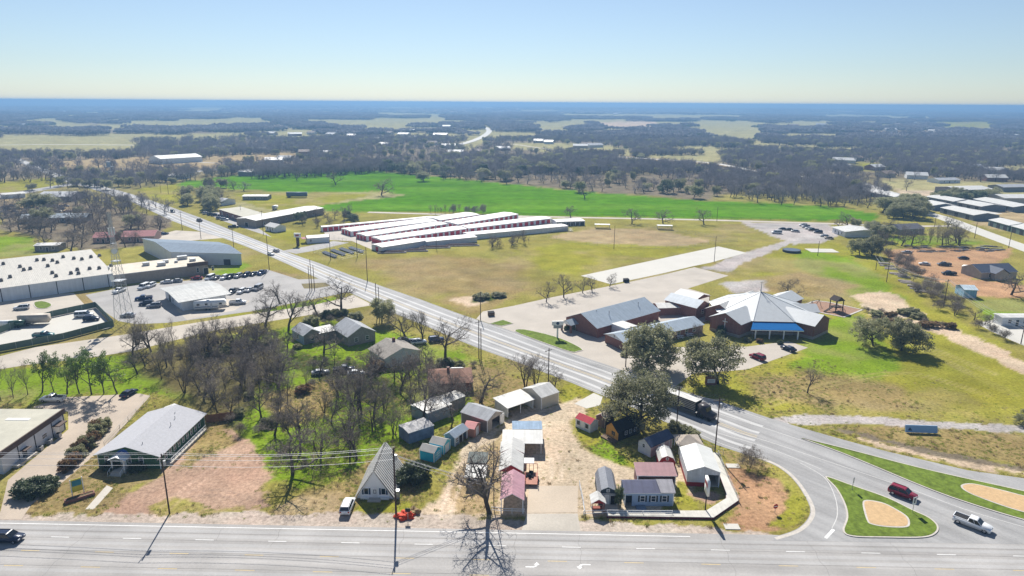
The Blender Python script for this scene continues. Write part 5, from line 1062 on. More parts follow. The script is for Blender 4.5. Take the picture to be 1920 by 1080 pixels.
def proto(kind, col):
    L, w, bz, h = SPEC[kind]; e = empty({'sedan': 'parked_car', 'suv': 'parked_car', 'pickup': 'pickup_truck', 'van': 'passenger_van'}[kind], 'x', 'car'); P = PAINTS[col]; hl = L / 2; g = .28
    wx = (-hl + .95, hl - .92); wr = .36 if kind != 'pickup' else .40
    prof = [(-hl, .42), (-hl + .1, g)]
    for x in wx: prof += [(x - wr - .08, g), (x - wr * .7, g + wr * .62), (x, g + wr * .95), (x + wr * .7, g + wr * .62), (x + wr + .08, g)]
    prof += [(hl - .12, g), (hl, .45), (hl - .02, bz * .72), (hl - .14, bz * .84), (hl - 1.25, bz), (-hl + .12, bz), (-hl, bz * .8)]
    m = MB(); m.slab([(x, -w / 2, z) for x, z in prof], (0, w, 0)); body = bevel(m.build('body', P, e), .07)
    rear, rt, ft, fr_ = {'sedan': (-hl + .55, -hl + 1.25, .35, hl - 1.25), 'suv': (-hl + .06, -hl + .35, .45, hl - 1.2), 'pickup': (-.55, -.45, .72, hl - 1.45), 'van': (-hl + .05, -hl + .2, hl - 1.9, hl - 1.0)}[kind]
    zb = bz - .02; i1 = .06; i2 = .22
    B = [(rear, -w / 2 + i1, zb), (fr_, -w / 2 + i1, zb), (fr_, w / 2 - i1, zb), (rear, w / 2 - i1, zb)]
    T = [(rt, -w / 2 + i2, h - .05), (ft, -w / 2 + i2, h - .05), (ft, w / 2 - i2, h - .05), (rt, w / 2 - i2, h - .05)]
    m = MB(); m.hexa(B, T); m.build('windows', CARGLASS, e)
    m = MB(); k_ = .045
    m.hexa([(rt - k_, -w / 2 + i2 - k_, h - .07), (ft + k_, -w / 2 + i2 - k_, h - .07), (ft + k_, w / 2 - i2 + k_, h - .07), (rt - k_, w / 2 - i2 + k_, h - .07)], [(rt + .1, -w / 2 + i2 + .06, h), (ft - .1, -w / 2 + i2 + .06, h), (ft - .1, w / 2 - i2 - .06, h), (rt + .1, w / 2 - i2 - .06, h)])
    for i in range(4): m.tube(B[i], T[i], .055, .045, 5)
    for s_ in (0, 1):
        j = (0, 1) if s_ == 0 else (3, 2)
        for tt in ((.5,) if kind != 'van' else (.35, .65)):
            m.tube(Vector(B[j[0]]).lerp(Vector(B[j[1]]), tt), Vector(T[j[0]]).lerp(Vector(T[j[1]]), tt), .05, .04, 4)
    m.build('roof', P, e)
    if kind == 'pickup':
        m = MB(); m.box(-hl + .18, -w / 2 + .14, bz + .002, -.72, w / 2 - .14, bz + .012); m.build('truck_bed', DARK, e)
        m = MB(); m.box(-hl + .05, -w / 2 + .02, bz - .02, -.6, -w / 2 + .13, bz + .14); m.box(-hl + .05, w / 2 - .13, bz - .02, -.6, w / 2 - .02, bz + .14); m.box(-hl + .04, -w / 2 + .132, bz - .02, -hl + .15, w / 2 - .132, bz + .14); m.build('bed_rail', P, e)
    for x in wx:
        for sgn in (-1, 1):
            wm = cached(('wheel', wr), lambda: MB().tube((0, -.11, 0), (0, .11, 0), wr - .02, wr - .02, 14).data('wheel', RUBBER)); rm = cached(('rim', wr), lambda: MB().tube((0, -.125, 0), (0, .125, 0), wr * .6, wr * .6, 10).data('rim', CHROME))
            q = put('wheel', wm, e, (x, sgn * (w / 2 - .12), wr - .02)); put('rim', rm, q)
    for sgn in (-1, 1):
        MB().box(hl - .10, sgn * (w / 2 - .30) - .2, bz * .60, hl + .015, sgn * (w / 2 - .30) + .2, bz * .74).build('headlight', LAMP, e)
        MB().box(-hl - .015, sgn * (w / 2 - .22) - .13, bz * .62, -hl + .09, sgn * (w / 2 - .22) + .13, bz * .86).build('tail_light', TAIL, e)
    if kind == 'suv':
        for sgn in (-1, 1): MB().box(rt + .1, sgn * (w / 2 - i2 - .1) - .03, h, ft - .2, sgn * (w / 2 - i2 - .1) + .03, h + .07).build('roof_rail', DARK, e)
    return e
CCAT = {'sedan': 'car', 'suv': 'car', 'pickup': 'pickup', 'van': 'van'}
def car(kind, col, px, py, ang, label, group=None):
    """ang: degrees, front of the car from world +X"""
    if (kind, col) not in CP: CP[kind, col] = e = proto(kind, col)
    else: e = copy_tree(CP[kind, col])
    p = G(px, py); e.location = (p.x, p.y, .03); e.rotation_euler = (0, 0, R(ang)); e['label'] = label; e['category'] = CCAT[kind]
    if group: e['group'] = group
    elif 'group' in e: del e['group']
    return e
def hd(a, b_): d_ = G(*b_) - G(*a); return math.degrees(math.atan2(d_.y, d_.x))
DIAG = hd((600, 510), (1000, 665)); DIAG2 = hd((1440, 820), (1800, 950)); FRONT = math.degrees(math.atan2(FD.y, FD.x))
GRP = 'cars parked in the grey car park'
car('suv', 'navy', 16, 1014, FRONT, 'dark blue car driving on the highway at the left edge')
car('suv', 'red', 1692, 930, DIAG2, 'dark red sport utility car passing the triangular traffic island')
car('pickup', 'white', 1822, 987, DIAG2, 'white pickup truck on the road beside the triangular island tip')
car('suv', 'white', 652, 954, 90, 'white car parked on the gravel beside the A-frame cabin')
car('pickup', 'white', 100, 752, 178, 'white pickup parked under the tree row behind the commercial building')
car('sedan', 'navy', 242, 741, 80, 'dark car parked at the far end of the concrete drive, by the tree row')
car('suv', 'white', 41, 580, 200, 'white car alone by the grass island of the tan car park')
car('van', 'white', 158, 594, 15, 'white van in the green fenced yard')
car('suv', 'navy', 172, 601, 15, 'dark sport utility car in the green fenced yard')
car('pickup', 'teal', 82, 632, 8, 'dark teal pickup at the front of the fenced yard')
for i, (x, y, k, c, t) in enumerate([(394, 524, 'van', 'white', 'white van, nearest the metal office roof in the upper row'), (407, 523, 'sedan', 'grey', 'small grey car in the upper row next to the white van'), (421, 523, 'suv', 'white', 'white sport utility car third in the upper row'), (434, 521, 'pickup', 'black', 'black pickup in the middle of the upper row'), (447, 520, 'suv', 'silver', 'silver sport utility car in the upper row'), (462, 518, 'suv', 'navy', 'dark blue car in the upper row'), (476, 516, 'sedan', 'black', 'black car in the upper row'), (491, 514, 'pickup', 'blue', 'blue pickup at the road end of the upper row')]):
    car(k, c, x, y, 262, t, GRP)
for x, y, k, c, t in [(437, 549, 'pickup', 'grey', 'grey pickup in the lower row near the office wall'), (453, 549, 'suv', 'white', 'white sport utility car in the lower row'), (468, 546, 'sedan', 'silver', 'small silver car in the lower row'), (484, 543, 'van', 'silver', 'silver van at the tree end of the lower row')]: car(k, c, x, y, 262, t, GRP)
for x, y, k, c, t, a in [(270, 541, 'van', 'white', 'white van beside the brick wing of the school', 262), (283, 538, 'suv', 'white', 'white car next to the van by the brick wing', 262), (224, 548, 'pickup', 'white', 'white pickup behind the lattice tower', 262), (313, 531, 'sedan', 'white', 'white car behind the metal office, left one', 200), (331, 529, 'sedan', 'silver', 'silver car behind the metal office, middle one', 200), (369, 524, 'sedan', 'red', 'maroon car behind the metal office roof', 190), (270, 562, 'pickup', 'blue', 'blue pickup left of the metal office', 200), (275, 572, 'suv', 'navy', 'dark blue car left of the metal office', 200), (289, 576, 'suv', 'silver', 'silver car nearest the metal office porch', 200), (240, 594, 'sedan', 'silver', 'silver car at the foot of the lattice tower', 190)]: car(k, c, x, y, a, t, GRP)
car('pickup', 'white', 446, 570, 12, 'white pickup hitched to the long camper trailer')
car('sedan', 'silver', 518, 472, DIAG + 180, 'silver car on the diagonal road near the storage drive'); car('sedan', 'white', 508, 478, DIAG, 'blurred white car on the diagonal road behind the tall pole')
car('pickup', 'grey', 374, 415, DIAG + 180, 'grey pickup driving past the strip mall'); car('pickup', 'black', 438, 427, 10, 'black pickup parked on the strip mall forecourt'); car('suv', 'grey', 324, 398, DIAG, 'grey car driving above the strip mall')
for x, y, c, t in [(387, 402, 'white', 'white car first in the strip mall row'), (396, 404, 'black', 'black car second in the strip mall row'), (404, 405, 'navy', 'dark blue car third in the strip mall row'), (413, 411, 'silver', 'silver car fourth in the strip mall row'), (421, 413, 'white', 'white car last in the strip mall row')]: car('suv', c, x, y, 10, t, 'cars before the strip mall')
for x, y, c, t in [(176, 341, 'black', 'black car waiting at the crossroads, nearest the junction'), (186, 341, 'grey', 'grey car waiting at the crossroads, second'), (197, 340, 'white', 'white car waiting at the crossroads'), (205, 339, 'navy', 'dark blue car last in the crossroads queue'), (183, 349, 'grey', 'grey car on the diagonal road at the crossroads'), (192, 351, 'black', 'black car on the diagonal road at the crossroads')]: car('suv', c, x, y, DIAG, t, 'cars at the crossroads')
car('suv', 'red', 1420, 673, 120, 'dark red car on the church forecourt by the live oaks'); car('sedan', 'navy', 1478, 657, 120, 'dark blue car on the church forecourt end')
for x, y, k, c, t in [(1467, 431, 'sedan', 'navy', 'dark blue car first in the gravel park left row'), (1479, 432, 'sedan', 'black', 'black car second in the gravel park left row'), (1491, 435, 'sedan', 'silver', 'silver car third in the gravel park left row'), (1506, 424, 'suv', 'white', 'white car at the field end of the long gravel row'), (1511, 427, 'suv', 'silver', 'silver car second in the long gravel row'), (1517, 430, 'sedan', 'white', 'white car in the middle of the long gravel row'), (1525, 433, 'pickup', 'black', 'black pickup in the long gravel row'), (1534, 437, 'suv', 'navy', 'dark blue car at the hall end of the long gravel row'), (1546, 444, 'sedan', 'silver', 'silver car beside the white hall'), (1554, 448, 'sedan', 'tan', 'tan car beside the white hall')]: car(k, c, x, y, 160, t, 'cars on the gravel car park')
car('van', 'white', 1456, 438, 175, 'white van alone on the gravel car park'); 
for x, y, k, c, t, a in [(1733, 497, 'sedan', 'white', 'white car in the dirt yard near the hedge', 160), (1770, 498, 'pickup', 'grey', 'grey pickup in the middle of the dirt yard', 175), (1779, 515, 'pickup', 'black', 'black pickup in the dirt yard by the camper', 175), (1806, 486, 'sedan', 'black', 'black car at the back of the dirt yard', 170), (1700, 475, 'sedan', 'silver', 'silver car at the back left of the dirt yard', 170)]: car(k, c, x, y, a, t)
car('sedan', 'blue', 308, 440, 60, 'blue car in front of the pink walled house'); car('sedan', 'silver', 601, 702, 20, 'silver car in the thicket grass'); car('pickup', 'navy', 645, 697, 15, 'dark blue pickup in the thicket behind the big bare tree'); car('sedan', 'white', 668, 703, 10, 'white car in the thicket beside the blue pickup')
for x, y, c, t in [(760, 643, 'grey', 'grey car behind the tan shingle house, left'), (785, 645, 'white', 'white car behind the tan shingle house, middle'), (818, 640, 'blue', 'blue car behind the tan shingle house, nearest the road')]: car('suv', c, x, y, 20, t, 'cars behind the tan shingle house')
# far parked cars on the left works yard
for i in range(10): car(['sedan', 'suv', 'pickup'][i % 3], ['white', 'silver', 'grey', 'navy', 'red'][i % 5], 8 + i * 6.4 + (62 if i > 4 else 0), 398 - (i % 3) * 5, 20, 'car in the cluttered yard behind the dark evergreen at the far left', 'cars in the far left yard')
# trailers, trucks
def wheels(e, xs, w, r=.45):
    for x in xs:
        for sg in (-1, 1): put('wheel', cached(('twheel', r), lambda: MB().tube((0, -.14, 0), (0, .14, 0), r, r, 12).data('wheel', RUBBER)), e, (x, sg * (w / 2 - .16), r))
def camper(px, py, ang, label, L=10.5):
    e = empty('camper_trailer', label, 'camper', tuple(G(px, py)), R(ang)); hl = L / 2
    m = MB(); m.slab([(-hl, -1.2, .55), (hl - 2.6, -1.2, .55), (hl - 2.6, -1.2, 1.5), (hl, -1.2, 1.6), (hl, -1.2, 2.9), (hl - .5, -1.2, 3.4), (-hl, -1.2, 3.4)], (0, 2.4, 0)); bevel(m.build('body', WHITE, e), .1)
    m = MB(); m.box(-hl + .3, -1.215, 1.25, hl - 2.7, -1.203, 1.5); m.build('stripe', mat('blue_grey_stripe', (.08, .13, .25), .5), e)
    for x in (-hl + 1.5, -hl + 4.2, hl - 1.6): MB().box(x - .45, -1.23, 1.9, x + .45, -1.204, 2.6).build('window', CARGLASS, e)
    MB().box(-hl + 5.4, -1.23, .75, -hl + 6.1, -1.204, 2.7).build('door', mat('camper_door', (.55, .56, .58), .5), e); MB().box(-1, -.4, 3.4, 0, .4, 3.7).build('rooftop_unit', TRIMW, e); wheels(e, (-1.2, -.2), 2.4, .38); return e
camper(395, 580, 14, 'long white camper trailer parked beside the metal office'); camper(1822, 512, 172, 'white camper trailer in the dirt yard by the slate house', 8)
def boxtrailer(px, py, ang, L, w, h, label, m_, name='box_trailer', cat='trailer'):
    e = empty(name, label, cat, tuple(G(px, py)), R(ang)); b_ = MB().box(-L / 2, -w / 2, .9, L / 2, w / 2, h); bevel(b_.build('body', m_, e), .05)
    MB().box(-L / 2 + .2, -.5, .62, L / 2 - .2, .5, .89).build('chassis', DARK, e); wheels(e, (-L / 2 + 1.2, -L / 2 + 2.3), w, .48); m2 = MB().box(-L / 2 - .02, -w / 2 + .1, 1, -L / 2 - .001, -.02, h - .1).box(-L / 2 - .02, .02, 1, -L / 2 - .001, w / 2 - .1, h - .1); m2.build('rear_doors', mat('trailer_door', (.4, .41, .43), .5), e); return e
boxtrailer(557, 370, 2, 15.5, 2.6, 4.0, 'long blue grey box trailer parked at the edge of the bright green field', mat('blue_grey_trailer', (.10, .15, .20), .5))
boxtrailer(66, 608, 8, 9, 2.6, 3.3, 'tan box trailer in the fenced yard', mat('tan_trailer', (.46, .40, .33), .6)); boxtrailer(516, 393, 85, 5, 2.3, 2.8, 'small white box trailer in the grass behind the strip mall', WHITE)
for i, (x, t) in enumerate([(12, 'round white tank trailer at the left edge of the fenced yard'), (33, 'small green tank trailer in the fenced yard')]):
    e = empty('tank_trailer', t, 'trailer', tuple(G(x, 614)), R(10)); bevel(MB().tube((-2.2, 0, 1.5), (2.2, 0, 1.5), .95, .95, 14).build('tank', WHITE if i == 0 else PAINTS['green'], e), .05); wheels(e, (-.5, .5), 1.9, .4); MB().box(-2.4, -.3, .5, 3.4, .3, .62).build('chassis', DARK, e)
def semi(px, py, ang, label, tm, cabm, L=14.0, open_=False):
    e = empty('semi_truck', label, 'truck', tuple(G(px, py)), R(ang))
    m = MB()
    if open_:
        m.box(-L / 2, -1.28, 1.05, L / 2 - 1, 1.28, 1.3); m.box(-L / 2, -1.28, 1.301, L / 2 - 1, -1.2, 3.5); m.box(-L / 2, 1.2, 1.301, L / 2 - 1, 1.28, 3.5); m.box(-L / 2, -1.3, 3.501, L / 2 - 1, 1.3, 3.62)
        m.build('trailer_body', tm, e); s_ = MB()
        for k in range(5): s_.box(-L / 2 + .1, -1.3, 1.5 + k * .42, L / 2 - 1.1, -1.283, 1.62 + k * .42)
        s_.build('side_slats', STEEL, e); MB().box(-L / 2 + .01, -1.29, 3.625, L / 2 - 1.01, 1.29, 3.66).build('trailer_roof', mat('pale_trailer_roof', (.55, .54, .52), .6), e)
    else: m.box(-L / 2, -1.28, 1.05, L / 2 - 1, 1.28, 3.9); m.build('trailer_body', tm, e)
    c_ = MB(); c_.slab([(L / 2 - .6, -1.2, .6), (L / 2 + 3.4, -1.2, .6), (L / 2 + 3.4, -1.2, 1.6), (L / 2 + 1.9, -1.2, 1.9), (L / 2 + 1.5, -1.2, 3.0), (L / 2 - .6, -1.2, 3.3)], (0, 2.4, 0)); bevel(c_.build('cab', cabm, e), .08)
    MB().hexa([(L / 2 + 1.86, -1.05, 1.95), (L / 2 + 1.93, -1.05, 1.93), (L / 2 + 1.93, 1.05, 1.93), (L / 2 + 1.86, 1.05, 1.95)], [(L / 2 + 1.50, -1.05, 2.9), (L / 2 + 1.60, -1.05, 2.9), (L / 2 + 1.60, 1.05, 2.9), (L / 2 + 1.50, 1.05, 2.9)]).build('windscreen', CARGLASS, e)
    wheels(e, (-L / 2 + 1, -L / 2 + 2.2, L / 2 - .3, L / 2 + .8, L / 2 + 2.7), 2.5, .5); return e
semi(1280, 767, hd((1250, 748), (1400, 805)), 'dark slatted livestock truck driving on the diagonal road behind the live oak', mat('dark_trailer_side', (.035, .032, .035), .6), mat('dark_cab', (.05, .045, .05), .4), 10.5, True)
semi(262, 331, hd((330, 326), (230, 338)), 'blue truck with white trailer on the far cross road', WHITE, PAINTS['blue'], 14)

# ================================================================ POLES, WIRES, TOWER
ARMW = mat('weathered_crossarm', (.16, .13, .11), .9)
POLES = []
def upole(px, py, top, label, arm=None, trans=False, grp='utility poles', r=.15, name='utility_pole', hgt=None):
    b_ = G(px, py); h = hgt or max(4, zat(b_, top)); e = empty(name, label, 'utility pole', tuple(b_), 0, grp)
    MB().tube((0, 0, 0), (0, 0, h), r, r * .7, 8).build('pole', POLE, e)
    if arm is not None:
        d_ = Vector((math.cos(R(arm)), math.sin(R(arm)), 0)); m = MB(); n = Vector((-d_.y, d_.x, 0))
        for sg in (1,): m.hexa([tuple(d_ * -1.2 + n * .1 + Vector((0, 0, h - .75))), tuple(d_ * 1.2 + n * .1 + Vector((0, 0, h - .75))), tuple(d_ * 1.2 + n * .22 + Vector((0, 0, h - .75))), tuple(d_ * -1.2 + n * .22 + Vector((0, 0, h - .75)))], [tuple(d_ * -1.2 + n * .1 + Vector((0, 0, h - .6))), tuple(d_ * 1.2 + n * .1 + Vector((0, 0, h - .6))), tuple(d_ * 1.2 + n * .22 + Vector((0, 0, h - .6))), tuple(d_ * -1.2 + n * .22 + Vector((0, 0, h - .6)))])
        ca = m.build('crossarm', ARMW, e)
        for t_ in (-1.05, .45, 1.05): put('insulator', cached('ins', lambda: MB().tube((0, 0, 0), (0, 0, .22), .06, .04, 6).data('insulator', STEEL)), ca, tuple(d_ * t_ + n * .16 + Vector((0, 0, h - .6))))
    if trans: MB().tube((.38, 0, h - 2.3), (.38, 0, h - 1.3), .24, .24, 10).build('transformer', STEEL, e)
    return (b_, h)
pA = upole(318, 963, 851, 'dark utility pole on the grass patch beside the pink gravel lot', FRONT + 90, True)
pB = upole(743, 969, 840, 'tall dark utility pole right of the A-frame cabin', FRONT + 90, True, r=.19)
pS = upole(926, 955, 826, 'slim white service pole beside the big bare tree trunk', None, r=.09)
pC = upole(1340, 851, 746, 'brown utility pole behind the white metal garage', DIAG + 60, True)
pD = upole(1268, 806, 725, 'brown utility pole between live oak and diagonal road', DIAG + 90)
pE = upole(1028, 724, 653, 'utility pole with crossarm behind the tan metal building', DIAG + 90)
pF = upole(898, 672, 600, 'left pole of the pair beside the diagonal road', DIAG + 90); pG = upole(902, 676, 616, 'right pole of the pair beside the diagonal road')
upole(707, 598, 530, 'taller pole of the pair near the dark round tree'); upole(712, 600, 538, 'shorter pole of the pair near the dark round tree')
for x, t, tt in ((581, 498, 'left'), (585, 486, 'middle'), (590, 497, 'right')): upole(x, 545, t, tt + ' pole of the trio by the dry verge island')
pH = upole(505, 506, 440, 'dark pole between diagonal road and the car rows')
for x, y, t, tt in ((620, 487, 440, 'pole at the storage fence corner'), (670, 483, 442, 'pole between fenced panel beds and storage wall'), (689, 528, 463, 'bare pole on the near edge of the storage field'), (901, 600, 547, 'pole at the church drive corner'), (818, 465, 420, 'slim pole before the front storage wall'), (1173, 688, 640, 'slim pole by the big live oak near the church')): upole(x, y, t, tt)
for x, y, t, tt in ((1151, 467, 423, 'light pole in left outfield of the ball field'), (1339, 491, 443, 'light pole at the end of the white slab'), (1344, 415, 388, 'pole beside the back road')): upole(x, y, t, tt, None, r=.14)
pR = [upole(1642, 506, 478, 'first right hand power pole beside the blue trailers'), upole(1662, 529, 490, 'second right hand power pole in the lawn'), upole(1769, 576, 524, 'third right hand power pole among hedge trees', 20), upole(1914, 645, 610, 'right edge power pole beside the slab', 20)]
for x, y, t, tt in ((1827, 447, 417, 'pole by side street opposite the warehouses'), (1891, 465, 425, 'pole near right end of the side street'), (1533, 480, 452, 'short pole on the church lawn near the slab'), (1752, 426, 405, 'pole by the back road end')): upole(x, y, t, tt)
for x, y, t, tt in ((183, 367, 345, 'pole beside the crossroads gas yard'), (165, 362, 338, 'pole near the crossroads, left of the dark one'), (119, 346, 322, 'tall pole in the far left field'), (131, 346, 332, 'short pole in the far left field'), (281, 396, 376, 'pole over the bare tree block by the road'), (312, 404, 386, 'pole beside the road below the crossroads'), (342, 432, 396, 'pole by the pink walled house drive'), (377, 448, 413, 'pole with sign board by the dry verge'), (439, 470, 428, 'pole on the verge behind the gymnasium'), (494, 441, 395, 'pole left of the white cottage'), (302, 362, 340, 'pole in the lawn above the crossroads trees'), (316, 364, 338, 'taller pole in the lawn beyond the crossroads'), (452, 405, 385, 'pole on the strip mall forecourt'), (384, 394, 364, 'pole beside the frame house trees')): upole(x, y, t, tt, DIAG + 90)
WIRE = mat('aluminium_wire', (.55, .55, .56), .4, .3, var=.05)
def wires(label, stops, offs, sag=.9, r=.028, side=None):
    e = empty('power_line', label, 'power line', tuple(stops[0]))
    for o_, dz in offs:
        pts = []
        for a, b_ in zip(stops[:-1], stops[1:]):
            d_ = (Vector(b_) - Vector(a)); n = Vector((-d_.y, d_.x, 0)).normalized()
            for k in range(9):
                t_ = k / 8
                pts.append(Vector(a).lerp(Vector(b_), t_) + n * o_ + Vector((0, 0, dz - 4 * sag * t_ * (1 - t_))) - Vector(stops[0]))
        MB().path(pts, r, 4).build('wire', WIRE, e)
T_ = lambda p, f=1.0: (p[0].x, p[0].y, p[1] * f)
far_l = fr(-62, 5.0)
wires('wires along the highway left of the tall pole by the A-frame', [(far_l.x, far_l.y, 12), T_(pA), T_(pB)], ((-1.0, -.35), (.45, -.35), (1.05, -.35), (0, -2.2)))
wires('service wires from the tall pole down to the white service pole', [(pB[0].x, pB[0].y, pB[1] - 1.2), (pS[0].x, pS[0].y, 5.2)], ((0, 0), (.25, -.3), (.1, -.8)), .3)
wires('wires along the diagonal road', [T_(pC), T_(pD), T_(pE), T_(pF)], ((-.9, -.4), (0, -.4), (.9, -.4)), 1.0)
wires('wires over the right hand hedge', [T_(pR[0]), T_(pR[1]), T_(pR[2]), T_(pR[3]), tuple(Vector(T_(pR[3])) + (Vector(T_(pR[3])) - Vector(T_(pR[2])))) ], ((-1.0, -.3), (.4, -.3), (1.0, -.3), (0, -1.6)), 1.6, .035)
# lattice tower
def lattice_tower():
    c = G(234, 601); H = zat(c, 398); e = empty('lattice_tower', 'tall grey lattice radio tower with dishes over the civic car park', 'tower', tuple(c))
    b0, b1 = 3.1, .55
    rad = lambda z: b0 + (b1 - b0) * min(1, z / (H * .8))
    cor = lambda k, z: Vector((rad(z) * math.cos(R(45 + 90 * k)), rad(z) * math.sin(R(45 + 90 * k)), z))
    for k in range(4):
        m = MB(); m.path([cor(k, 0), cor(k, H * .8), cor(k, H)], .075, 5); m.build('leg', STEEL, e)
    for k in range(4):
        m = MB(); z = 0; i = 0
        while z < H - 1.5:
            dz = max(1.5, rad(z) * 1.5); z2 = min(z + dz, H)
            m.tube(cor(k, z), cor(k + 1, z2), .032, n=4); m.tube(cor(k + 1, z), cor(k, z2), .032, n=4); m.tube(cor(k, z2), cor(k + 1, z2), .032, n=4); z = z2
        m.build('bracing', STEEL, e)
    for f in (.38, .56, .72): MB().box(-rad(H * f) * .9, -rad(H * f) * .9, H * f, rad(H * f) * .9, rad(H * f) * .9, H * f + .12).build('platform', STEEL, e)
    for f, a in ((.66, -60), (.5, 200), (.42, -100)):
        d_ = Vector((math.cos(R(a)), math.sin(R(a)), 0)); p = d_ * (rad(H * f) + .5) + Vector((0, 0, H * f)); MB().tube(p, p + d_ * .5, .2, .9, 14).build('dish', WHITE, e)
    for k in range(6): p = Vector((.9 * math.cos(k * 1.05), .9 * math.sin(k * 1.05), H * .8)); MB().box(p.x - .14, p.y - .14, p.z, p.x + .14, p.y + .14, p.z + 2.2).build('antenna', WHITE, e)
lattice_tower()
e = empty('mast_tower', 'grey blue multi-legged water mast near the crossroads', 'tower', tuple(G(207, 333)))
Hm = 14
for k in range(4): MB().tube((2.6 * (k % 2 * 2 - 1), 2.6 * (k // 2 * 2 - 1), 0), (2.2 * (k % 2 * 2 - 1), 2.2 * (k // 2 * 2 - 1), Hm), .3, n=5).build('leg', STEEL, e)
for z in (5, 10): MB().box(-3, -3, z, 3, 3, z + .5).build('platform', STEEL, e)
MB().box(-2.6, -2.6, 1, 2.6, 2.6, 4.9).build('housing', mat('blue_grey_casing', (.16, .21, .26), .6), e); MB().tube((0, 0, 10.5), (0, 0, Hm + 1), 2.1, 1.9, 12).build('hopper', STEEL, e)

# ================================================================ SIGNS
SIGNR = mat('sign_red', (.45, .012, .02), .4, var=.03); SIGNK = mat('sign_black', (.015, .015, .017), .5, var=.03)
def spost(name, label, px, py, top, w, h, face, shape='rect', ang=FRONT, extra=None, pm=STEEL):
    b_ = G(px, py); H = zat(b_, top); e = empty(name, label, 'sign', tuple(b_), R(ang)); MB().tube((0, .05, 0), (0, .05, H - .05), .05, n=6).build('post', pm, e)
    m = MB()
    if shape == 'disc': m.tube((0, -.03, H - h / 2), (0, .0, H - h / 2), h / 2, h / 2, 20)
    else: m.box(-w / 2, -.03, H - h, w / 2, 0, H)
    o = m.build('face', face, e)
    if extra: extra(e, H)
    return e
def noentry(e, H): MB().box(-.38, -.045, H - .56, .38, -.031, H - .40).build('white_bar', PAINTW, e)
spost('no_entry_sign', 'red round no entry sign on the bare soil beside the slip road', 1453, 962, 945, .95, .95, SIGNR, 'disc', FRONT + 15, noentry)
def arrowk(e, H): MB().slab([(-.15, -.033, H - 1.2), (.15, -.033, H - 1.2), (.15, -.033, H - .5), (.3, -.033, H - .5), (0, -.033, H - .15), (-.3, -.033, H - .5), (-.15, -.033, H - .5)], (0, -.01, 0)).build('arrow', SIGNK, e)
spost('road_sign', 'thin dark road sign at the upper tip of the triangular island', 1598, 920, 895, .6, 1.2, STEEL, ang=DIAG2 + 90); spost('road_sign', 'white road sign on the triangular island in front of the red car', 1711, 962, 932, .9, 1.5, WHITE, ang=FRONT + 20, extra=arrowk)
e = empty('pole_sign', 'tall two faced white advertising sign on a pole by the L-shaped deck', 'sign', tuple(G(1322, 959)), R(FRONT + 88)); Hs = zat(G(1322, 959), 897)
MB().tube((0, 0, 0), (0, 0, Hs - 2.6), .11, n=8).build('post', DARK, e); bevel(MB().box(-1.15, -.22, Hs - 3.0, 1.15, .22, Hs).build('cabinet', WHITE, e), .03)
for sg in (-1, 1): MB().box(-1.05, sg * .225 - .004, Hs - 1.4, 1.05, sg * .225 + .004, Hs - .5).build('panel', mat('faded_red_panel', (.36, .10, .10), .5), e)
e = empty('pole_sign', 'white church sign with dark emblem on a pole above the boat shaped island', 'sign', tuple(G(1045, 634)), R(FRONT + 6)); Hs = zat(G(1045, 634), 604)
MB().box(-.25, -.15, 0, .25, .15, Hs - 2.0).build('post', WHITE, e); MB().box(-1.3, -.2, Hs - 2.0, 1.3, .2, Hs - 1.05).build('lower_panel', mat('grey_panel', (.35, .36, .38), .5), e); MB().box(-1.8, -.22, Hs - 1.0, 1.8, .22, Hs + .35).build('cabinet', WHITE, e)
MB().tube((0, -.24, Hs - .35), (0, -.222, Hs - .35), .5, .5, 14).build('emblem', mat('dark_blue_emblem', (.03, .06, .12), .5), e)
e = empty('monument_sign', 'little brick monument sign with white panel under the live oak', 'sign', tuple(G(1333, 722)), R(FRONT)); MB().slab([(-1.4, 0, 0), (1.4, 0, 0), (1.4, 0, 2.0), (0, 0, 2.7), (-1.4, 0, 2.0)], (0, .9, 0)).build('brick_body', BRICK, e); MB().box(-1.0, -.04, .6, 1.0, -.002, 1.7).build('panel', WHITE, e)
for k in range(3): MB().box(-.8, -.05, .8 + k * .26, .8 - .2 * (k % 2), -.042, .9 + k * .26).build('lettering', mat('grey_letters', (.3, .3, .32), .6), e)
e = empty('yard_sign', 'yellow and teal shop sign before the green house', 'sign', tuple(G(147, 927)), R(42)); Hs = zat(G(147, 927), 897)
for x in (-.95, .95): MB().box(x - .07, -.07, 0, x + .07, .07, Hs).build('post', TRIMW, e)
MB().box(-.87, -.05, .7, .87, .05, Hs - .1).build('panel', mat('yellow_sign', (.55, .50, .06), .5), e); MB().box(-.75, -.065, Hs - 1.5, .75, -.052, Hs - .35).build('teal_panel', mat('teal_sign', (.03, .20, .26), .5), e)
e = empty('planter', 'long brick planter under the yellow and teal sign', 'planter', tuple(G(150, 935)), R(42)); m = MB(); m.box(-2.4, -.6, 0, 2.4, -.4, .6).box(-2.4, .4, 0, 2.4, .6, .6).box(-2.4, -.398, 0, -2.2, .398, .6).box(2.2, -.398, 0, 2.4, .398, .6); m.build('wall', BRICK, e); MB().box(-2.19, -.39, 0, 2.19, .39, .5).build('soil', mat('planter_soil', (.12, .1, .05), .95, var=.4, scale=3), e)
e = empty('banner_sign', 'low wide white church banner sign, shade coloured in as blue, beside the gravel lane', 'sign', tuple(G(1727, 812)), R(FRONT - 2)); Hs = zat(G(1727, 812), 799)
wS = (G(1755, 812) - G(1697, 812)).length
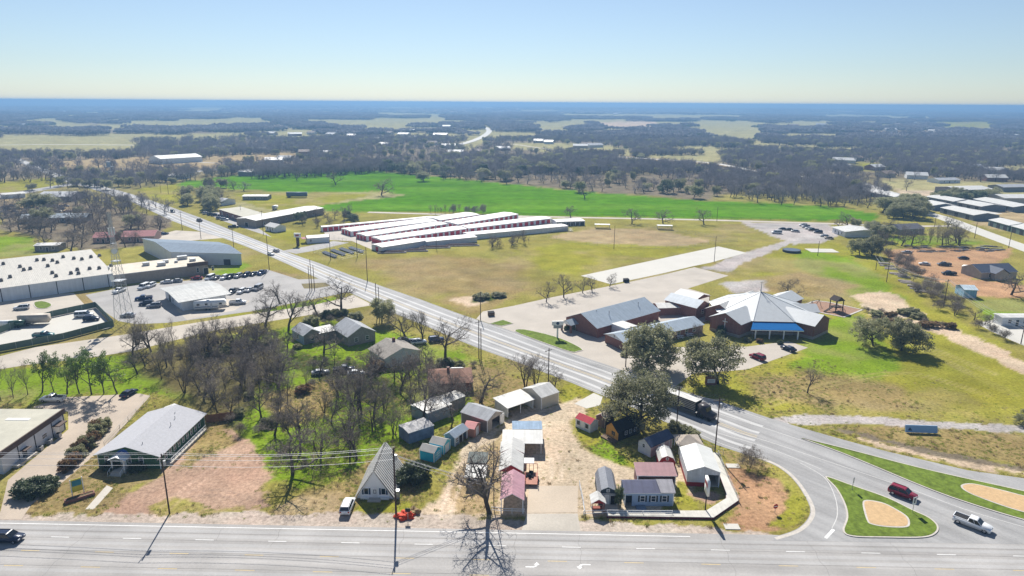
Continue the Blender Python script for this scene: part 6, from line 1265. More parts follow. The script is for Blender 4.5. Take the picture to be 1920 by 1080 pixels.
MB().hexa([(-wS / 2, -.15, .15), (wS / 2, -.15, .15), (wS / 2, .05, .15), (-wS / 2, .05, .15)], [(-wS / 2, .35, Hs), (wS / 2, .35, Hs), (wS / 2, .5, Hs), (-wS / 2, .5, Hs)]).build('panel', mat('white_banner_shade_blue', (.26, .42, .62), .5, var=.05), e)  # white panel; the blue of its shaded face is put into the colour
bt = letters(e, 'Cornerstone', (.55, -.015 + .17 - .05, Hs * .45), 0, 1.25, mat('navy_letters', (.02, .05, .14), .5), .02, 90 - math.degrees(math.atan2(.5, Hs)))
MB().slab([(-wS / 2 + .5, .02, .55), (-wS / 2 + 1.5, .02, .55), (-wS / 2 + 1.0, .17, 1.25)], (0, -.06, 0)).build('emblem', mat('navy_letters', (.02, .05, .14)), e)
for sg in (-1, 1): MB().tube((sg * (wS / 2 - .6), .55, 0), (sg * (wS / 2 - .6), .42, Hs - .1), .07, n=6).build('post', DARK, e)
e = empty('hoarding_sign', 'square white storage sign on a thick dark pole', 'sign', tuple(G(559, 461)), R(FRONT)); Hs = zat(G(559, 461), 437); MB().box(-.7, -.4, 0, .7, .4, Hs - 2.2).build('post', BRN, e); MB().box(-1.7, -.45, Hs - 2.2, 1.7, .45, Hs).build('cabinet', WHITE, e); MB().box(-.9, -.47, Hs - 1.6, .9, -.452, Hs - .7).build('emblem', RTX, e)
spost('for_sale_sign', 'small dark board sign with post beside the orange heap', 765, 975, 953, .9, .75, SIGNK, ang=FRONT)
for x, y, t, tt in ((924, 955, 0, ''),): pass

# ================================================================ FENCES
def fence(label, pts, h=1.8, step=3.0, kind='chain', m_=STEEL, name='fence', close=False):
    w = [Vector((*G(*p)[:2], 0)) for p in pts]; o = w[0]; e = empty(name, label, 'fence', tuple(o))
    pm = cached(('fpost', h, m_.name), lambda: MB().tube((0, 0, 0), (0, 0, h), .045 if kind == 'chain' else .06, n=5).data('post', m_)); pan = MB(); cnt = 0
    for a, b_ in zip(w[:-1], w[1:]):
        ln = (b_ - a).length; n = max(1, int(ln / step)); d_ = (b_ - a) / ln
        for k in range(n + (1 if b_ is w[-1] else 0)):
            if cnt < 95: put('post', pm, e, tuple(a + (b_ - a) * k / n - o)); cnt += 1
        A, B = a - o, b_ - o; U = Vector((0, 0, 1))
        if kind == 'chain':
            for z in (.05, h / 2, h): pan.tube(A + U * z, B + U * z, .025, n=4)
            q = 0
            while q < ln: p = A + d_ * q; pan.tube(p, p + U * h, .012, n=3); q += .6
        elif kind == 'screen':
            nn = Vector((-d_.y, d_.x, 0)) * .03; pan.slab([A + U * .1 - nn, B + U * .1 - nn, B + U * h - nn, A + U * h - nn], nn * 2)
        elif kind == 'rail':
            for z in (h * .5, h - .05): pan.tube(A + U * z, B + U * z, .05, n=5)
        elif kind == 'board':
            nn = Vector((-d_.y, d_.x, 0)) * .04; q = 0
            while q < ln - .05: a1 = A + d_ * q; b1 = A + d_ * min(q + .18, ln); pan.slab([a1 - nn, b1 - nn, b1 - nn + U * (h - .05 * (int(q * 7) % 2)), a1 - nn + U * (h - .05 * (int(q * 7) % 2))], nn); q += .2
    pan.build({'chain': 'wire_mesh', 'screen': 'screen_cloth', 'rail': 'rails', 'board': 'boards'}[kind], m_ if kind != 'screen' else mat('green_privacy_cloth', (.11, .16, .125), .8, var=.12), e); return e
fence('green screened fence round the civic yard', [(-60, 648), (20, 618), (100, 594), (180, 577), (214, 612), (120, 637), (0, 660)], 2.2, 4, 'screen')
fence('brown board fence behind the green house', [(386, 793), (412, 790), (438, 786)], 2.0, 2.5, 'board', mat('brown_fence_board', (.20, .075, .045), .85, var=.2))
fence('wire fence along the concrete drive', [(196, 838), (225, 806), (256, 776), (282, 748)], 1.3, 4, 'chain'); fence('curved outfield fence of the ball field', [(1027, 446), (1060, 452), (1100, 459), (1160, 463), (1230, 466), (1290, 464), (1340, 456), (1382, 452)], 1.6, 5, 'chain')
fence('tall backstop fence of the ball field', [(1015, 442), (1033, 437), (1085, 430)], 4, 4, 'chain'); fence('far side fence of the ball field', [(1200, 423), (1270, 434), (1340, 446), (1382, 452)], 1.6, 5, 'chain')
fence('wire fence round the four dark panel beds', [(588, 474), (625, 463), (684, 476), (640, 487), (588, 474)], 2, 4, 'chain'); fence('gate fence of the storage yard', [(618, 446), (635, 450), (665, 460)], 2, 4, 'chain'); 
fence('white pipe fence along the highway before the tiny house', [(1094, 968), (1138, 966), (1205, 967), (1260, 967)], 1.1, 4, 'rail', TRIMW); fence('white pipe fence along the diagonal side of the deck', [(1385, 943), (1365, 900), (1346, 853)], 1.1, 4, 'rail', STEEL); fence('short wire fence beside the shed lot apron', [(1086, 912), (1093, 945), (1096, 968)], 1.3, 2.5, 'rail', STEEL)
fence('long wire fence between bright field and back road', [(700, 396), (900, 402), (1100, 406), (1300, 409), (1500, 414), (1640, 418)], 1.4, 6, 'rail', WOOD); fence('wire fence by the roadside behind the navy roofed cabin', [(1308, 834), (1336, 846), (1356, 855)], 1.4, 3, 'chain'); fence('white gate rail of the pavilion yard', [(922, 961), (940, 963)], 1.2, 2, 'rail', TRIMW)
fence('low dark fence bounding the warehouse side street', [(1765, 402), (1790, 412), (1850, 430), (1935, 455)], 1.8, 6, 'board', mat('rust_fence', (.16, .07, .05), .8)) if False else None

# ================================================================ SMALL THINGS
def deck():
    e = empty('boardwalk', 'L-shaped white boardwalk with dark red skirt by the corner', 'boardwalk')
    P = [(1138, 962), (1324, 961), (1361, 938), (1361, 927), (1334, 852), (1344, 852), (1384, 942), (1338, 974), (1138, 971)]
    o = wsheet('deck_boards', wpoly(P), .45, mat('white_deck_boards', (.58, .56, .50), .8, kind='ribx', freq=1.0, var=.12), None, .1); o.parent = e
    c = G(1270, 955); Q = [tuple(Vector(p)) for p in wpoly(P)]
    m = MB()
    for i in range(len(Q)):
        a, b_ = Vector((*Q[i], 0)), Vector((*Q[(i + 1) % len(Q)], 0)); n = Vector((b_.y - a.y, a.x - b_.x, 0)).normalized() * .04
        m.slab([a - n, b_ - n, b_ - n + Vector((0, 0, .348)), a - n + Vector((0, 0, .348))], n)
    fixn(m.build('skirt', mat('dark_red_skirt', (.16, .03, .045), .7), e))
deck()
def heap(name, label, cat, px, py, w, d_, h, m_, seed, mats2=None):
    e = empty(name, label, cat, tuple(G(px, py))); rr = random.Random(seed); bm = bmesh.new(); bmesh.ops.create_icosphere(bm, subdivisions=4, radius=1)
    for v in bm.verts:
        n = 1 + .35 * math.sin(v.co.x * 5 + seed) * math.cos(v.co.y * 4 - seed) + rr.uniform(-.1, .1); v.co = Vector((v.co.x * w / 2 * n, v.co.y * d_ / 2 * n, max(-.02, v.co.z * h * n)))
    me = bpy.data.meshes.new('mound'); bm.to_mesh(me); bm.free(); me.materials.append(m_); put('mound', me, e); return e
heap('netted_heap', 'orange red netted heap of soil beside the tall pole', 'heap', 761, 969, 3.4, 2.2, .9, mat('orange_net', (.60, .06, .02), .7, var=.35, scale=3), 3); heap('brush_heap', 'dry brush heap behind the orange netted heap', 'heap', 776, 960, 2.6, 2, .8, mat('dry_brush', (.30, .22, .11), .95, var=.4, scale=4), 5)
for i, (x, y, w, t) in enumerate([(735, 474, 14, 'dark pile of roofing sheets nearest the front left storage wall'), (780, 471, 12, 'rusty pile of beams in the middle of the storage wall row'), (815, 465, 16, 'brown pile of pipes before the storage wall'), (866, 461, 18, 'dark pile of long beams at the right end of the row')]):
    e = empty('beam_pile', t, 'pile', tuple(G(x, y)), R(8)); 
    for k in range(6): MB().box(-w / 2 + k * .4, -1.6 + k * .55, .02, w / 2 - (k % 3), -1.15 + k * .55, .5 + .25 * (k % 3)).build('beam', mat('rusty_beam', (.09, .05, .045), .8, var=.3) if k % 3 else mat('pale_beam', (.35, .32, .3), .8), e)
for i, (x, y, t) in enumerate([(618, 479, 'first dark panel bed in the fenced plot, nearest the road'), (634, 475, 'second dark panel bed in the fenced plot'), (650, 472, 'third dark panel bed in the fenced plot'), (668, 470, 'fourth dark panel bed, nearest the storage wall')]):
    e = empty('panel_bed', t, 'panel bed', tuple(G(x, y)), R(hd((610, 474), (631, 482)))); MB().hexa([(-7, -1, .5), (7, -1, .5), (7, 1, 1.0), (-7, 1, 1.0)], [(-7, -1, .58), (7, -1, .58), (7, 1, 1.08), (-7, 1, 1.08)]).build('panel', mat('dark_panel', (.02, .025, .035), .35, var=.05), e)
    for xx in (-6, 0, 6): MB().box(xx - .1, -.8, 0, xx + .1, .8, .52).build('support', STEEL, e)
e = empty('stock_tank', 'low dark round tank by the gravel lane', 'tank', tuple(G(1484, 472))); rr_ = (G(1500, 472) - G(1468, 472)).length / 2; MB().tube((0, 0, 0), (0, 0, 1.1), rr_, rr_, 28).build('wall', mat('black_tank_wall', (.02, .025, .035), .6), e); MB().tube((0, 0, 1.1), (0, 0, 1.12), rr_ * .9, rr_ * .9, 24).build('cover', mat('blue_cover', (.05, .08, .13), .5), e)
for x, y, t in ((1541, 470, 'white concrete slab beside the low dark tank'), (1372, 988, 'small pale utility slab by the highway edge on bare soil'), (1374, 874, 'small pale utility slab beside the pipe fence on bare soil')):
    e = empty('utility_slab', t, 'slab', tuple(G(x, y)), R(FRONT)); k = 14 if y < 500 else 2.6; MB().box(-k / 2, -k / 3.2, 0, k / 2, k / 3.2, .12).build('slab', LOTW, e)
# playground
o = sheet('playground_mulch', [(1512, 570), (1530, 564), (1555, 567), (1617, 581), (1582, 595), (1527, 584)], .05, mat('wood_mulch', (.30, .18, .12), .95, var=.25, scale=2)); strip('playground_kerb', [tuple(G(*p)[:2]) for p in [(1512, 570), (1527, 584), (1582, 595), (1617, 581), (1555, 567), (1530, 564), (1512, 570)]], .9, .12, KERB)
e = empty('play_tower', 'dark wooden play tower with pitched roof and slide on the mulch', 'play tower', tuple(G(1567, 583)), R(20)); DW_ = mat('dark_play_wood', (.05, .035, .03), .9)
for x in (-1.6, 1.6):
    for y in (-1.4, 1.4): MB().box(x - .12, y - .12, 0, x + .12, y + .12, 4.2).build('post', DW_, e)
MB().box(-1.7, -1.5, 1.6, 1.7, 1.5, 1.75).build('platform', DW_, e); MB().slab([(-2, -1.8, 4.1), (2, -1.8, 4.1), (0, -1.8, 5.6)], (0, 3.6, 0)).build('roof', DW_, e); MB().hexa([(-1.7, -.5, 1.7), (-1.7, .5, 1.7), (-1.7, .5, 1.85), (-1.7, -.5, 1.85)], [(-5.2, -.5, .15), (-5.2, .5, .15), (-5.2, .5, .3), (-5.2, -.5, .3)]).build('slide', DW_, e)
for k in range(4): MB().tube((1.7, -1.2 + k * .8, 1.7), (3.4, -1.2 + k * .8, 0), .07).build('ladder_pole', DW_, e)
e = empty('swing_frame', 'wooden swing frame at the left end of the playground mulch', 'swing', tuple(G(1528, 576)), R(30))
for sx in (-2, 2):
    for sy in (-1.2, 1.2): MB().tube((sx, sy, 0), (sx, 0, 2.6), .08).build('leg', DW_, e)
MB().tube((-2.1, 0, 2.6), (2.1, 0, 2.6), .08).build('beam', DW_, e)
for x in (-.9, .9): MB().box(x - .25, -.12, .5, x + .25, .12, .55).build('seat', DARK, e); MB().tube((x - .22, 0, .55), (x - .22, 0, 2.6), .02, n=4).build('chain', STEEL, e)
# ball field shelters, bleachers
for x, y, t in ((1129, 428, 'white roofed dugout beside the storage end building'), (1246, 430, 'white roofed dugout under the round bare tree')):
    e = empty('dugout', t, 'dugout', tuple(G(x, y)), R(-5)); MB().box(-4.5, -1.6, 2.3, 4.5, 1.6, 2.45).build('roof', WHITE, e); MB().box(-4, -.4, .35, 4, .4, .5).build('bench', WOOD, e)
    for xx in (-4.2, 4.2):
        for yy in (-1.4, 1.4): MB().box(xx - .08, yy - .08, 0, xx + .08, yy + .08, 2.3).build('post', STEEL, e)
e = empty('bleacher', 'pale bleacher seats beside the backstop fence', 'bleacher', tuple(G(1050, 435)), R(15))
for k in range(4): MB().box(-8, k * .7, .3 + k * .35, 8, k * .7 + .4, .38 + k * .35).build('seat', STEEL, e)
for x in (-7, 0, 7): MB().box(x - .08, 0, 0, x + .08, 2.4, .28).build('support', STEEL, e)
# picnic tables, bins, dumpster
for k, (x, y) in enumerate([(1268, 629), (1274, 634), (1283, 624), (1292, 630)]):
    e = empty('picnic_table', 'white picnic table on the patio behind the lower church hall', 'table', tuple(G(x, y)), R(20), 'picnic tables on the church patio'); MB().box(-1.2, -.5, .72, 1.2, .5, .8).build('tabletop', WHITE, e)
    for s_ in (-1, 1): MB().box(-1.2, s_ * .85 - .15, .42, 1.2, s_ * .85 + .15, .48).build('bench', WHITE, e)
    for s_ in (-.8, .8): MB().box(s_ - .05, -.8, 0, s_ + .05, .8, .419).build('leg', WHITE, e)
for x, y, t, m_ in ((921, 592, 'wooden bin enclosure at the church car park entrance', WOOD), (1174, 529, 'dark waste container beside the new concrete slab', DARK), (1365, 612, 'dark waste container between church hall and sanctuary', DARK)):
    e = empty('waste_container', t, 'container', tuple(G(x, y)), R(15)); bevel(MB().box(-1.1, -.8, .1, 1.1, .8, 1.3).build('body', m_, e), .04); MB().hexa([(-1.12, -.82, 1.305), (1.12, -.82, 1.305), (1.12, .82, 1.305), (-1.12, .82, 1.305)], [(-1.1, -.8, 1.36), (1.1, -.8, 1.36), (1.1, .8, 1.55), (-1.1, .8, 1.55)]).build('lid', DARK, e)
# red trailer / tractor by pavilions
e = empty('utility_trailer', 'red framed utility trailer with raised gate beside the pink pavilion', 'trailer', tuple(G(996, 902)), R(88)); RF_ = mat('faded_red_steel', (.45, .12, .09), .6)
m = MB().box(-2.2, -1.2, .55, 2.2, 1.2, .65); m.build('deck', mat('rust_deck', (.42, .2, .14), .8, var=.2), e)
for yy in (-1.2, 1.2): m = MB(); m.tube((-2.2, yy, 1.3), (2.2, yy, 1.3), .05); [m.tube((x, yy, .6), (x, yy, 1.3), .04) for x in (-2.2, -1, 0, 1, 2.2)]; m.build('side_rail', RF_, e)
m = MB(); [m.tube((2.2, y, .6), (2.5, y, 2.4), .05) for y in (-1.2, -.4, .4, 1.2)]; m.tube((2.5, -1.2, 2.4), (2.5, 1.2, 2.4), .05); m.build('gate', RF_, e); wheels(e, (-.4, .5), 2.9, .38)
def tractor(px, py, label, m_, ang):
    e = empty('lawn_tractor', label, 'tractor', tuple(G(px, py)), R(ang)); bevel(MB().box(.1, -.4, .45, 1.3, .4, 1.05).build('bonnet', m_, e), .08); bevel(MB().box(-.8, -.55, .5, .1, .55, .75).build('body', m_, e), .05); bevel(MB().box(-.75, -.3, .76, -.2, .3, .95).build('seat', DARK, e), .05); MB().box(-.8, -.3, .96, -.65, .3, 1.4).build('backrest', DARK, e)
    for x, r in ((-.55, .48), (.95, .32)):
        for s_ in (-1, 1): MB().tube((x, s_ * .62 - .12, r), (x, s_ * .62 + .12, r), r, r, 12).build('wheel', RUBBER, e)
    MB().tube((.1, 0, .9), (-.1, 0, 1.25), .03).build('steering_wheel', DARK, e)
tractor(888, 900, 'red lawn tractor under the white sheet roof', mat('tractor_red', (.45, .02, .03), .4), 180); tractor(994, 897, 'black mower tractor on the red trailer deck', DARK, 80)
# debris in the dirt yard
rr_ = random.Random(4)
for k in range(26):
    x = rr_.uniform(1690, 1880); y = rr_.uniform(461, 473); e = empty('scrap_pile', 'low pile of scrap timber and sheet along the back edge of the dirt yard', 'scrap', tuple(G(x, y)), rr_.uniform(-.3, .3), 'scrap along the dirt yard')
    for j in range(4): a = rr_.uniform(1, 4.5); MB().box(-a, -.5 + j * .3, .02 + j * .16, a * .8, -.1 + j * .3, .16 + j * .16).build('board', [WOOD, STEEL, mat('pale_beam', (.35, .32, .3), .8), DARK][(k + j) % 4], e)
for k in range(16):
    t_ = k / 15; x = 1655 + t_ * 70 + rr_.uniform(-4, 4); y = 493 + t_ * 55 + rr_.uniform(-3, 3); e = empty('scrap_pile', 'stack of pale boards along the right hand hedge', 'scrap', tuple(G(x, y)), rr_.uniform(-.6, -.2), 'board stacks along the hedge')
    for j in range(3): MB().box(-2.4, -.8 + j * .55, .02, 2.4, -.35 + j * .55, .3 + .1 * j).build('board', mat('pale_beam', (.35, .32, .3), .8) if (k + j) % 3 else WOOD, e)
# ================================================================ TREES
BARK = mat('grey_brown_bark', (.075, .062, .052), .95, var=.25, scale=2); TWIG = mat('bare_twigs', (.165, .138, .118), .95, var=.2, scale=.5)
BARKD = mat('dark_bark', (.045, .037, .03), .95, var=.25, scale=2)
def leafmat(name, col, col2, sc_=.9, tr=.35):
    m = bpy.data.materials.new(name); m.use_nodes = True; t = m.node_tree; N = t.nodes; L = t.links; N.remove(N['Principled BSDF'])
    tc = N.new('ShaderNodeTexCoord'); oi = N.new('ShaderNodeObjectInfo'); n = N.new('ShaderNodeTexNoise'); n.inputs['Scale'].default_value = sc_; n.inputs['Detail'].default_value = 4; n.inputs['Roughness'].default_value = .7
    L.new(tc.outputs['Object'], n.inputs['Vector']); r = N.new('ShaderNodeMapRange'); r.inputs[1].default_value = .35; r.inputs[2].default_value = .65; L.new(n.outputs[0], r.inputs[0])
    mx = N.new('ShaderNodeMix'); mx.data_type = 'RGBA'; mx.inputs[6].default_value = (*col, 1); mx.inputs[7].default_value = (*col2, 1); L.new(r.outputs[0], mx.inputs[0])
    hv = N.new('ShaderNodeHueSaturation'); vr = N.new('ShaderNodeMapRange'); vr.inputs[3].default_value = .75; vr.inputs[4].default_value = 1.25; L.new(oi.outputs['Random'], vr.inputs[0]); L.new(vr.outputs[0], hv.inputs['Value']); L.new(mx.outputs[2], hv.inputs['Color'])
    d_ = N.new('ShaderNodeBsdfPrincipled'); d_.inputs['Roughness'].default_value = .55; d_.inputs['Specular IOR Level'].default_value = .35; L.new(hv.outputs[0], d_.inputs['Base Color'])
    tl = N.new('ShaderNodeBsdfTranslucent'); L.new(hv.outputs[0], tl.inputs[0]); ms = N.new('ShaderNodeMixShader'); ms.inputs[0].default_value = tr; L.new(d_.outputs[0], ms.inputs[1]); L.new(tl.outputs[0], ms.inputs[2]); L.new(ms.outputs[0], N['Material Output'].inputs[0]); return m
OAK = leafmat('live_oak_leaves', (.21, .22, .105), (.42, .405, .24), tr=.45); CEDAR = leafmat('cedar_foliage', (.07, .10, .048), (.14, .17, .085)); IVY = leafmat('vine_leaves', (.07, .13, .025), (.15, .21, .05)); PHOT = leafmat('reddish_shrub_leaves', (.15, .13, .05), (.30, .16, .09)); MIST = leafmat('mistletoe_leaves', (.05, .065, .02), (.09, .1, .04))
class TB:
    """branch tubes with shared rings"""
    def __init__(s): s.v = []; s.f = []
    def limb(s, pts, rad, n):
        b = len(s.v); up = None
        for i, (p, r) in enumerate(zip(pts, rad)):
            d_ = (pts[min(i + 1, len(pts) - 1)] - pts[max(i - 1, 0)]).normalized(); a = d_.orthogonal().normalized() if up is None else (up - d_ * up.dot(d_)).normalized(); up = a; c = d_.cross(a)
            for k in range(n): t = 2 * math.pi * k / n; q = p + (a * math.cos(t) + c * math.sin(t)) * r; s.v.append((q.x, q.y, q.z))
        for i in range(len(pts) - 1):
            for k in range(n): j = (k + 1) % n; o = b + i * n; s.f.append((o + k, o + j, o + n + j, o + n + k))
    def data(s, name, m):
        me = bpy.data.meshes.new(name); me.from_pydata(s.v, [], s.f); me.materials.append(m); me.update(); return me
def skeleton(seed, h, kids=(6, 6, 5, 4), fork=.28, spread=.95, gnarl=.18, up=.10, lens=(.62, .55, .52, .5), r0=.031, lean=0.0, trunks=1):
    """returns trunk TB, crown TB, tips"""
    rr = random.Random(seed); T = TB(); C = TB(); tips = []
    rv = lambda s_: Vector((rr.uniform(-1, 1), rr.uniform(-1, 1), rr.uniform(-1, 1))) * s_
    def grow(p, d_, ln, r, lev):
        n = 4 if lev <= 1 else (3 if lev == 2 else 2); pts = [p]; rads = [r]; q = p; dd = d_
        for i in range(n):
            dd = (dd + rv(gnarl) + Vector((0, 0, up if lev > 0 else .0))).normalized(); q = q + dd * (ln / n); pts.append(q); rads.append(max(r * (1 - .62 * (i + 1) / n), .015))
        tb = T if lev == 0 else C; tb.limb(pts, rads, 7 if lev == 0 else (5 if lev == 1 else 3))
        if lev >= len(kids): tips.append(q); return
        if lev == len(kids) - 1: tips.append(q)
        k = kids[lev]
        for j in range(k):
            t_ = (fork + (1 - fork) * (j + rr.random() * .7) / k) if lev == 0 else (.22 + .78 * (j + rr.random()) / k)
            t_ = min(t_, 1.0); x = t_ * n; i = min(int(x), n - 1); s0 = pts[i].lerp(pts[i + 1], x - i)
            axis = dd.orthogonal().normalized(); axis = Matrix.Rotation(j * 2.4 + rr.uniform(-.5, .5) + seed, 3, dd) @ axis
            nd = (dd * (1 - .42 * spread) + axis * spread * rr.uniform(.65, 1.15)).normalized()
            L2 = (h * .52 if lev == 0 else ln) * (lens[lev] if lev else 1) * rr.uniform(.7, 1.15) * (1.15 - .45 * t_ if lev == 0 else 1.1 - .35 * t_)
            grow(s0, nd, L2, max(rads[min(i, len(rads) - 1)] * rr.uniform(.54, .72), .019), lev + 1)
    for k in range(trunks):
        a = k * 2.1 + seed; d0 = Vector((math.cos(a) * (lean + .22 * (trunks > 1)), math.sin(a) * (lean + .22 * (trunks > 1)), 1)).normalized()
        grow(Vector((math.cos(a) * .3 * (trunks > 1), math.sin(a) * .3 * (trunks > 1), -.15)), d0, h * rr.uniform(.60, .68), h * r0 / (trunks ** .4), 0)
    return T, C, tips
def leaves(tips, seed, per, rad, size, flat=.7, shell=None):
    """leaf sprays: small quads scattered round every tip"""
    rg = np.random.default_rng(seed); c = np.repeat(np.array([tuple(p) for p in tips]), per, 0); n = len(c)
    o = rg.normal(size=(n, 3)); o /= np.linalg.norm(o, axis=1)[:, None]; o *= (rg.random((n, 1)) ** .45) * rad; o[:, 2] *= flat; p = c + o
    a = rg.normal(size=(n, 3)); a /= np.linalg.norm(a, axis=1)[:, None]; b_ = np.cross(a, rg.normal(size=(n, 3))); b_ /= np.linalg.norm(b_, axis=1)[:, None]
    s_ = size * rg.uniform(.6, 1.4, (n, 1)); a *= s_; b_ *= s_ * .55
    return np.stack([p - a, p - b_, p + a, p + b_], 1).reshape(-1, 3)
def leafmesh(name, V, m):
    n = len(V) // 4; me = bpy.data.meshes.new(name); me.vertices.add(len(V)); me.vertices.foreach_set('co', V.astype(np.float32).ravel()); me.loops.add(len(V)); me.loops.foreach_set('vertex_index', np.arange(len(V), dtype=np.int32)); me.polygons.add(n); me.polygons.foreach_set('loop_start', np.arange(0, len(V), 4, dtype=np.int32)); me.update(calc_edges=True); me.materials.append(m); return me
def join(name, parts):
    """several (verts, faces/quads, material) into one mesh"""
    me = bpy.data.meshes.new(name); bm = bmesh.new(); 
    for i, (src, m) in enumerate(parts):
        k = len(bm.faces); bm.from_mesh(src); bm.faces.ensure_lookup_table()
        for f in bm.faces[k:]: f.material_index = i
        me.materials.append(m)
    bm.to_mesh(me); bm.free(); return me
# prototypes: (trunk mesh, crown mesh), 10 m tall nominal
HAZE = leafmat('fine_twigs', (.18, .15, .125), (.27, .23, .195), .3, .3)
def twigs(T, C, tips, sd_, per=2, rad=.42, ln=.26):
    rg = np.random.default_rng(sd_); c = np.repeat(np.array([tuple(p) for p in tips]), per, 0); n = len(c); o = rg.normal(size=(n, 3)) * rad * .5; p = c + o
    a = o / (np.linalg.norm(o, axis=1)[:, None] + 1e-6) + rg.normal(size=(n, 3)) * .6; a[:, 2] += .35; a /= np.linalg.norm(a, axis=1)[:, None]; b_ = np.cross(a, rg.normal(size=(n, 3))); b_ /= np.linalg.norm(b_, axis=1)[:, None]
    s_ = ln * rg.uniform(.6, 1.4, (n, 1)); V = np.stack([p - a * s_, p - b_ * .014, p + a * s_, p + b_ * .014], 1).reshape(-1, 3)
    return (T.data('trunk', BARK), join('crown', [(C.data('c', TWIG), TWIG), (leafmesh('l', V, HAZE), HAZE)]))
BARE = []
for sd_, kw in [(1, {}), (2, dict(spread=1.1, fork=.2)), (3, dict(kids=(5, 6, 5, 4), spread=.8, fork=.35)), (4, dict(spread=1.15, gnarl=.26, fork=.18)), (5, dict(kids=(7, 5, 5, 4), spread=.7, fork=.3, up=.16)), (6, dict(trunks=3, kids=(4, 5, 5, 3), spread=.75)), (7, dict(kids=(5, 5, 4, 3), spread=.9, gnarl=.3))]:
    T, C, tips = skeleton(sd_, 10, **kw); BARE.append(twigs(T, C, tips, sd_))
SLIM = []
for sd_ in (11, 12, 13): T, C, tips = skeleton(sd_, 10, kids=(9, 4, 4), fork=.25, spread=.6, up=.2, lens=(.5, .5, .5), r0=.014, gnarl=.12); SLIM.append(twigs(T, C, tips, sd_, 8))
def oak(seed, h, kids, per, rad, size, m, spread=1.1, fork=.16, flat=.6, bark=BARKD, lens=(.62, .55, .5), r0=.03, trunks=1, up=.06):
    T, C, tips = skeleton(seed, h, kids=kids, fork=fork, spread=spread, gnarl=.22, up=up, lens=lens, r0=r0, trunks=trunks); zt = max(p.z for p in tips)
    return (T.data('trunk', bark), C.data('limbs', bark), leafmesh('crown', leaves(tips, seed, per, rad, size, flat), m))
OAKS = [oak(21, 10, (10, 6, 4), 42, 1.05, .20, OAK, 1.15, .12), oak(22, 10, (9, 6, 4), 40, 1.05, .20, OAK, 1.0, .15), oak(23, 10, (8, 5, 4), 38, 1.05, .20, OAK, 1.2, .1)]
OAKBIG = oak(24, 10, (12, 7, 5), 34, .72, .13, OAK, 1.25, .10, lens=(.66, .58, .5))
CED = [oak(31, 8, (16, 5), 60, .75, .2, CEDAR, .85, .04, .9, lens=(.5, .45), r0=.02), oak(32, 8, (14, 5), 60, .8, .2, CEDAR, 1.0, .04, .9, lens=(.5, .45), r0=.02)]
IVYT = [oak(41, 10, (9, 4), 46, .62, .15, IVY, .55, .28, 1.0, BARK, (.42, .4), .016), oak(42, 10, (8, 4), 40, .62, .15, IVY, .55, .32, 1.0, BARK, (.42, .4), .016)]
SHRUB = [oak(51, 2.4, (9, 4), 60, .42, .13, OAK, 1.1, .03, .8, BARK, (.55, .5), .02, 2), oak(52, 2.4, (9, 4), 60, .42, .13, PHOT, 1.0, .03, .85, BARK, (.55, .5), .02, 2), oak(53, 2.4, (10, 4), 70, .45, .13, CEDAR, 1.1, .03, .8, BARK, (.55, .5), .02, 2)]
BSH = []
for sd_ in (61, 62): T, C, tips = skeleton(sd_, 4, kids=(6, 5, 4), fork=.05, spread=.8, up=.12, trunks=4, r0=.014, lens=(.6, .55, .5)); BSH.append(twigs(T, C, tips, sd_, 5, .3, .2))
def plant(name, cat, label, protoset, px, py, h, nominal=10.0, group=None, seed=0, wx=1.0, parts=('trunk', 'crown')):
    rr = random.Random(int(px * 7 + py * 131 + seed)); p = G(px, py); meshes = protoset
    e = empty(name, label, cat, (p.x, p.y, 0), rr.uniform(0, 6.28), group); s_ = h / nominal; e.scale = (s_ * wx, s_ * wx, s_)
    nm = ('trunk', 'crown') if len(meshes) == 2 else ('trunk', 'limbs', 'crown')
    for n_, me in zip(nm, meshes): put(n_, me, e)
    return e
def hgt(px, py, top): return zat(G(px, py), top)
# actual nominal heights of the protos
def pheight(meshes): return max(max((v.co.z for v in me.vertices), default=0) for me in meshes)
NH = {}
def P(name, cat, label, ps, px, py, top, group=None, wx=1.0, h=None):
    k = id(ps)
    if k not in NH: NH[k] = pheight(ps)
    return plant(name, cat, label, ps, px, py, h or hgt(px, py, top), NH[k], group, wx=wx)
rt = random.Random(99)
# ---- named near trees
P('bare_tree', 'tree', 'biggest bare tree, forked trunk beside the pink roofed pavilion on the highway', BARE[1], 918, 962, 818, wx=.95)
P('live_oak', 'tree', 'largest live oak, spreading over the cedar cabin beside the diagonal road', OAKBIG, 1201, 804, 700, wx=1.14)
P('live_oak', 'tree', 'dense live oak in front of the lower church hall', OAKS[0], 1214, 692, 606, wx=1.1); P('live_oak', 'tree', 'live oak shading the brick monument sign', OAKS[1], 1347, 720, 638, wx=1.12)
P('live_oak', 'tree', 'left live oak of the pair on the church lawn', OAKS[2], 1637, 648, 590, wx=.95); P('live_oak', 'tree', 'right live oak of the pair on the church lawn', OAKS[0], 1690, 657, 598, wx=1.1)
P('bare_tree', 'tree', 'lone small bare tree on the lawn above the gravel lane', BARE[2], 1514, 737, 684, wx=.8); P('bare_tree', 'tree', 'gnarled bare tree behind the church roof', BARE[3], 1476, 556, 515, wx=1.2)
for x, y, t, l in ((1024, 566, 525, 'first bare tree of the car park row, nearest the road'), (1057, 558, 510, 'tallest bare tree of the car park row'), (1092, 549, 517, 'third bare tree of the car park row'), (1110, 545, 512, 'fourth bare tree of the car park row'), (1143, 538, 509, 'last bare tree of the car park row, by the white slab')): P('bare_tree', 'tree', l, BARE[(x // 7) % 5], x, y, t, 'bare trees along the church car park', wx=.85)
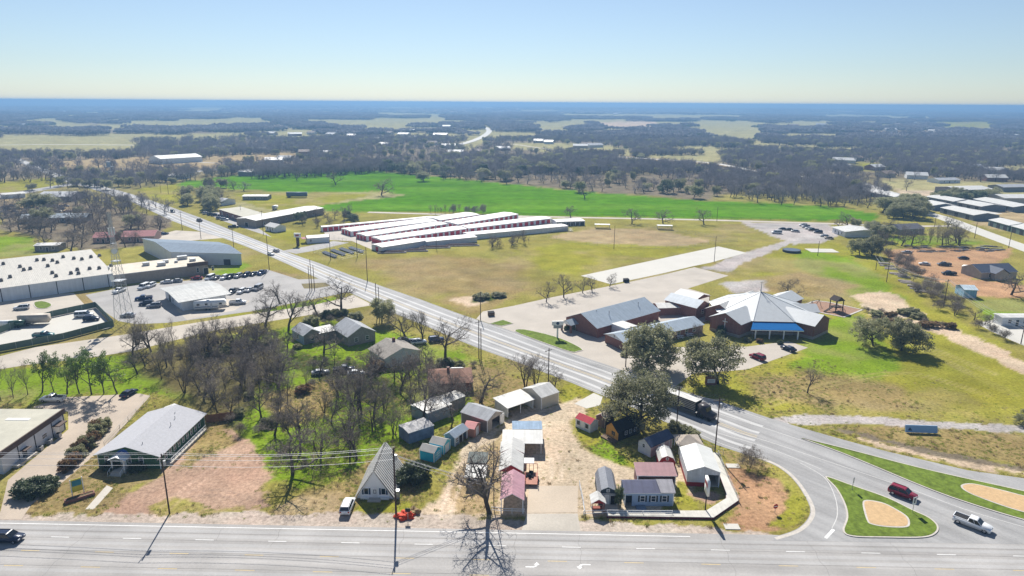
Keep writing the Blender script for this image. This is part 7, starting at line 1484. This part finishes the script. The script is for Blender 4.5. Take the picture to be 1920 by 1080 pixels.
P('bare_tree', 'tree', 'bare brown tree between the lower hall and live oak', BARE[4], 1311, 643, 604); P('live_oak', 'tree', 'grey leafed oak half hidden on the right edge of the lane', OAKS[2], 1915, 795, 770, wx=1.2)
for x, y, t, l in ((985, 724, 655, 'tall multi-stemmed bare tree behind the tan metal building, left'), (1004, 724, 662, 'bare tree behind the tan metal building, middle'), (1040, 728, 690, 'low spreading bare tree behind the tan metal building, right')): P('bare_tree', 'tree', l, BARE[5 if x < 1010 else 3], x, y, t)
for x, y, t, l, b in ((640, 582, 517, 'wide bare tree between the civic street and the diagonal road', 3), (525, 570, 524, 'bare tree with clumped twigs on the green strip', 6), (497, 612, 545, 'dark leaning bare tree on the street edge above the thicket', 3), (597, 594, 545, 'crooked bare tree on the civic street edge', 6), (541, 620, 540, 'slender bare tree at the left of the small old house', 4)): P('bare_tree', 'tree', l, BARE[b], x, y, t, wx=1.1)
for e_, (x, y, t) in zip(range(3), ((497, 612, 545), (525, 570, 524), (541, 620, 540))): pass
for x, y, t, l in ((835, 675, 585, 'tall bare tree by the road beside the hedge behind the brown roofed house'), (763, 640, 572, 'bare tree above the tan shingle house, left of three'), (793, 642, 575, 'bare tree above the tan shingle house, middle of three'), (792, 795, 712, 'dark bare tree over the flat mobile home'), (850, 788, 735, 'bare tree beside the taupe metal garage'), (901, 754, 690, 'bushy bare tree in the dry grass behind the taupe garage'), (669, 770, 664, 'broad dark bare tree in the middle of the thicket clearing'), (549, 890, 788, 'bare tree overhanging the pink gravel lot'), (600, 858, 786, 'small bare tree in the lime grass behind the A-frame'), (656, 864, 800, 'bare tree behind the A-frame, left of two'), (669, 862, 792, 'bare tree behind the A-frame, right of two'), (700, 784, 708, 'bare tree in the thicket beside the mobile homes'), (635, 745, 690, 'leaning bare tree left of the broad thicket tree'), (652, 742, 690, 'bare tree just left of the broad thicket tree')): P('bare_tree', 'tree', l, BARE[(x * 3 + y) % 7], x, y, t)
P('live_oak', 'tree', 'dark round evergreen between the pole pair and the diagonal road', OAKS[1], 716, 603, 558)
# tree row behind the commercial building
for i, (x, y, k) in enumerate([(2, 752, 0), (25, 747, 0), (52, 740, 0), (79, 736, 1), (101, 734, 2), (126, 739, 0), (149, 738, 1), (172, 740, 1), (195, 738, 1), (220, 738, 1)]):
    w_ = ['first', 'second', 'third', 'fourth', 'fifth', 'sixth', 'seventh', 'eighth', 'ninth', 'tenth'][i]
    if k: P('vine_clad_tree', 'tree', w_ + ' tree from the left in the row above the concrete drive, leafy', IVYT[i % 2], x, y, 655 + (i % 3) * 4, 'tree row above the concrete drive', wx=1.0 if k == 1 else .7)
    else: P('bare_tree', 'tree', w_ + ' tree from the left in the row above the concrete drive, bare', SLIM[i % 3] if i != 5 else BARE[4], x, y, 672 + (i % 2) * 6, 'tree row above the concrete drive', wx=.9)
# shrubs
P('juniper', 'shrub', 'dark spreading juniper on the dry lawn by the concrete drive', SHRUB[2], 66, 926, 897, wx=1.6); P('juniper', 'shrub', 'second dark juniper close to the drive on the dry lawn', SHRUB[2], 86, 915, 893, wx=1.3)
for i, (x, y) in enumerate([(136, 871), (143, 858), (150, 850), (163, 838), (172, 832), (178, 818), (188, 810), (197, 806), (126, 880)]): P('hedge_shrub', 'shrub', ['reddish', 'dark green'][i % 2] + ' hedge shrub along the concrete drive beside the green house', SHRUB[1 if i % 2 == 0 else 0], x, y, y - 23, 'hedge shrubs beside the green house', wx=.9)
for i, (x, y) in enumerate([(203, 879), (262, 880), (214, 881), (252, 882)]): P('foundation_shrub', 'shrub', 'dark rounded shrub against the green house front', SHRUB[2], x, y, y - 14, 'shrubs at the green house front', wx=1.3)
P('cedar_shrub', 'shrub', 'dark conical shrub between the slate barn shed and tiny house', CED[0], 1163, 952, 914, wx=.55); P('cedar_shrub', 'shrub', 'dark leaning palm like shrub beside the A-frame', SHRUB[2], 772, 900, 866, wx=1.3); P('bare_shrub', 'shrub', 'bare twiggy bush by the diagonal road near the pole', BSH[0], 1405, 877, 838, wx=1.3)
for x, y in ((1285, 812), (1300, 818), (1262, 804)): P('roadside_shrub', 'shrub', 'green shrub by the roadside behind the navy roofed cabin', SHRUB[0], x, y, y - 14, 'shrubs behind the navy roofed cabin', wx=1.3)
P('cedar', 'tree', 'green bush on the mound of the storage field', SHRUB[0], 905, 560, 549, wx=2); P('cedar', 'tree', 'low green bush on the mound, right', SHRUB[0], 935, 556, 547, wx=2)
for x, y, t, l in ((1352, 625, 608, 'first'), (1352, 633, 618, 'second'), (1350, 640, 625, 'third')): P('clipped_shrub', 'shrub', l + ' dark clipped shrub beside the brick cross wall', SHRUB[2], x, y, t, 'clipped shrubs by the sanctuary', wx=.9)
for i, (x, y) in enumerate([(1400, 640), (1425, 642), (1462, 645), (1170, 668), (1190, 665), (1062, 618), (1078, 618)]): P('clipped_shrub', 'shrub', 'low dark shrub in the church planting beds', SHRUB[i % 3], x, y, y - 8, 'shrubs in the church beds', wx=1.1)
# debris brush piles on the church lawn
for i, (x, y) in enumerate([(1625, 585), (1640, 592), (1652, 588), (1668, 596), (1680, 602), (1695, 590), (1712, 588), (1720, 596), (1735, 606), (1748, 612), (1765, 613), (1778, 616), (1704, 606), (1728, 612), (1640, 603), (1660, 606)]): P('brush_clump', 'shrub', ['green', 'brown', 'dark'][(0 if i in (5, 6, 7, 1) else 1)] + ' brush clump in the rough strip behind the live oak pair', SHRUB[0] if i in (1, 5, 6, 7) else (SHRUB[1] if i % 2 else BSH[0]), x, y, y - 11, 'brush clumps on the church lawn', wx=1.6)
def inpoly(poly, n, rnd, mind=0):
    xs = [p[0] for p in poly]; ys_ = [p[1] for p in poly]; out = []; tries = 0
    W_ = [G(*p) for p in poly]; wx0, wx1 = min(p.x for p in W_), max(p.x for p in W_); wy0, wy1 = min(p.y for p in W_), max(p.y for p in W_); A = [(p.x, p.y) for p in W_]
    while len(out) < n and tries < n * 60:
        tries += 1; x = rnd.uniform(wx0, wx1); y = rnd.uniform(wy0, wy1); c = False
        for i in range(len(A)):
            a, b_ = A[i], A[(i + 1) % len(A)]
            if (a[1] > y) != (b_[1] > y) and x < (b_[0] - a[0]) * (y - a[1]) / (b_[1] - a[1]) + a[0]: c = not c
        if c and all((x - q[0]) ** 2 + (y - q[1]) ** 2 > mind * mind for q in out): out.append((x, y))
    return out
def scatter(poly, n, sets, name, cat, label, group, h, mind=3, wx=(.85, 1.15), seed=1, single=False):
    rnd = random.Random(seed)
    for x, y in inpoly(poly, n, rnd, mind):
        ps = rnd.choice(sets); k = id(ps)
        if k not in NH: NH[k] = pheight(ps)
        hh = rnd.uniform(*h); s_ = hh / NH[k]; w_ = rnd.uniform(*wx)
        if single:
            if ('J', k) not in MC: MC['J', k] = join(name, [(me, me.materials[0]) for me in ps])
            o = put(name, MC['J', k], None, (x, y, float(terrain(x, y))), rnd.uniform(0, 6.28)); tag(o, label, cat, group)
        else:
            o = empty(name, label, cat, (x, y, 0), rnd.uniform(0, 6.28), group)
            for n_, me in zip(('trunk', 'crown') if len(ps) == 2 else ('trunk', 'limbs', 'crown'), ps): put(n_, me, o)
        o.scale = (s_ * w_, s_ * w_, s_)
scatter([(240, 650), (330, 640), (480, 632), (545, 650), (530, 700), (480, 760), (430, 815), (390, 775), (330, 725), (255, 715)], 66, BARE + SLIM, 'bare_tree', 'tree', 'bare grey tree in the dense stand between green house and civic street', 'bare trees in the dense stand', (6, 10.5), 2.4, seed=3)
scatter([(560, 640), (700, 690), (780, 720), (800, 760), (740, 830), (640, 850), (560, 880), (500, 850), (460, 800), (490, 720)], 36, BARE + SLIM, 'bare_tree', 'tree', 'bare tree scattered over the lime green thicket grass', 'bare trees in the thicket', (6, 10.5), 3.6, seed=4)
scatter([(440, 640), (560, 650), (700, 690), (770, 740), (760, 830), (560, 900), (480, 850), (420, 780)], 38, [BSH[0], BSH[1], BSH[1], BSH[0], SHRUB[0], SHRUB[1]], 'undergrowth_shrub', 'shrub', 'scrubby shrub under the thicket trees', 'undergrowth shrubs in the thicket', (1.2, 3.2), 3, (.9, 1.5), seed=5)
scatter([(300, 668), (480, 632), (540, 640), (420, 680)], 36, [BSH[0], BSH[1], SHRUB[0]], 'undergrowth_shrub', 'shrub', 'scrubby shrub along the thicket edge below the civic street', 'shrubs below the civic street', (1.5, 3.5), 2.5, (.9, 1.4), seed=6)
scatter([(540, 605), (640, 590), (700, 590), (690, 606), (600, 615)], 12, [BSH[0], SHRUB[0], SHRUB[2], BSH[1]], 'undergrowth_shrub', 'shrub', 'dark scrub shrub behind the boarded grey house', 'scrub behind the boarded house', (1.8, 3.5), 2.2, (.9, 1.4), seed=7)
scatter([(790, 685), (890, 676), (900, 690), (800, 705)], 10, [SHRUB[0], SHRUB[2], BSH[1]], 'undergrowth_shrub', 'shrub', 'dark hedge shrub below the diagonal road near the brown roofed house', 'hedge shrubs near the brown roofed house', (2, 3.2), 1.8, (1, 1.4), seed=8)
scatter([(750, 700), (800, 690), (830, 720), (900, 745), (920, 765), (840, 770), (760, 760)], 14, BARE, 'bare_tree', 'tree', 'bare tree around the brown roofed house', 'bare trees round the brown roofed house', (5, 8), 3.5, seed=9)
# right hedge line
scatter([(1655, 470), (1690, 480), (1740, 530), (1800, 575), (1850, 610), (1900, 640), (1880, 640), (1790, 600), (1730, 565), (1690, 520)], 40, [BSH[0], BSH[1], BARE[0], BARE[5]], 'hedge_tree', 'tree', 'bare scrubby tree in the hedge line under the right hand power line', 'hedge trees under the power line', (3, 6), 3, (1, 1.3), seed=10)
P('live_oak', 'tree', 'dark evergreen at the dirt yard corner by the blue trailers', OAKS[1], 1612, 478, 447, wx=1); P('live_oak', 'tree', 'second dark evergreen beside the blue trailers', OAKS[0], 1634, 480, 440, wx=1); P('bare_tree', 'tree', 'dark bare tree between white hall and dirt yard', BARE[1], 1650, 472, 428); P('bare_tree', 'tree', 'large dark bare tree beside the slate gabled house', BARE[3], 1896, 553, 500, wx=1.25)
scatter([(1665, 462), (1800, 462), (1795, 455), (1670, 455)], 16, SLIM + BARE[2:4], 'bare_tree', 'tree', 'slim bare tree in the row behind the dirt yard', 'bare trees behind the dirt yard', (8, 12), 4, seed=11)
for x, y, t, l in ((1776, 428, 400, 'leaning bare tree at the side street corner'), (1793, 434, 410, 'bare tree at the side street corner with open crown'), (1800, 457, 435, 'short crooked bare tree in the side street lawn')): P('bare_tree', 'tree', l, BARE[3], x, y, t)
# field trees
for x, y, t, l, s_ in ((630, 347, 320, 'round bare tree alone in the bright green field', BARE[1]), (715, 366, 331, 'larger bare tree in the bright green field', BARE[3]), (1097, 372, 345, 'dark bare tree pair in the bright field, front', BARE[1]), (1087, 360, 330, 'dark bare tree pair in the bright field, rear', BARE[0]), (1185, 420, 388, 'bare tree left of three beside the back road', BARE[1]), (1243, 419, 388, 'round bare tree in the middle of three beside the back road', BARE[3]), (1320, 421, 389, 'bare tree right of three beside the back road', BARE[0]), (1070, 407, 383, 'bare tree by the storage end building', BARE[1]), (1590, 424, 395, 'bare tree by the white hall', BARE[3]), (556, 338, 318, 'bare tree at the top left of the bright field', BARE[0])): P('bare_tree', 'tree', l, s_, x, y, t, wx=1.25)
scatter([(800, 398), (930, 401), (930, 404), (800, 401)], 14, SLIM + [BSH[0]], 'bare_tree', 'tree', 'thin bare sapling on the field edge behind the storage units', 'saplings behind the storage units', (4, 8), 2.5, seed=12)
scatter([(905, 462), (990, 452), (1000, 460), (915, 470)], 12, BARE[:4] + SLIM, 'bare_tree', 'tree', 'bare dark tree before the front right storage wall', 'bare trees before the storage wall', (4, 8), 3, seed=13)
scatter([(545, 412), (600, 405), (650, 402), (690, 412), (640, 430), (580, 430)], 18, [BARE[0], BARE[1], CED[0], BARE[5]], 'roadside_tree', 'tree', 'dark tree between strip mall and storage units', 'trees between strip mall and storage', (5, 8.5), 4, seed=14)
scatter([(330, 370), (400, 350), (450, 355), (440, 378), (400, 395), (350, 395)], 16, [BARE[1], BARE[3], OAKS[1], OAKS[0]], 'roadside_tree', 'tree', 'dark tree clump at the left end of the bright field', 'trees at the left end of the bright field', (7, 12), 6, seed=15)
scatter([(0, 432), (60, 405), (170, 398), (250, 408), (310, 420), (300, 445), (240, 470), (170, 460), (130, 480), (40, 455)], 52, BARE + [OAKS[1]], 'bare_tree', 'tree', 'dark bare tree among the houses left of the lattice tower', 'bare trees among the left houses', (6, 11), 5, (1, 1.3), seed=16)
scatter([(120, 390), (240, 378), (260, 395), (200, 405), (130, 405)], 16, BARE, 'bare_tree', 'tree', 'pale bare tree in the cluttered yard below the crossroads', 'bare trees below the crossroads', (6, 10), 5, (1, 1.3), seed=17)
P('live_oak', 'tree', 'big dark green evergreen at the far left workshop', OAKS[0], 80, 398, 362, wx=1.6); P('bare_tree', 'tree', 'bare tree behind the school building', BARE[1], 132, 474, 430, wx=1.2)
scatter([(0, 345), (60, 343), (100, 340), (95, 334), (0, 338)], 10, BARE, 'bare_tree', 'tree', 'bare tree in the far left field above the cross road', 'bare trees in the far left field', (8, 13), 6, (1.1, 1.4), seed=18)
scatter([(780, 340), (830, 345), (960, 338), (1000, 326), (1180, 330), (1240, 368), (1290, 372), (1200, 340), (980, 310), (700, 315)], 40, [OAKS[0], OAKS[1], CED[1]], 'evergreen_tree', 'tree', 'dark evergreen tree beyond the bright green field', 'evergreens beyond the bright field', (7, 12), 8, (1.1, 1.5), seed=20, single=True)
scatter([(1650, 395), (1700, 385), (1735, 398), (1720, 412), (1670, 412)], 14, [OAKS[0], OAKS[1], BARE[1]], 'roadside_tree', 'tree', 'dark tree clump beside the left warehouses', 'trees beside the left warehouses', (8, 12), 5, (1.1, 1.4), seed=23)
scatter([(1750, 372), (1870, 372), (1875, 380), (1760, 380)], 16, [OAKS[0], OAKS[2], CED[0]], 'evergreen_tree', 'tree', 'dark evergreen before the far white depot', 'evergreens before the far depot', (6, 10), 6, (1.1, 1.4), seed=24, single=True)
scatter([(1560, 425), (1660, 427), (1680, 440), (1650, 455), (1600, 432)], 8, [BARE[1], OAKS[1]], 'bare_tree', 'tree', 'bare tree round the white hall', 'bare trees round the white hall', (6, 9), 5, (1, 1.3), seed=25)

# ================================================================ FAR WOODS (uncountable): scattered by geometry nodes
def clump(seed, n, R_, h, per, size, m, bark=BARKD):
    rg = np.random.default_rng(seed); V = []; T = TB()
    for k in range(n):
        a = rg.uniform(0, 6.28); r = R_ * math.sqrt(rg.random()); c = np.array([r * math.cos(a), r * math.sin(a), 0]); hh = h * rg.uniform(.7, 1.15); cr = hh * rg.uniform(.32, .45)
        o = rg.normal(size=(per, 3)); o /= np.linalg.norm(o, axis=1)[:, None]; o *= (rg.random((per, 1)) ** .4) * cr; o[:, 2] *= .85; p = c + o + [0, 0, hh - cr * .8]
        q = rg.normal(size=(per, 3)); q /= np.linalg.norm(q, axis=1)[:, None]; b_ = np.cross(q, rg.normal(size=(per, 3))); b_ /= np.linalg.norm(b_, axis=1)[:, None]; s_ = size * rg.uniform(.5, 1.4, (per, 1))
        V.append(np.stack([p - q * s_, p - b_ * s_ * .4, p + q * s_, p + b_ * s_ * .4], 1).reshape(-1, 3))
        T.limb([Vector((c[0], c[1], -1)), Vector((c[0], c[1], hh * .7))], [hh * .02, hh * .012], 4)
    return join('wood_clump', [(leafmesh('x', np.concatenate(V), m), m), (T.data('y', bark), bark)])
TW2 = leafmat('far_bare_twigs', (.15, .142, .16), (.25, .235, .25), .05, .45); EV2 = leafmat('far_evergreen', (.075, .11, .055), (.14, .17, .085), .05, .4)
def gn_wood(name, label, pts, scl, rot, me):
    src = bpy.data.objects.new(name + '_source', me)
    m = bpy.data.meshes.new(name); m.vertices.add(len(pts)); m.vertices.foreach_set('co', np.asarray(pts, np.float32).ravel())
    a = m.attributes.new('scl', 'FLOAT_VECTOR', 'POINT'); a.data.foreach_set('vector', np.asarray(scl, np.float32).ravel()); b_ = m.attributes.new('rot', 'FLOAT_VECTOR', 'POINT'); b_.data.foreach_set('vector', np.asarray(rot, np.float32).ravel()); m.update()
    o = put(name, m); tag(o, label, None, None, 'stuff'); g = bpy.data.node_groups.new(name, 'GeometryNodeTree')
    g.interface.new_socket('Geometry', in_out='INPUT', socket_type='NodeSocketGeometry'); g.interface.new_socket('Geometry', in_out='OUTPUT', socket_type='NodeSocketGeometry')
    N = g.nodes; L = g.links; gi = N.new('NodeGroupInput'); go = N.new('NodeGroupOutput'); ip = N.new('GeometryNodeInstanceOnPoints'); oi = N.new('GeometryNodeObjectInfo'); oi.inputs['Object'].default_value = src; oi.inputs['As Instance'].default_value = True
    na = N.new('GeometryNodeInputNamedAttribute'); na.data_type = 'FLOAT_VECTOR'; na.inputs['Name'].default_value = 'scl'; nb = N.new('GeometryNodeInputNamedAttribute'); nb.data_type = 'FLOAT_VECTOR'; nb.inputs['Name'].default_value = 'rot'
    L.new(gi.outputs[0], ip.inputs['Points']); L.new(oi.outputs['Geometry'], ip.inputs['Instance']); L.new(na.outputs['Attribute'], ip.inputs['Scale']); L.new(nb.outputs['Attribute'], ip.inputs['Rotation']); L.new(ip.outputs[0], go.inputs[0])
    md = o.modifiers.new('scatter', 'NODES'); md.node_group = g; return o
def sample(n, y0, y1, seed, thr=.0):
    rg = np.random.default_rng(seed); y = np.sqrt(rg.uniform(y0 * y0, y1 * y1, n)); u = rg.uniform(-1.05, 1.05, n)
    ui = np.clip(((u + 1.25) / 2.5 * (NU - 1)).round().astype(int), 0, NU - 1); vi = np.clip(np.searchsorted(ys, y), 0, NV - 1); k = rg.random(n) < wood[vi, ui]
    dens = fbm(u * y, y, 160, 301, 3); k &= rg.random(n) < np.clip((dens - .25) * 3.0, .15, 1)
    x = (u * y)[k]; y = y[k]; return np.stack([x, y, terrain(x, y) - .1], 1)
def rots(n, seed): r = np.zeros((n, 3)); r[:, 2] = np.random.default_rng(seed).uniform(0, 6.28, n); return r
def scls(n, seed, a, b_, zs=1.0): s_ = np.random.default_rng(seed).uniform(a, b_, n); return np.stack([s_, s_, np.random.default_rng(seed + 1).uniform(a, b_, n) * zs], 1)
FTW = leafmat('distant_bare_branches', (.19, .172, .178), (.29, .262, .268), .2, .4); JB = [join('j', [(BARE[i][0], BARK), (BARE[i][1], FTW)]) for i in (0, 1)]; JO = join('j', [(me, me.materials[0]) for me in OAKS[1]])
for i, (lab, n, y0, y1, me, a, b_, zs) in enumerate([
    ('bare brown woods in the middle distance', 26000, 560, 1450, JB[0], .8, 1.35, 1.0), ('greyer bare woods in the middle distance', 16000, 560, 1450, JB[1], .8, 1.35, 1.0), ('dark evergreens dotted through the middle distance woods', 6500, 520, 1450, JO, .6, 1.15, 1.0),
    ('hazy bare woods further out', 17000, 1400, 4500, clump(71, 22, 26, 10, 150, 1.3, TW2), .8, 1.3, 1.0), ('hazy evergreen patches further out', 2600, 1400, 4500, clump(72, 16, 22, 9, 160, 1.3, EV2), .6, 1.1, 1.0), ('blue woods toward the horizon', 20000, 4400, 26000, clump(73, 30, 34, 9, 60, 2.6, TW2), 3.0, 5.0, .3)]):
    p = sample(n, y0, y1, 400 + i); gn_wood('woods', lab, p, scls(len(p), 500 + i, a, b_, zs), rots(len(p), 600 + i), me)

for i, (lab, poly, n, h_) in enumerate([
    ('bare trees in the belt beyond the crossroads', [(60, 322), (160, 318), (320, 330), (330, 322), (200, 312), (70, 312)], 36, 1.25),
    ('brown bare wood right of the bright green field', [(1310, 330), (1500, 325), (1600, 345), (1640, 378), (1540, 388), (1400, 382), (1310, 350)], 330, 1.1),
    ('purple brown bare wood behind the bright green field', [(450, 326), (700, 310), (760, 312), (690, 326), (560, 333), (470, 336)], 300, 1.15),
    ('mixed bare trees on the rough ground beyond the bright field', [(820, 322), (1300, 310), (1330, 330), (1180, 322), (1060, 330), (960, 326)], 260, 1.0),
    ('bare scrub along the right hand rail line', [(1480, 340), (1640, 345), (1680, 372), (1640, 392), (1560, 388)], 110, .9),
    ('bare trees filling the far left blocks', [(0, 430), (150, 395), (330, 405), (320, 395), (240, 375), (140, 372), (0, 385)], 60, .9)]):
    rnd = random.Random(900 + i); p = np.array([(x, y, float(terrain(x, y)) - .1) for x, y in inpoly(poly, n, rnd, 2.5)])
    k = len(p) // 2
    gn_wood('woods', lab, p[:k], scls(k, 700 + i, .75 * h_, 1.25 * h_), rots(k, 720 + i), JB[0]); gn_wood('woods', lab + ', greyer ones', p[k:], scls(len(p) - k, 740 + i, .75 * h_, 1.25 * h_), rots(len(p) - k, 760 + i), JB[1])
# ---------------------------------------------------------------- rough grass and weeds over the near ground
def tuft(seed, n, h, r, m):
    rg = np.random.default_rng(seed); a = rg.uniform(0, 6.28, n); q = r * np.sqrt(rg.random(n)); b = np.stack([q * np.cos(a), q * np.sin(a), np.zeros(n)], 1); lean = rg.normal(size=(n, 3)) * .45; lean[:, 2] = 1; lean *= (h * rg.uniform(.5, 1.2, (n, 1)))
    s_ = np.cross(lean, rg.normal(size=(n, 3))); s_ /= np.linalg.norm(s_, axis=1)[:, None]; s_ *= .035
    return leafmesh('tuft', np.stack([b - s_, b + s_, b + lean + s_ * .2, b + lean - s_ * .2], 1).reshape(-1, 3), m)
def near_points(n, y0, y1, seed, vmin):
    rg = np.random.default_rng(seed); y = np.sqrt(rg.uniform(y0 * y0, y1 * y1, n)); u = rg.uniform(-.95, .95, n); x = u * y
    vi = np.clip((ys.size - np.searchsorted(ys[::-1], y)), 0, NV - 1) if ys[0] > ys[-1] else np.clip(np.searchsorted(ys, y), 0, NV - 1); ui = np.clip(((u + 1.25) / 2.5 * (NU - 1)).round().astype(int), 0, NU - 1)
    k = rg.random(n) < veg[vi, ui] * np.clip((215 - np.hypot(x, y)) / 60, .0, 1) * np.clip((fbm(x, y, 7, 333, 3) - .3) * 2.4, .05, 1)
    k &= ~((x - fa.x) * FN.x + (y - fa.y) * FN.y < 2.5); x, y = x[k], y[k]
    bad = np.zeros(len(x), bool)
    for wp in PAVED:
        P = np.array(wp); m = (x > P[:, 0].min()) & (x < P[:, 0].max()) & (y > P[:, 1].min()) & (y < P[:, 1].max())
        if m.any(): bad[m] |= sdist(x[m], y[m], P) > -.2
    return np.stack([x[~bad], y[~bad], np.zeros((~bad).sum())], 1)
TG = leafmat('weed_grass', (.19, .27, .03), (.32, .34, .08), .3, .5); TD = leafmat('dry_grass', (.34, .28, .13), (.52, .43, .23), .3, .5); TK = leafmat('dead_weeds', (.20, .15, .085), (.30, .22, .13), .3, .4)
for i, (lab, n, y1, me, a, b_) in enumerate([('rough green grass and weeds on the near ground', 60000, 215, tuft(81, 34, .13, .40, TG), .6, 1.4), ('dry straw coloured grass on the near ground', 52000, 215, tuft(82, 30, .14, .40, TD), .6, 1.4), ('dead brown weeds on the near ground', 6000, 215, tuft(83, 26, .4, .4, TK), .5, 1.4)]):
    p = near_points(n, 96, y1, 840 + i, 0); gn_wood('grass', lab, p, scls(len(p), 850 + i, a, b_), rots(len(p), 860 + i), me)
# ================================================================ HAZE
hz = MB().box(-62000, -2500, -40, 62000, 61500, 76.5).build('haze', None)
hm = bpy.data.materials.new('valley_haze'); hm.use_nodes = True; t = hm.node_tree; t.nodes.remove(t.nodes['Principled BSDF'])
pv = t.nodes.new('ShaderNodeVolumePrincipled'); pv.inputs['Color'].default_value = (.20, .37, .62, 1); pv.inputs['Density'].default_value = .00028; pv.inputs['Anisotropy'].default_value = .25
t.links.new(pv.outputs[0], t.nodes['Material Output'].inputs['Volume'])
hz.data.materials.clear(); hz.data.materials.append(hm); hz['kind'] = 'stuff'; hz['label'] = 'thin blue haze over the far woods'
